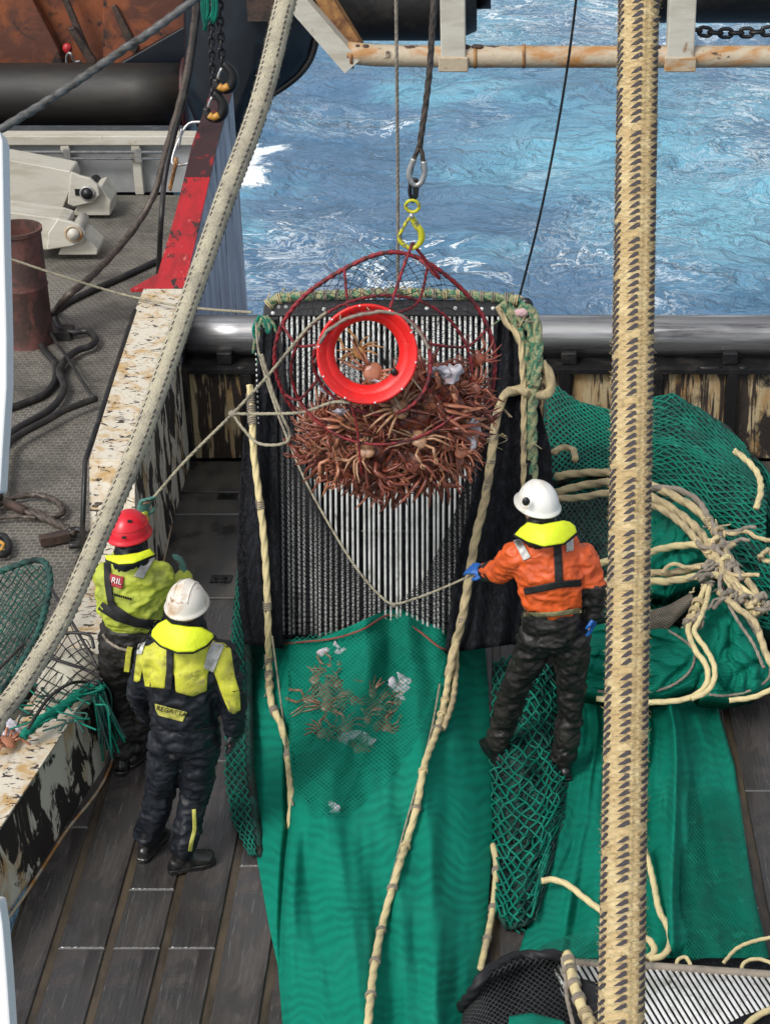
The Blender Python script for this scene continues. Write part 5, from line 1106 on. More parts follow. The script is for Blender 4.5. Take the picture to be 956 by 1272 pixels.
cb = coons([(572, 1250), (600, 1205), (640, 1186), (690, 1178), (712, 1190)], [(572, 1330), (640, 1340), (700, 1335), (745, 1330)], [(572, 1250), (568, 1290), (572, 1330)], [(712, 1190), (725, 1240), (745, 1330)])
def cbf(u, v, o=0.0):
    x, y = cb(u, v); e = math.sin(math.pi*min(.98, max(.02, u)))**.6
    return G(x, y, .03+o+e*(.26+.05*math.sin(7*u+3*v)+.06*nz((u*4, v*4, 2))+.10*math.exp(-((v-.06)/.05)**2)))
MB().sheet(cbf, 50, 40, back=(0, 0, -.02)).build('folded_sheet', BLACKCLOTH, bn)
MB().net(lambda u, v: cbf(u, v, .014), 44, 44, .0022, 3, .1).build('loose_mesh', mat('grey_black_twine', (0.05, 0.055, 0.055), 0.7), bn)['kind'] = 'stuff'
rope('rolled_hem', [cbf(u, .03+.02*math.sin(9*u), .03) for u in [i/12 for i in range(13)]], .026, NETBLACK, bn, pitch=.1, amp=.2)
c8 = coons([(640, 1196), (680, 1170), (745, 1150)], [(620, 1215), (690, 1188), (745, 1196)], [(640, 1196), (620, 1215)], [(745, 1150), (745, 1196)])
MB().net(lambda u, v: G(*c8(u, v), .26), 40, 14, .002, 3, .1).build('green_mesh_fringe', NETGREEN, bn)['kind'] = 'stuff'
c9 = coons([(632, 1262), (660, 1258), (700, 1268)], [(625, 1330), (680, 1330), (720, 1330)], [(632, 1262), (625, 1330)], [(700, 1268), (720, 1330)])
MB().sheet(lambda u, v: G(*c9(u, v), .40+.03*math.sin(5*u)), 20, 16, back=(0, 0, -.03)).build('green_patch', GREENKNIT2, bn, uv=True)
Rp = [G(x, y, .36) for x, y in [(704, 1185), (708, 1205), (714, 1228), (722, 1250), (732, 1272), (738, 1310)]]
rope('lashed_rope', Rp, .026, CORDPALE, bn, amp=.12); wraps(Rp, .028, CORD, bn, 'lashing', (.05, .15, .3, .45, .6, .7, .8), 3)
rope('lashed_rope', [G(x, y, .36) for x, y in [(698, 1190), (702, 1215), (704, 1240), (712, 1275)]], .010, CORDGREY, bn)
c10 = coons([(700, 1225), (720, 1215), (760, 1225)], [(730, 1330), (800, 1330), (860, 1330)], [(700, 1225), (730, 1330)], [(760, 1225), (780, 1270), (800, 1330)])
MB().sheet(lambda u, v: G(*c10(u, v), .30+.04*math.sin(3*u)), 14, 14, back=(0, 0, -.03)).build('black_flap', BLACKPLASTIC, bn)
MB().sheet(lambda u, v: G(*coons([(880, 1285), (920, 1262), (990, 1240)], [(860, 1330), (920, 1330), (1000, 1330)], [(880, 1285), (860, 1330)], [(990, 1240), (1000, 1330)])(u, v), .26), 10, 8, back=(0, 0, -.03)).build('corner_flap', BLACKCLOTH, bn)
rope('corner_rope', [G(x, y, .30) for x, y in [(925, 1275), (940, 1262), (975, 1245)]], .016, CORDPALE, bn, amp=.1)

# ================================================================== ROPES, HOSES AND GEAR ON THE LEFT
sz = SD+.03
def hose(lab, pts, r, m=HOSE, cat='hose', name='hose', grp='black hoses on the side deck', zz=sz, lobes=0):
    p3 = []
    for q in pts: p3.append(G(q[0], q[1], zz) if len(q) == 2 else D(*q))
    return rope(name, p3, r, m, None, lobes=lobes, step=.04, n=10, pitch=r*7, label=lab, cat=cat, group=grp)
hose('black hose curving down from the drum and out at the left edge', [(200, 322), (150, 345), (112, 362), (80, 378), (60, 395), (48, 419), (56, 436), (69, 452), (68, 474), (55, 490), (35, 499), (8, 508), (-30, 515)], .030)
hose('black hose with a loop beside the bulwark', [(69, 396), (76, 409), (92, 413), (108, 411), (119, 421), (112, 430), (97, 435), (82, 447), (74, 462), (80, 480), (74, 496), (58, 512), (21, 533), (5, 548), (-20, 560)], .030, zz=sz+.03)
hose('lowest black hose running along the left edge', [(120, 495), (100, 502), (80, 510), (55, 524), (25, 540), (10, 553), (6, 580), (0, 612), (-20, 640)], .028, zz=sz+.06)
hose('thin black hose slanting from the drum to the bulwark', [(56, 400), (70, 425), (84, 444), (100, 470), (116, 494)], .014, zz=sz+.08)
hose('thick braided black cable hanging from the top to the drum', [(262, -420, 16.3), (246, -40, 16.2), (240, 40, 16.2), (228, 110, 16.1), (208, 182, 16.0), (192, 240, 15.9), (168, 282, 15.7), (140, 316, 15.4), (112, 345, 15.0), (84, 368, 14.6), (68, 388)], .030, WIREBROWN, 'cable', 'hanging_cable', 'hanging cables', lobes=4)
hose('dark cable hanging straight beside the red capped wall', [(268, -420, 16.0), (250, -40, 16.0), (243, 40, 16.0), (232, 110, 16.0), (216, 170, 16.0), (205, 220, 15.9), (200, 280, 15.6), (197, 342)], .024, HOSE, 'cable', 'hanging_cable', 'hanging cables')
t = thing('wire_sling', 'greasy steel wire sling with shackle lying on the side deck', 'wire sling', G(60, 640, SD))
for pts, r in [([(-20, 634), (0, 626), (20, 618), (45, 615), (68, 621), (79, 634), (70, 641), (45, 636), (25, 628)], .020), ([(-30, 610), (0, 620), (30, 634), (58, 644), (80, 655), (92, 664)], .026), ([(-20, 645), (20, 642), (45, 643)], .012)]:
    rope('wire', [G(x, y, SD+.05) for x, y in pts], r, WIREBROWN, t, pitch=.1, amp=.2)
MB().tube([G(8, 624, SD+.06), G(32, 635, SD+.06)], .032, 12).build('ferrule', DARKRUST, t)
MB().tube(catmull([G(x, y, SD+.06) for x, y in [(84, 660), (98, 658), (107, 666), (101, 676), (86, 678)]], .02), .024, 10).build('shackle', BLACKSTEEL, t)
MB().beam(G(50, 672, SD+.05), G(86, 665, SD+.05), .075, .06).build('rusty_bolt', DARKRUST, t, smooth=False)
t = thing('snatch_hook', 'small black hook with yellow tip at the left edge', 'hook', G(4, 684, SD))
MB().tube(catmull([G(x, y, SD+.05) for x, y in [(-8, 668), (4, 666), (11, 676), (9, 687), (-4, 690)]], .02), .026, 8).build('hook', BLACKSTEEL, t)
MB().tube(catmull([G(x, y, SD+.07) for x, y in [(-2, 672), (5, 676), (2, 683)]], .02), .012, 8).build('yellow_tip', OCHRE, t)
rope('green_line', [D(-20, 312, 13.2), D(8, 320, 13.3), D(80, 344, 13.4), D(150, 365, 13.5), D(216, 379, 13.2), D(258, 384, 12.6), D(312, 388, 10.95)], .009, THINCORD, None, label='thin greenish line stretched from the left edge to the grid', cat='rope')
rope('steel_wire', [P(-480, 460, 6.0), P(-30, 180, 6.4), P(60, 125, 6.5), P(150, 64, 6.6), P(260, -14, 6.7), P(800, -420, 7.2)], .0145, WIRE, None, pitch=.05, label='grey steel wire rope slanting across the top left corner', cat='wire')
chain('chain', 'nearer black chain hanging from the top above the upper slip hook', [D(270, -160, 15.7), D(272, -30, 15.7), D(274, 40, 15.7), D(276, 84, 15.7)], .042, .013)
chain('chain', 'black chain hanging left of the slip hooks', [D(261, -160, 15.8), D(262, -30, 15.8), D(263, 60, 15.8), D(266, 122, 15.8)], .036, .011)
def sliphook(px, py, s, lab):
    Y = 15.65; t = thing('slip_hook', lab, 'hook', D(px, py+18*s, Y), 'slip hooks at the chain ends')
    q = [(-2, -22), (4, -18), (11, -8), (12, 4), (6, 13), (-4, 14), (-11, 8), (-12, 0)]
    pts = catmull([D(px+a*s, py+c*s, Y) for a, c in q], .01); n = len(pts)
    MB().tube(pts, [lerp(.03, .05, math.sin(math.pi*i/n)) for i in range(n)], 10).build('hook_body', BLACKSTEEL, t)
    MB().tube(catmull([D(px+a*s, py+c*s, Y-.035) for a, c in [(6, 10), (-2, 14), (-9, 10)]], .02), .030, 8).build('ochre_tip', OCHRE, t)
    MB().tube(catmull([D(px+a*s, py+c*s, Y-.03) for a, c in [(-4, -16), (-8, -8), (-10, 0)]], .02), .012, 6).build('latch', STEEL, t)
sliphook(279, 98, .85, 'upper black slip hook with ochre tip on the chain'); sliphook(267, 134, .85, 'lower black slip hook with ochre tip above the stern wall')
t = thing('green_twine', 'tuft of green twine hanging among the chains at the top', 'twine', D(262, 40, 15.6))
for i in range(12):
    x = random.uniform(252, 270); rope('strand', [D(x, -20, 15.6), D(x+random.uniform(-3, 3), 12, 15.6), D(x+random.uniform(-4, 4), random.uniform(24, 42), 15.6)], .012, NETGREEN, t, lobes=0, n=5, step=.04)

# folded pot with green net at the left, lying over the low bulwark
lpot = thing('folded_crab_pot', 'folded black crab pot with green netting lying over the low bulwark', 'crab pot', G(60, 880, SD))
def q(px, py, z): return G(px, py, z)
rope('net_rim', [q(x, y, z) for x, y, z in [(-20, 715, .85), (5, 708, .9), (30, 699, .95), (50, 696, .95), (60, 704, .95), (63, 725, .9), (58, 752, .85), (50, 780, .8), (38, 805, .75), (20, 835, .7), (0, 862, .65)]], .017, NETDARK, lpot, pitch=.06, amp=.35)
rope('net_rim', [q(x, y, z) for x, y, z in [(28, 915, .66), (50, 896, .68), (75, 880, .68), (100, 862, .68), (115, 852, .68), (130, 856, .66)]], .024, NETGREEN, lpot, pitch=.06, amp=.35)
n1 = coons([(-20, 712), (30, 700), (60, 704)], [(-20, 900), (10, 880), (28, 835)], [(-20, 712), (-20, 900)], [(60, 704), (62, 740), (50, 790), (28, 835)])
MB().net(lambda u, v: q(*n1(u, v), .80-.12*v+.04*nz((u*5, v*5, 1))), 16, 28, .0042, 3, .3).build('side_netting', NETDARK, lpot)['kind'] = 'stuff'
MB().net(lambda u, v: q(*n1(u, v), .72-.12*v+.05*nz((u*5, v*5, 4))), 20, 36, .0030, 3, .4).build('side_netting', NETGREEN, lpot)['kind'] = 'stuff'
n2 = coons([(62, 790), (88, 772), (112, 800)], [(35, 890), (75, 872), (125, 852)], [(62, 790), (45, 845), (35, 890)], [(112, 800), (122, 830), (125, 852)])
MB().net(lambda u, v: q(*n2(u, v), .80-.10*v), 9, 12, .0035, 4, .15).build('loose_netting', NETBLACK, lpot)['kind'] = 'stuff'
for pts in ([(62, 728, .9), (85, 765, .86), (108, 805, .8), (122, 832, .72)], [(62, 788, .84), (95, 786, .84), (112, 790, .84), (117, 805, .8)], [(62, 817, .8), (90, 826, .76), (112, 834, .72), (128, 845, .70)], [(35, 905, .72), (60, 868, .78), (85, 850, .78), (105, 847, .72), (122, 850, .70)], [(-10, 840, .85), (15, 815, .9), (30, 800, .9)]):
    rope('black_bar', [q(*p) for p in pts], .010, HOSE, lpot, lobes=0, n=8)
for i in range(26):
    a = q(random.uniform(112, 132), random.uniform(838, 868), .66); rope('green_tail', [a, a+Vector((random.uniform(0, .08), -.02, -.10)), Vector((a.x+random.uniform(.0, .10), a.y-.03, random.uniform(.18, .42)))], .007, NETGREEN if i % 2 else NETDARK, lpot, lobes=0, n=5)
for i in range(24):
    a = q(random.uniform(30, 120), random.uniform(850, 900), .68); rope('green_tail', [a, a+Vector((random.uniform(-.1, .1), -.04, .02)), a+Vector((random.uniform(-.2, .2), -.08, -.02))], .006, NETGREEN if i % 2 else NETDARK, lpot, lobes=0, n=5)
# cream canvas bag and dark bits under it
b = MB(); b.ell((0, 0, 0), (.20, .26, .14), 30, 18)
for p in b.v: k = 1+.12*nz(p*6)+.06*nz(p*14); p *= k
cc = q(88, 845, .62); b.v = [p+cc for p in b.v]; tag(b.build('canvas_sack', mat('cream_canvas', (0.42, 0.40, 0.32), 0.8, layers=[((0.28, 0.25, 0.19), 0.85, 6, 0.48, 0.66, 5, 0.3)], bump=(40, 0.3, 4))), 'cream canvas sack under the folded pot\'s netting', 'sack')
for i, (px, py, rx, lab) in enumerate([(12, 930, .20, 'dark tangled net lump at the left edge behind the low wall'), (38, 905, .17, 'brown net lump beside the cream sack'), (-5, 890, .2, 'black net lump at the far left edge')]):
    b = MB(); b.ell((0, 0, 0), (rx, rx*.8, .12), 24, 14)
    for p in b.v: p *= 1+.25*nz(p*9+Vector((i, 0, 0)))
    cc = q(px, py, .47); b.v = [p+cc for p in b.v]; tag(b.build('net_lump', NETGREY if i == 1 else NETBASE), lab, 'net')
scrap(q(8, 905, .64), .09, .06, 0, 'pinkish fish scrap at the left edge behind the wall', 44, rot=Matrix.Rotation(R(-60), 3, 'X')); put_crab(q(10, 922, .62), (0.3, 0.2, 1), .9, 'red crab lying at the left edge behind the low wall', None, 0)

# ---------------- the two big braided hawsers crossing in front
HAWSER = mat('cream_hawser', (0.46, 0.335, 0.165), 0.9, layers=[((0.58, 0.46, 0.25), 0.85, (14, 14, 30), 0.45, 0.65, 5, 0.4), ((0.36, 0.27, 0.15), 0.9, 4, 0.55, 0.75, 5, 0.3)], bump=[((60, 60, 160), 0.5, 3)])
FLECK = mat('dark_marker_yarn', (0.050, 0.042, 0.046), 0.8, bump=(150, 0.3, 2))
HAWSER2 = mat('grey_cream_hawser', (0.40, 0.36, 0.26), 0.85, layers=[((0.28, 0.25, 0.19), 0.85, 8, 0.45, 0.65, 5, 0.4)], bump=[(110, 0.35, 3)])
def hawser(name, label, ctrl, per, m, cols, fw, fh, slant, amp, chev, n=64):
    """ctrl: list of (px,py,depth,half width px)"""
    pts = catmull([P(x, y, d) for x, y, d, h in ctrl], .004); L = [0]
    for a, b in zip(pts, pts[1:]): L.append(L[-1]+(b-a).length)
    cl = [0]; cp = [P(x, y, d) for x, y, d, h in ctrl]
    for a, b in zip(cp, cp[1:]): cl.append(cl[-1]+(b-a).length)
    rad = [(s/cl[-1]*L[-1], h*d/F) for s, (x, y, d, h) in zip(cl, ctrl)]
    t = thing(name, label, 'rope', pts[-1]); vs = []; fs = []; fr = []
    N_ = max(60, int(L[-1]/(per/5))); idx = 0; b = MB()
    for i in range(N_+1):
        s = L[-1]*i/N_
        while idx < len(L)-2 and L[idx+1] < s: idx += 1
        p = pts[idx].lerp(pts[idx+1], (s-L[idx])/max(1e-9, L[idx+1]-L[idx])); tg = (pts[min(idx+6, len(pts)-1)]-pts[max(idx-5, 0)]).normalized()
        nv = CAMV-p; nv = (nv-tg*nv.dot(tg)).normalized(); x = nv.cross(tg).normalized(); r = interp(rad, s); fr.append((p, tg, nv, x, r, s))
        for k in range(n):
            a = 2*math.pi*k/n; ph = s/per; w_ = 6/(2*math.pi)*a
            tri = abs(((w_) % 2)-1); q_ = 1+amp*math.sin(2*math.pi*(ph+chev*tri))+.5*amp*math.sin(2*math.pi*(2*ph+2*chev*tri)+1)-.05*(abs(math.cos(3*a)) < .12)
            vs.append(p+(nv*math.cos(a)+x*math.sin(a))*r*q_)
    fs = [(i*n+k, i*n+(k+1) % n, (i+1)*n+(k+1) % n, (i+1)*n+k) for i in range(N_) for k in range(n)]
    b.add(vs, fs); b.build('braid', m, t)
    b = MB(); rd = random.Random(4)
    def at(s, a, lift=1.07):
        i = min(N_-1, max(0, int(s/L[-1]*N_))); p, tg, nv, x, r, s0 = fr[i]; return p+tg*(s-s0)+(nv*math.cos(a)+x*math.sin(a))*r*lift
    for ci, a0 in enumerate(cols):
        s = per*.3*ci; sk = rd.randint(4, 12)
        while s < L[-1]-per:
            sk -= 1
            if sk <= 0: sk = rd.randint(7, 15)
            else:
                w_, h_ = fw*rd.uniform(.85, 1.1), fh*rd.uniform(.85, 1.1)
                q_ = [(-w_, slant+h_*.12), (-w_*.35, slant*.2-h_*.12), (w_*.55, -slant*.6-h_*.38), (w_, -slant-h_*.30), (w_, -slant*.7+h_*.18), (w_*.1, slant*.2+h_*.30)]
                o_ = len(b.v); ptsq = [at(s+dy*per, a0+da) for da, dy in q_]; lo = [at(s+dy*per, a0+da, .97) for da, dy in q_]
                b.add(ptsq+lo, [tuple(range(6))]+[(k, k+6, (k+1) % 6+6, (k+1) % 6) for k in range(6)])
            s += per
    b.build('marker_yarn', FLECK, t, smooth=False)['kind'] = 'stuff'
    b = MB()
    for _ in range(int(L[-1]*900)):      # loose fibres
        s = rd.uniform(0, L[-1]-.02); an = rd.uniform(0, 6.283); p0 = at(s, an, 1.0); p1 = at(s+rd.uniform(-.012, .012), an+rd.uniform(-.2, .2), 1.0+rd.uniform(.06, .20)); b.strand(p0, p1, .0005, 3)
    b.build('loose_fibres', m, t)['kind'] = 'stuff'
    return t
hawser('hawser', 'thick cream braided hawser with dark flecks hanging down the right of the picture', [(830, -900, 5.1, 23), (796, -60, 4.85, 24.5), (793, 0, 4.82, 24.8), (788, 300, 4.74, 25), (782, 640, 4.64, 25.5), (776, 960, 4.55, 27), (771, 1272, 4.46, 28.5), (769, 1340, 4.44, 29), (745, 1900, 4.2, 31)], .0187, HAWSER, [R(-62), R(-4), R(57), R(118), R(180), R(242)], R(15), .85, .30, .05, .8)
hawser('hawser', 'thinner greyish braided hawser sweeping diagonally across the left', [(520, -560, 9.3, 12), (372, -60, 8.6, 13), (355, 0, 8.5, 13), (324, 125, 8.3, 12.8), (278, 251, 8.1, 12.6), (227, 397, 7.9, 12.4), (168, 562, 7.7, 12.2), (121, 671, 7.55, 12.2), (80, 763, 7.4, 12.2), (34, 840, 7.25, 12.6), (0, 886, 7.15, 12.8), (-50, 945, 7.0, 13), (-420, 1240, 6.2, 14.5)], .030, HAWSER2, [R(-50), R(22), R(95), R(180)], R(5), .75, .15, .02, .35, 48)

# ---------------- white painted fittings close to the camera at the left edge
t = thing('white_stanchion', 'white painted stanchion at the upper left edge', 'stanchion', P(-20, 640, 3.2))
out = [(-900, 120), (0, 162), (4, 175), (6, 300), (9, 420), (9, 480), (4, 560), (1, 612), (-900, 700)]
bevel(MB().slab([P(x, y, 3.2) for x, y in out], ray(478, 636)*.06).build('plate', WHITE, t, smooth=False), .004, 2)
t = thing('white_rail_end', 'white painted rail end at the lower left corner', 'rail', P(-10, 1300, 3.1))
bevel(MB().slab([P(x, y, 3.1) for x, y in [(-900, 1040), (-1, 1118), (4, 1150), (9, 1210), (13, 1272), (17, 1330), (60, 1900), (-900, 1900)]], ray(478, 900)*.06).build('plate', WHITE, t, smooth=False), .004, 2)

# ================================================================== PEOPLE
random.seed(77)
def loft(b, cs, rs, right=(1, 0, 0), n=20):
    """closed tapered limb or trunk: centres cs, (side, depth) radii rs, rounded ends"""
    cs = [Vector(c) for c in cs]; rs = [(r, r) if not isinstance(r, tuple) else r for r in rs]
    d0 = (cs[0]-cs[1]).normalized(); d1 = (cs[-1]-cs[-2]).normalized()
    C = [cs[0]+d0*rs[0][1]*.75, cs[0]+d0*rs[0][1]*.5]+cs+[cs[-1]+d1*rs[-1][1]*.5, cs[-1]+d1*rs[-1][1]*.75]
    Rr = [(rs[0][0]*.25, rs[0][1]*.25), (rs[0][0]*.78, rs[0][1]*.78)]+rs+[(rs[-1][0]*.78, rs[-1][1]*.78), (rs[-1][0]*.25, rs[-1][1]*.25)]
    vs = []; m = len(C)
    for i in range(m):
        t = (C[min(i+1, m-1)]-C[max(i-1, 0)]).normalized(); x = Vector(right); x = (x-t*x.dot(t))
        x = x.normalized() if x.length > .05 else t.orthogonal().normalized(); y = t.cross(x)
        for k in range(n):
            a = 6.2832*k/n; vs.append(C[i]+x*math.cos(a)*Rr[i][0]+y*math.sin(a)*Rr[i][1])
    fs = [(i*n+k, i*n+(k+1) % n, (i+1)*n+(k+1) % n, (i+1)*n+k) for i in range(m-1) for k in range(n)]+[tuple(range(n))[::-1], tuple(range((m-1)*n, m*n))]
    return b.add(vs, fs)
def dense(pts, rs, k=4):
    """smooth a joint chain and its radii"""
    P_, Q = [], []; rs = [(r, r) if not isinstance(r, tuple) else r for r in rs]
    vp = [Vector(p) for p in pts]; n = len(vp)
    for i in range(n-1):
        p0 = vp[i-1] if i else vp[0]*2-vp[1]; p3 = vp[i+2] if i+2 < n else vp[-1]*2-vp[-2]; p1, p2 = vp[i], vp[i+1]
        for j in range(k):
            t = j/k; P_.append(.5*((2*p1)+(p2-p0)*t+(2*p0-5*p1+4*p2-p3)*t*t+(3*p1-p0-3*p2+p3)*t**3)); Q.append(tuple(lerp(rs[i][q], rs[i+1][q], t*t*(3-2*t)) for q in (0, 1)))
    P_.append(vp[-1]); Q.append(rs[-1]); return P_, Q
def fuse(b, name, mats, parent, voxel=.012, smooth=4, wr=None, cuts=(), pick=None):
    """melt overlapping limbs into one continuous surface, then wrinkle it"""
    tmp = b.build('tmp', mats[0], base=(0, 0, 0)); md = tmp.modifiers.new('r', 'REMESH'); md.mode = 'VOXEL'; md.voxel_size = voxel
    s_ = tmp.modifiers.new('s', 'SMOOTH'); s_.factor = .5; s_.iterations = smooth
    dg = bpy.context.evaluated_depsgraph_get(); me = bpy.data.meshes.new_from_object(tmp.evaluated_get(dg)); old = tmp.data
    bpy.data.objects.remove(tmp); bpy.data.meshes.remove(old)
    bm = bmesh.new(); bm.from_mesh(me); bm.normal_update()
    if wr:
        for v in bm.verts: v.co += v.normal*wr(v.co)
    for co, no in cuts: bmesh.ops.bisect_plane(bm, geom=bm.verts[:]+bm.edges[:]+bm.faces[:], plane_co=co, plane_no=no)
    bm.normal_update(); bvh = BVHTree.FromBMesh(bm)
    for f in bm.faces:
        f.smooth = True
        if pick: f.material_index = pick(f.calc_center_median())
    org = ROOT[parent.name] if parent is not None else None
    if org is None:
        xs = [v.co.x for v in bm.verts]; ys = [v.co.y for v in bm.verts]; org = Vector(((min(xs)+max(xs))/2, (min(ys)+max(ys))/2, min(v.co.z for v in bm.verts)))
    for v in bm.verts: v.co -= org
    bm.to_mesh(me); bm.free(); me.name = name; me.materials.clear()
    for m in mats: me.materials.append(m)
    o = bpy.data.objects.new(name, me); COL.objects.link(o); ROOT[o.name] = org
    if parent is not None: o.parent = parent
    else: o.location = org
    return o, bvh
def wrinkle(amp, f=9.0, sq=1.7, seed=0):
    def w(p):
        q = Vector((p.x*f+seed, p.y*f, p.z*f*sq)); a = noise.noise(q); c = noise.noise(q*2.1+Vector((3, 1, 7)))
        k_ = noise.noise(q*4.3+Vector((9, 2, 4)))
        return amp*(.9*(.35-abs(a)*1.6)+.55*(.3-abs(c)*1.5)+.10*(.3-abs(k_)*1.5)+.4*noise.noise(q*.4))
    return w
def applique(name, m, bvh, parent, top, bot, left, right, off=.008, th=.012, nu=18, nv=18, Yd=9.0, fold=0.0):
    f = coons(top, bot, left, right)
    last = [None]
    def fn(u, v):
        x, y = f(u, v); r = ray(x, y).normalized(); h = bvh.ray_cast(CAMV, r)
        if h[0] is None:
            p = CAMV+r*(last[0] or 10); q_ = bvh.find_nearest(p); d = (q_[0]-CAMV).dot(r) if q_[0] else (last[0] or 10); return CAMV+r*(d-off)
        last[0] = h[3]; return CAMV+r*(h[3]-off-fold*math.sin(math.pi*u)*math.sin(math.pi*v))
    o = MB().sheet(fn, nu, nv, back=ray(478, 700).normalized()*th).build(name, m, parent); s_ = o.modifiers.new('s', 'SMOOTH'); s_.factor = .5; s_.iterations = 2; return o
def collar(parent, xc, wpx, Yb, dz, top, bot, left, right, nm='lifejacket_collar', m=None, th=.026, lift=0.0, nu=30, nv=14):
    """horseshoe lifejacket lying round the neck: curves forward at the sides"""
    f = coons(top, bot, left, right); y0 = min(p[1] for p in top); y1 = max(p[1] for p in bot)
    def fn(u, v):
        x, y = f(u, v); t = (y-y0)/(y1-y0); return D(x, y, Yb+dz*(1-t)+.16*((x-xc)/wpx)**2-lift-.010*math.sin(math.pi*min(1, max(0, u)))*math.sin(math.pi*min(1, max(0, v))))
    o = MB().sheet(fn, nu, nv, back=(0, th, -.01)).build(nm, m or LIFEY, parent); return o
def strip(name, m, bvh, parent, pts, wpx, off=.006, th=.010, n=24):
    """strap that follows a garment: centre line pts, half width in photo pixels"""
    def edge(s): 
        out = []
        for i, p in enumerate(pts):
            a = pts[max(0, i-1)]; c = pts[min(len(pts)-1, i+1)]; dx, dy = c[0]-a[0], c[1]-a[1]; l = math.hypot(dx, dy); out.append((p[0]-dy/l*wpx*s, p[1]+dx/l*wpx*s))
        return out
    L_, R_ = edge(1), edge(-1)
    return applique(name, m, bvh, parent, [L_[0], R_[0]], [L_[-1], R_[-1]], L_, R_, off, th, 4, n)
def hand(b, wrist, d, pn, s=1.0, curl=.5, side=1):
    """palm with four unequal fingers and a thumb from its side; d = pointing, pn = palm normal"""
    d = Vector(d).normalized(); pn = Vector(pn); pn = (pn-d*pn.dot(d)).normalized(); x = d.cross(pn)*side
    w_ = Vector(wrist); loft(b, [w_, w_+d*.045*s, w_+d*.085*s], [(.030*s, .019*s), (.042*s, .019*s), (.042*s, .016*s)], x, 12)
    for k, (ox, ln) in enumerate(((-.033, .070), (-.011, .082), (.011, .076), (.032, .060))):
        p = w_+d*.088*s+x*ox*s; dd = d.copy(); pts = [p]; a = curl*(.7+.12*k)
        for seg, fr in enumerate((.42, .33, .25)):
            dd = (dd*math.cos(a)+pn*math.sin(a)).normalized() if seg else (d*math.cos(a*.6)+pn*math.sin(a*.6)).normalized()
            pts.append(pts[-1]+dd*ln*fr*s)
        b.tube(pts, [.0115*s, .0110*s, .0100*s, .0075*s], 8)
    p = w_+d*.025*s-x*.036*s; b.tube([p, p-x*.022*s+d*.026*s+pn*.012*s, p-x*.022*s+d*.055*s+pn*.026*s], [.0135*s, .012*s, .009*s], 8)
def boot(b, shin, ankle, toe, r=.062):
    shin, ankle, toe = Vector(shin), Vector(ankle), Vector(toe); f = toe-ankle; f.z = 0; f.normalize(); sd = Vector((f.y, -f.x, 0)); g = Vector((ankle.x, ankle.y, 0)); z0 = toe.z
    P_, Q = dense([shin, shin.lerp(ankle, .6), ankle], [r*1.05, r*.92, r*.86]); loft(b, P_, Q)
    heel = Vector((ankle.x, ankle.y, z0))-f*.045+Vector((0, 0, .045)); 
    P_, Q = dense([heel, heel+f*.09+Vector((0, 0, .012)), heel+f*.19+Vector((0, 0, -.002)), toe+Vector((0, 0, .036))], [(.042, .046), (.046, .060), (.053, .046), (.043, .034)]); loft(b, P_, Q, sd)
def sole(nm, ankle, toe, m, parent):
    ankle, toe = Vector(ankle), Vector(toe); f = toe-ankle; f.z = 0; f.normalize(); sd = Vector((f.y, -f.x, 0)); z0 = toe.z
    hl = Vector((ankle.x, ankle.y, z0))-f*.085; tp = toe+f*.045; out = []
    L_ = (tp-hl).length
    prof = [(0, .018), (.03, .036), (.10, .040), (.45, .040), (.68, .052), (.85, .046), (.96, .028), (1, .008)]
    for t, w_ in prof: out.append(hl+f*L_*t+sd*w_)
    for t, w_ in prof[::-1]: out.append(hl+f*L_*t-sd*w_)
    for p in out: p.z = z0+.001
    bevel(MB().slab(out, (0, 0, .03)).build(nm, m, parent, smooth=False), .004, 1)
def helmet(parent, c, fwd, upv, m, a=.140, bw_=.112, h=.135, peak=True, ridge=.006, name='helmet'):
    c = Vector(c); u = Vector(upv).normalized(); f = Vector(fwd); f = (f-u*f.dot(u)).normalized(); s = f.cross(u)
    b = MB(); n = 44; vs = []; rows = []
    prof = [(1.10, -.012), (1.10, -.004), (1.02, .004)] + [(math.cos(R(6+84*i/11)), .008+math.sin(R(6+84*i/11))) for i in range(12)]
    for ri, (q_, z) in enumerate(prof):
        for k in range(n):
            an = 6.2832*k/n; ca, sa = math.cos(an), math.sin(an); qa = q_*a; qb = q_*bw_
            if ri < 2 and peak and ca > 0: qa *= 1+.26*ca*ca; 
            zz = z*h if ri > 2 else z
            if ri > 2: zz += ridge*math.exp(-(sa*q_/.16)**2)*(1 if q_ > .02 else 1); zz += .004*math.cos(8*an)*math.sin(math.pi*min(1, q_))*0
            if ri < 2 and ca > 0 and peak: zz -= .012*ca
            vs.append(c+f*ca*qa+s*sa*qb+u*zz)
    m_ = len(prof); fs = [(i*n+k, i*n+(k+1) % n, (i+1)*n+(k+1) % n, (i+1)*n+k) for i in range(m_-1) for k in range(n)]; fs.append(tuple(range((m_-1)*n, m_*n)))
    o0 = len(vs); vs += [c+(v-c)*.93-u*.004 for v in vs[:n]]; fs += [(k, o0+k, o0+(k+1) % n, (k+1) % n) for k in range(n)]
    vs += [c+f*math.cos(6.2832*k/n)*a*.9+s*math.sin(6.2832*k/n)*bw_*.9+u*.05 for k in range(n)]; fs += [(o0+k, o0+n+k, o0+n+(k+1) % n, o0+(k+1) % n) for k in range(n)]; fs.append(tuple(range(o0+n, o0+2*n))[::-1])
    o = b.add(vs, fs).build(name, m, parent); bm = bmesh.new(); bm.from_mesh(o.data); bmesh.ops.recalc_face_normals(bm, faces=bm.faces); bm.to_mesh(o.data); bm.free(); return o, f, s, u
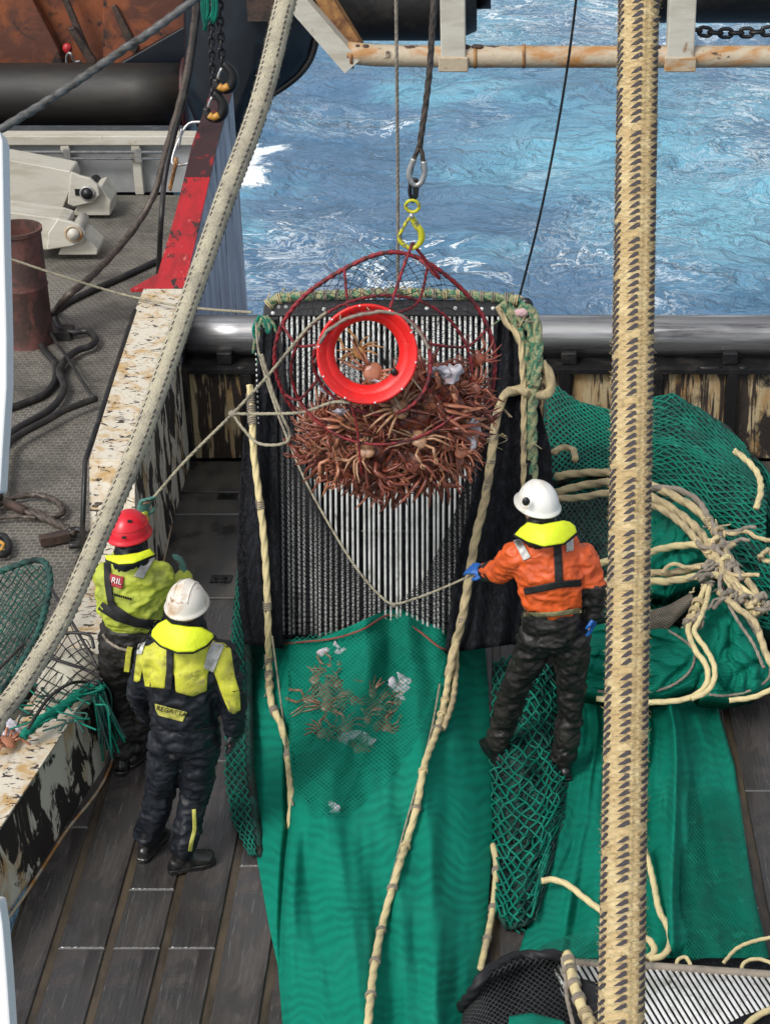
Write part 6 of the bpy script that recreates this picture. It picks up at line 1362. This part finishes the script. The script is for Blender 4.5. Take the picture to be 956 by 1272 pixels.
def mouldhead(b, c, f, up):
    """head with brow, nose, mouth, chin and ears, on the neck"""
    c, f, up = Vector(c), Vector(f).normalized(), Vector(up).normalized(); s = f.cross(up).normalized()
    M3 = Matrix((s, f, up)).transposed(); b.ell(c, (.074, .094, .115), 24, 16, M3)
    b.ell(c+f*.055-up*.055, (.045, .045, .055), 14, 10, M3); b.tube([c+f*.088+up*.012, c+f*.108-up*.022, c+f*.094-up*.032], [.009, .015, .010], 8)
    b.ell(c+f*.088+up*.02, (.048, .012, .010), 12, 8, M3); b.ell(c+f*.085-up*.060, (.026, .012, .009), 10, 6, M3)
    for q_ in (-1, 1): b.ell(c+s*q_*.076-f*.004, (.010, .020, .032), 10, 8, M3)

SKIN = mat('skin', (0.52, 0.30, 0.22), 0.5, layers=[((0.46, 0.22, 0.17), 0.5, 12, 0.5, 0.7, 4, 0.2)])
HIVIS = mat('dirty_hivis_yellow', (0.56, 0.56, 0.045), 0.6, layers=[((0.36, 0.34, 0.06), 0.7, 6, 0.48, 0.66, 6, 0.4), ((0.13, 0.12, 0.05), 0.75, 9, 0.55, 0.70, 7, 0.6)], bump=(70, 0.15, 3))
HIVISOLIVE = mat('worn_hivis_green', (0.40, 0.46, 0.045), 0.6, layers=[((0.24, 0.28, 0.045), 0.7, 6, 0.46, 0.64, 6, 0.4), ((0.07, 0.075, 0.04), 0.75, 8, 0.60, 0.72, 6, 0.5)], bump=(70, 0.15, 3))
LIFEY = mat('bright_lifejacket_yellow', (0.66, 0.76, 0.015), 0.55, layers=[((0.55, 0.62, 0.02), 0.6, 9, 0.5, 0.7, 5, 0.3)], bump=(45, 0.2, 3))
NAVYSUIT = mat('navy_oilskin', (0.007, 0.009, 0.013), 0.42, layers=[((0.017, 0.020, 0.026), 0.55, 7, 0.45, 0.65, 6, 0.5), ((0.07, 0.068, 0.060), 0.65, 9, 0.63, 0.76, 6, 0.5)], spec=0.28, bump=(60, 0.15, 3))
BLACKSUIT = mat('wet_black_oilskin', (0.011, 0.010, 0.0095), 0.34, layers=[((0.028, 0.025, 0.022), 0.5, 7, 0.45, 0.62, 6, 0.5), ((0.10, 0.094, 0.085), 0.5, 8, 0.61, 0.74, 6, 0.6)], spec=0.28, bump=(60, 0.2, 3))
ORANGEJ = mat('orange_oilskin', (0.66, 0.100, 0.016), 0.5, layers=[((0.48, 0.075, 0.018), 0.6, 6, 0.48, 0.66, 6, 0.4), ((0.10, 0.035, 0.02), 0.6, 9, 0.62, 0.72, 6, 0.6)], bump=(60, 0.15, 3))
STRAP = mat('black_webbing', (0.010, 0.010, 0.011), 0.7, bump=((150, 150, 150), 0.3, 2))
REFLECT = mat('grey_reflective_tape', (0.48, 0.48, 0.45), 0.35, 0.1, layers=[((0.30, 0.29, 0.26), 0.5, 14, 0.5, 0.7, 5, 0.3)])
BOOT = mat('wet_black_boot', (0.010, 0.010, 0.010), 0.28, layers=[((0.05, 0.045, 0.04), 0.5, 14, 0.52, 0.7, 5, 0.4)], bump=(40, 0.15, 3))
HELMW = mat('stained_white_helmet', (0.70, 0.66, 0.58), 0.35, layers=[((0.48, 0.33, 0.20), 0.5, 9, 0.50, 0.66, 6, 0.6), ((0.32, 0.17, 0.09), 0.6, 16, 0.60, 0.70, 6, 0.6)])
HELMC = mat('clean_white_helmet', (0.76, 0.75, 0.70), 0.3, layers=[((0.55, 0.48, 0.38), 0.45, 9, 0.56, 0.72, 6, 0.5)])
HELMR = mat('red_helmet', (0.62, 0.012, 0.025), 0.32, layers=[((0.48, 0.012, 0.022), 0.45, 9, 0.5, 0.7, 5, 0.3)])
GLOVET = mat('teal_glove', (0.06, 0.17, 0.14), 0.6, bump=(60, 0.3, 3)); GLOVEB = mat('blue_glove', (0.015, 0.10, 0.36), 0.45, bump=(60, 0.25, 3)); GLOVEK = mat('dark_glove', (0.02, 0.02, 0.021), 0.6)
OLIVE = mat('olive_print', (0.42, 0.40, 0.08), 0.6)
def suit(name, label, J, cfg):
    """J: joints; clothing is layered over one continuous body"""
    rt = (J['shR']-J['shL']).normalized(); 
    b = MB(); mouldhead(b, J['head'], cfg['look'], cfg['up']); loft(b, [J['neck']+Vector((0, 0, -.08)), J['neck'], J['head']+Vector((0, 0, -.04))], [.050, .050, .055])
    tr = [J['hip'], J['waist'], J['chest'], J['sho'], J['neck']+Vector((0, 0, -.03))]; P_, Q = dense(tr, [(.13, .09), (.115, .085), (.13, .085), (.12, .06), (.05, .045)]); loft(b, P_, Q, rt)
    for s in 'LR':
        P_, Q = dense([J['sh'+s], J['el'+s], J['wr'+s]], [.040, .036, .026]); loft(b, P_, Q)
        P_, Q = dense([J['hi'+s], J['kn'+s], J['an'+s]], [.078, .052, .040]); loft(b, P_, Q); loft(b, [J['an'+s], J['an'+s].lerp(J['to'+s], .5), J['to'+s]], [.034, .030, .022])
        h = J['hand'+s]; hand(b, J['wr'+s], h[0], h[1], .72, h[2], 1 if s == 'R' else -1)
    person, _ = fuse(b, 'person', [SKIN], None, .012, 2); tag(person, label, 'person')
    # trousers
    b = MB(); P_, Q = dense([J['hip']+Vector((0, 0, -.04)), J['hip']+Vector((0, 0, .06)), J['waist']+Vector((0, 0, .0))], [(.185, .140), (.182, .142), (.168, .130)]); loft(b, P_, Q, rt)
    for s in 'LR': P_, Q = dense([J['hi'+s]+Vector((0, 0, .02)), J['hi'+s].lerp(J['kn'+s], .5), J['kn'+s], J['kn'+s].lerp(J['an'+s], .5), J['an'+s]+Vector((0, 0, .03))], [.112, .096, .080, .077, .072]); loft(b, P_, Q)
    tro, tb = fuse(b, 'trousers', [cfg['tro']], person, .010, 2, wrinkle(.022, 7.5, 1.9, cfg['seed']))
    # jacket
    hem = cfg['hem']; tl_ = [(hem, (.190, .150))]+([(J['waist'], (.188, .150))] if J['waist'].z > hem.z+.06 else [])+[(J['chest'], (.208, .160)), (J['sho']+Vector((0, 0, -.03)), (.185, .130)), (J['neck']+Vector((0, 0, -.02)), (.095, .088))]
    b = MB(); P_, Q = dense([q_[0] for q_ in tl_], [q_[1] for q_ in tl_]); loft(b, P_, Q, rt)
    for s in 'LR': P_, Q = dense([J['sh'+s], J['sh'+s].lerp(J['el'+s], .5), J['el'+s], J['el'+s].lerp(J['wr'+s], .6), J['wr'+s]], [.088, .080, .070, .060, .050]); loft(b, P_, Q)
    jk, jb = fuse(b, 'jacket', cfg['jm'], person, .010, 2, wrinkle(.021, 8.5, 1.5, cfg['seed']+3), cfg.get('cuts', ()), cfg.get('pick'))
    for s in 'LR':
        b = MB(); h = J['hand'+s]; hand(b, J['wr'+s]-Vector(h[0]).normalized()*.02, h[0], h[1], 1.06, h[2], 1 if s == 'R' else -1)
        fuse(b, 'glove', [cfg['gl'+s]], person, .006, 1)
        b = MB(); boot(b, J['kn'+s].lerp(J['an'+s], .62), J['an'+s], J['to'+s], .066); fuse(b, 'boot', [BOOT], person, .010, 2); sole('boot_sole', J['an'+s], J['to'+s], BOOT, person)
    b = MB(); P_, Q = dense([J['neck']+Vector((0, .0, -.05)), J['neck']+Vector((0, 0, .015)), J['neck']+Vector((0, .01, .065))], [(.105, .10), (.098, .092), (.088, .085)]); loft(b, P_, Q, rt)
    fuse(b, 'collar', [cfg['col']], person, .010, 2, wrinkle(.010, 14, 1.2, 5))
    return person, jk, jb, tro, tb

# --- middle left worker
Y0 = 8.26; d_ = lambda x, y, Y=Y0: D(x, y, Y)
J = dict(head=d_(233, 752), neck=d_(233, 780), sho=d_(233, 796), chest=d_(231, 828), waist=d_(230, 872), hip=d_(231, 908),
 shL=d_(190, 812), elL=d_(174, 862, 8.33), wrL=d_(186, 888, 8.62), shR=d_(274, 810), elR=d_(290, 868, 8.22), wrR=d_(291, 908, 8.26),
 hiL=d_(210, 922), knL=d_(199, 985, 8.30), anL=G(182, 1044, .10), toL=G(198, 1052, .0)+Vector((.0, .10, 0)), hiR=d_(250, 922), knR=d_(241, 992, 8.28), anR=G(226, 1062, .10), toR=G(258, 1077, .0)+Vector((0, .03, 0)),
 handL=((.1, 1, -.2), (0, 0, -1), .6), handR=((-.1, .05, -1), (-1, .2, 0), .5))
zc1 = D(230, 858, 8.1).z
def pickA(p):
    x, y = PX(p)
    arm = x > 268 and p.z > D(285, 888, 8.25).z and y > 800 and x > 262+ (y-800)*.16
    if arm: return 0 if y < 884 else 1
    if y > 868-8*(x < 215): return 1
    return 0 if (178 < x < 262 or y < 822) else 1
A, jk, jb, tro, tb = suit('person', 'worker in yellow topped navy suit and stained white helmet, back to us', J, dict(look=(.25, 1, -.25), up=(.03, .05, 1), tro=NAVYSUIT, jm=[HIVIS, NAVYSUIT], pick=None, seed=1, glL=GLOVEK, glR=GLOVEK, col=NAVYSUIT, hem=d_(231, 884)))
jk.data.materials.clear(); jk.data.materials.append(NAVYSUIT)
def ap(nm, m, **k): return applique(nm, m, jb, A, **k)
ap('yellow_back_panel', HIVIS, top=[(178, 806), (200, 792), (233, 786), (262, 792), (280, 806)], bot=[(180, 853), (205, 856), (206, 838), (217, 838), (218, 860), (240, 866), (257, 858)], left=[(178, 806), (176, 830), (180, 853)], right=[(280, 806), (266, 820), (258, 838), (257, 858)], off=.010, th=.016, nu=40, nv=24)
ap('yellow_sleeve', HIVIS, top=[(262, 797), (278, 798), (287, 806)], bot=[(284, 884), (291, 888), (299, 882)], left=[(262, 797), (264, 830), (274, 860), (284, 884)], right=[(287, 806), (292, 840), (298, 860), (299, 882)], off=.008, th=.014)
ap('yellow_sleeve', HIVIS, top=[(171, 806), (178, 802), (186, 802)], bot=[(166, 846), (170, 848), (174, 846)], left=[(171, 806), (168, 826), (166, 846)], right=[(186, 802), (178, 825), (174, 846)], off=.006, th=.012)
ap('reflective_band', REFLECT, top=[(262, 797), (276, 800)], bot=[(252, 830), (264, 836)], left=[(264, 797), (257, 812), (253, 830)], right=[(279, 801), (272, 818), (265, 836)], off=.020, th=.01)
ap('reflective_band', REFLECT, top=[(172, 798), (182, 796)], bot=[(169, 813), (176, 813)], left=[(172, 800), (169, 813)], right=[(181, 797), (176, 813)], off=.016, th=.01)
strip('harness_strap', STRAP, jb, A, [(211, 806), (211, 830), (209, 858)], 4.5, .022)
K = dict(xc=228, wpx=60, Yb=8.02, dz=.10)
collar(A, top=[(206, 770), (213, 776), (233, 779), (250, 780), (264, 788)], bot=[(188, 790), (200, 802), (220, 810), (240, 810), (256, 802), (265, 792)], left=[(206, 770), (196, 775), (189, 783), (188, 790)], right=[(264, 788), (265, 792)], **K)
collar(A, top=[(186, 787), (200, 800), (220, 808), (240, 808), (257, 799), (266, 789)], bot=[(185, 791), (199, 804), (220, 812.5), (240, 812.5), (259, 803), (268, 791)], left=[(186, 787), (185, 791)], right=[(266, 789), (268, 791)], nm='collar_piping', m=STRAP, nu=40, nv=3, lift=-.006, **K)
pt_ = ap('name_patch', OLIVE, top=[(192, 874), (233, 885)], bot=[(197, 889), (227, 897)], left=[(192, 874), (193, 882), (197, 889)], right=[(233, 885), (227, 897)], off=.012, th=.008)
def lettering(txt, px, py, hpx, rot, m, parent, bvh, name='lettering', off=.012):
    cu_ = bpy.data.curves.new('t', 'FONT'); cu_.body = txt; cu_.size = 1; cu_.extrude = .0; cu_.align_x = 'CENTER'; cu_.align_y = 'CENTER'
    to = bpy.data.objects.new('t', cu_); COL.objects.link(to); dg = bpy.context.evaluated_depsgraph_get(); me = bpy.data.meshes.new_from_object(to.evaluated_get(dg)); bpy.data.objects.remove(to)
    b = MB(); vs = []
    for v in me.vertices:
        x, y = v.co.x*hpx*1.35, -v.co.y*hpx*1.35; x, y = x*math.cos(rot)-y*math.sin(rot)+px, x*math.sin(rot)+y*math.cos(rot)+py
        r = ray(x, y).normalized(); h = bvh.ray_cast(CAMV, r); vs.append(CAMV+r*((h[3] if h[0] is not None else 10)-off-.006))
    b.add(vs, [tuple(p.vertices) for p in me.polygons]); bpy.data.meshes.remove(me); return b.build(name, m, parent, smooth=False)
lettering('REGATTA', 213, 884, 6.5, R(14), STRAP, A, jb, off=.016)
strip('waist_seam', STRAP, jb, A, [(187, 901), (210, 908), (235, 910), (262, 904)], 1.2, .006, .006)
ap_t = lambda nm, m, **k: applique(nm, m, tb, A, **k)
strip('ankle_strap', OLIVE, tb, A, [(241, 1005), (242, 1030), (238, 1046), (236, 1058)], 2.6, .006, .006)
hm, f_, s_, u_ = helmet(A, d_(232, 750, 8.26), (.2, 1, .0), (.02, -.10, 1), HELMW, .122, .104, .130, True, .007)
for k in (-1, 0, 1):
    P0 = d_(232, 750, 8.26); pts = [P0+f_*math.cos(a)*.110+s_*k*.040+u_*(math.sin(a)*.124+.008-(.012 if k else 0)) for a in [R(x) for x in range(40, 150, 8)]]
    MB().tube(pts, .008, 8, flat=.6).build('helmet_ridge', HELMW, hm)
# --- left worker with the red helmet
Y1 = 9.14; d_ = lambda x, y, Y=Y1: D(x, y, Y)
J = dict(head=d_(161, 662, 9.18), neck=d_(163, 692), sho=d_(165, 706), chest=d_(164, 736), waist=d_(163, 776), hip=d_(163, 806),
 shL=d_(134, 718), elL=d_(138, 716, 9.42), wrL=D(176, 640, 9.58), shR=d_(197, 716), elR=d_(214, 742, 9.22), wrR=D(229, 716, 9.40),
 hiL=d_(147, 818), knL=d_(150, 882, 9.18), anL=G(151, 938, .10), toL=G(150, 952, .0)+Vector((.02, .14, 0)), hiR=d_(180, 818), knR=d_(176, 878, 9.2), anR=G(168, 930, .10), toR=G(176, 944, 0)+Vector((.08, .16, 0)),
 handL=((.3, .3, 1), (.6, -.6, 0), .9), handR=((-.1, .4, .9), (-1, 0, .2), .8))
B, jk, jb, tro, tb = suit('person', 'worker in green yellow jacket and red helmet, hauling a line at the bulwark', J, dict(look=(.35, 1, -.1), up=(.0, .02, 1), tro=BLACKSUIT, jm=[HIVISOLIVE], seed=9, glL=GLOVET, glR=GLOVET, col=NAVYSUIT, hem=d_(163, 762)))
jk.data.materials.clear(); jk.data.materials.append(HIVISOLIVE)
ap = lambda nm, m, **k: applique(nm, m, jb, B, **k)
K = dict(xc=160, wpx=50, Yb=8.92, dz=.10)
collar(B, top=[(131, 690), (150, 690), (172, 687), (186, 682)], bot=[(132, 695), (148, 701), (166, 700), (192, 689)], left=[(131, 690), (132, 695)], right=[(186, 682), (192, 689)], nv=8, **K)
collar(B, top=[(131, 694), (148, 700), (166, 699), (193, 688)], bot=[(131, 698), (148, 703.5), (167, 702.5), (194, 691)], left=[(131, 694), (131, 698)], right=[(193, 688), (194, 691)], nm='collar_piping', m=STRAP, nv=3, lift=-.006, **K)
ap('reflective_band', REFLECT, top=[(181, 695), (193, 692)], bot=[(166, 716), (178, 719)], left=[(181, 695), (173, 705), (166, 716)], right=[(193, 692), (186, 704), (178, 719)], off=.014, th=.01)
strip('harness_strap', STRAP, jb, B, [(133, 698), (134, 725), (138, 752), (160, 768), (190, 780)], 4.5, .016)
for k in range(9):
    x, y = 140+k*2.8, 738+k*.75; rr_ = ray(x, y).normalized(); h_ = jb.ray_cast(CAMV, rr_)
    if h_[0] is not None: MB().box(CAMV+rr_*(h_[3]-.006), (.007, .006, .014)).build('faded_print', NAVYSUIT, B, smooth=False)
strip('waist_belt', STRAP, jb, B, [(124, 752), (145, 766), (170, 774), (200, 776)], 6, .014)
ap('red_badge', mat('red_badge', (0.33, 0.02, 0.03), 0.6), top=[(137, 712), (154, 717)], bot=[(136, 727), (152, 732)], left=[(137, 712), (136, 727)], right=[(154, 717), (152, 732)], off=.014, th=.008)
lettering('RIL', 145, 722, 7.5, R(14), BARWHITE, B, jb, off=.018)
rope('waist_rope', [CAMV+ray(x, y).normalized()*((tb.ray_cast(CAMV, ray(x, y).normalized())[3] or 11)-.02) for x, y in [(128, 788), (135, 797), (148, 805), (160, 808)]], .008, CORDGREY, B)
MB().beam(d_(161, 806, 8.98), d_(158, 832, 8.98), .045, .03).build('yellow_knife', HIVIS, B, smooth=False)
hm, f_, s_, u_ = helmet(B, d_(161, 662, 9.18), (.45, 1, 0), (.0, -.02, 1), HELMR, .130, .110, .140, False, 0)
hc = d_(161, 662, 9.18)
for q_ in (.42,): 
    MB().tube([hc+(f_*math.cos(a)*.131+s_*math.sin(a)*.111)*math.cos(q_)+u_*(.008+math.sin(q_)*.140) for a in [6.2832*i/40 for i in range(40)]], .0022, 6, closed=True).build('helmet_groove', HELMR, hm)
for an, q_ in ((3.6, .25), (2.7, .25), (3.9, .9), (2.3, .9)):
    MB().box(hc+(f_*math.cos(an)*.130+s_*math.sin(an)*.110)*math.cos(q_)+u_*(.008+math.sin(q_)*.138), (.022, .016, .010)).build('helmet_vent', STRAP, hm, smooth=False)
# --- man in orange at the grid
Y2 = 9.00; d_ = lambda x, y, Y=Y2: D(x, y, Y)
J = dict(head=d_(668, 632, 9.04), neck=d_(672, 660), sho=d_(678, 674), chest=d_(684, 704), waist=d_(688, 748), hip=d_(688, 782),
 shL=d_(643, 690), elL=d_(622, 708, 9.14), wrL=D(603, 710, 9.28), shR=d_(722, 690), elR=d_(738, 734, 8.98), wrR=d_(738, 764, 8.95),
 hiL=d_(667, 792), knL=d_(638, 858, 9.06), anL=G(616, 930, .13), toL=G(612, 950, .03)+Vector((-.04, .13, 0)), hiR=d_(710, 792), knR=d_(710, 868, 9.02), anR=G(700, 946, .13), toR=G(697, 968, .03)+Vector((0, .13, 0)),
 handL=((-1, .5, .05), (.2, .3, -1), .8), handR=((-.08, .15, -1), (-1, .3, 0), .5))
C, jk, jb, tro, tb = suit('person', 'worker in orange jacket and white helmet standing at the grid', J, dict(look=(-.5, 1, .05), up=(0, .02, 1), tro=BLACKSUIT, jm=[ORANGEJ], seed=17, glL=GLOVEB, glR=GLOVEB, col=BLACKSUIT, hem=d_(688, 744)))
jk.data.materials.clear(); jk.data.materials.append(ORANGEJ)
ap = lambda nm, m, **k: applique(nm, m, jb, C, **k)
K = dict(xc=679, wpx=56, Yb=8.78, dz=.10)
collar(C, top=[(655, 649), (672, 652), (700, 647), (708, 649)], bot=[(639, 664), (655, 673), (675, 679), (700, 675), (716, 661)], left=[(655, 649), (646, 656), (639, 664)], right=[(708, 649), (714, 654), (716, 661)], **K)
collar(C, top=[(638, 662), (655, 671), (675, 677), (700, 673), (717, 659)], bot=[(637, 666), (655, 675), (675, 681), (701, 677), (719, 663)], left=[(638, 662), (637, 666)], right=[(717, 659), (719, 663)], nm='collar_piping', m=STRAP, nu=30, nv=3, lift=-.006, **K)
ap('reflective_patch', REFLECT, top=[(637, 671), (646, 669)], bot=[(650, 697), (659, 692)], left=[(637, 671), (650, 697)], right=[(646, 669), (659, 692)], off=.014, th=.01)
ap('reflective_patch', REFLECT, top=[(703, 671), (712, 669)], bot=[(703, 686), (712, 684)], left=[(703, 671), (703, 686)], right=[(712, 669), (712, 684)], off=.014, th=.01)
strip('harness_strap', STRAP, jb, C, [(692, 676), (693, 700), (694, 726)], 5.2, .016); strip('harness_strap', STRAP, jb, C, [(650, 735), (672, 731), (695, 726), (722, 724)], 4.6, .014)
for s_n, pts in (('dark_cuff', [(614, 700), (604, 722)]),):
    b = MB(); P_, Q = dense([D(614, 709, 9.20), D(600, 711, 9.31)], [.068, .052]); loft(b, P_, Q); fuse(b, s_n, [BLACKSUIT], C, .009, 2, wrinkle(.008, 16, 1, 2))
jk.data.materials.append(BLACKSUIT); og = ROOT[C.name]
for p_ in jk.data.polygons:
    x_, y_ = PX(p_.center+og)
    if x_ > 722 and y_ > 729+.18*(740-x_): p_.material_index = 1
strip('rope_belt', mat('woven_belt', (0.24, 0.22, 0.11), 0.8, bump=(150, 0.6, 2)), jb, C, [(650, 763), (665, 764), (690, 763), (722, 758)], 3.2, .020, .02)
hm, f_, s_, u_ = helmet(C, d_(668, 628, 9.04)+Vector((0, 0, .01)), (-.62, 1, .0), (.05, -.05, 1), HELMC, .132, .110, .138, True, .004)
MB().ell(d_(653, 623, 8.90), (.022, .014, .026), 12, 8).build('helmet_slot', BLACKPLASTIC, hm)
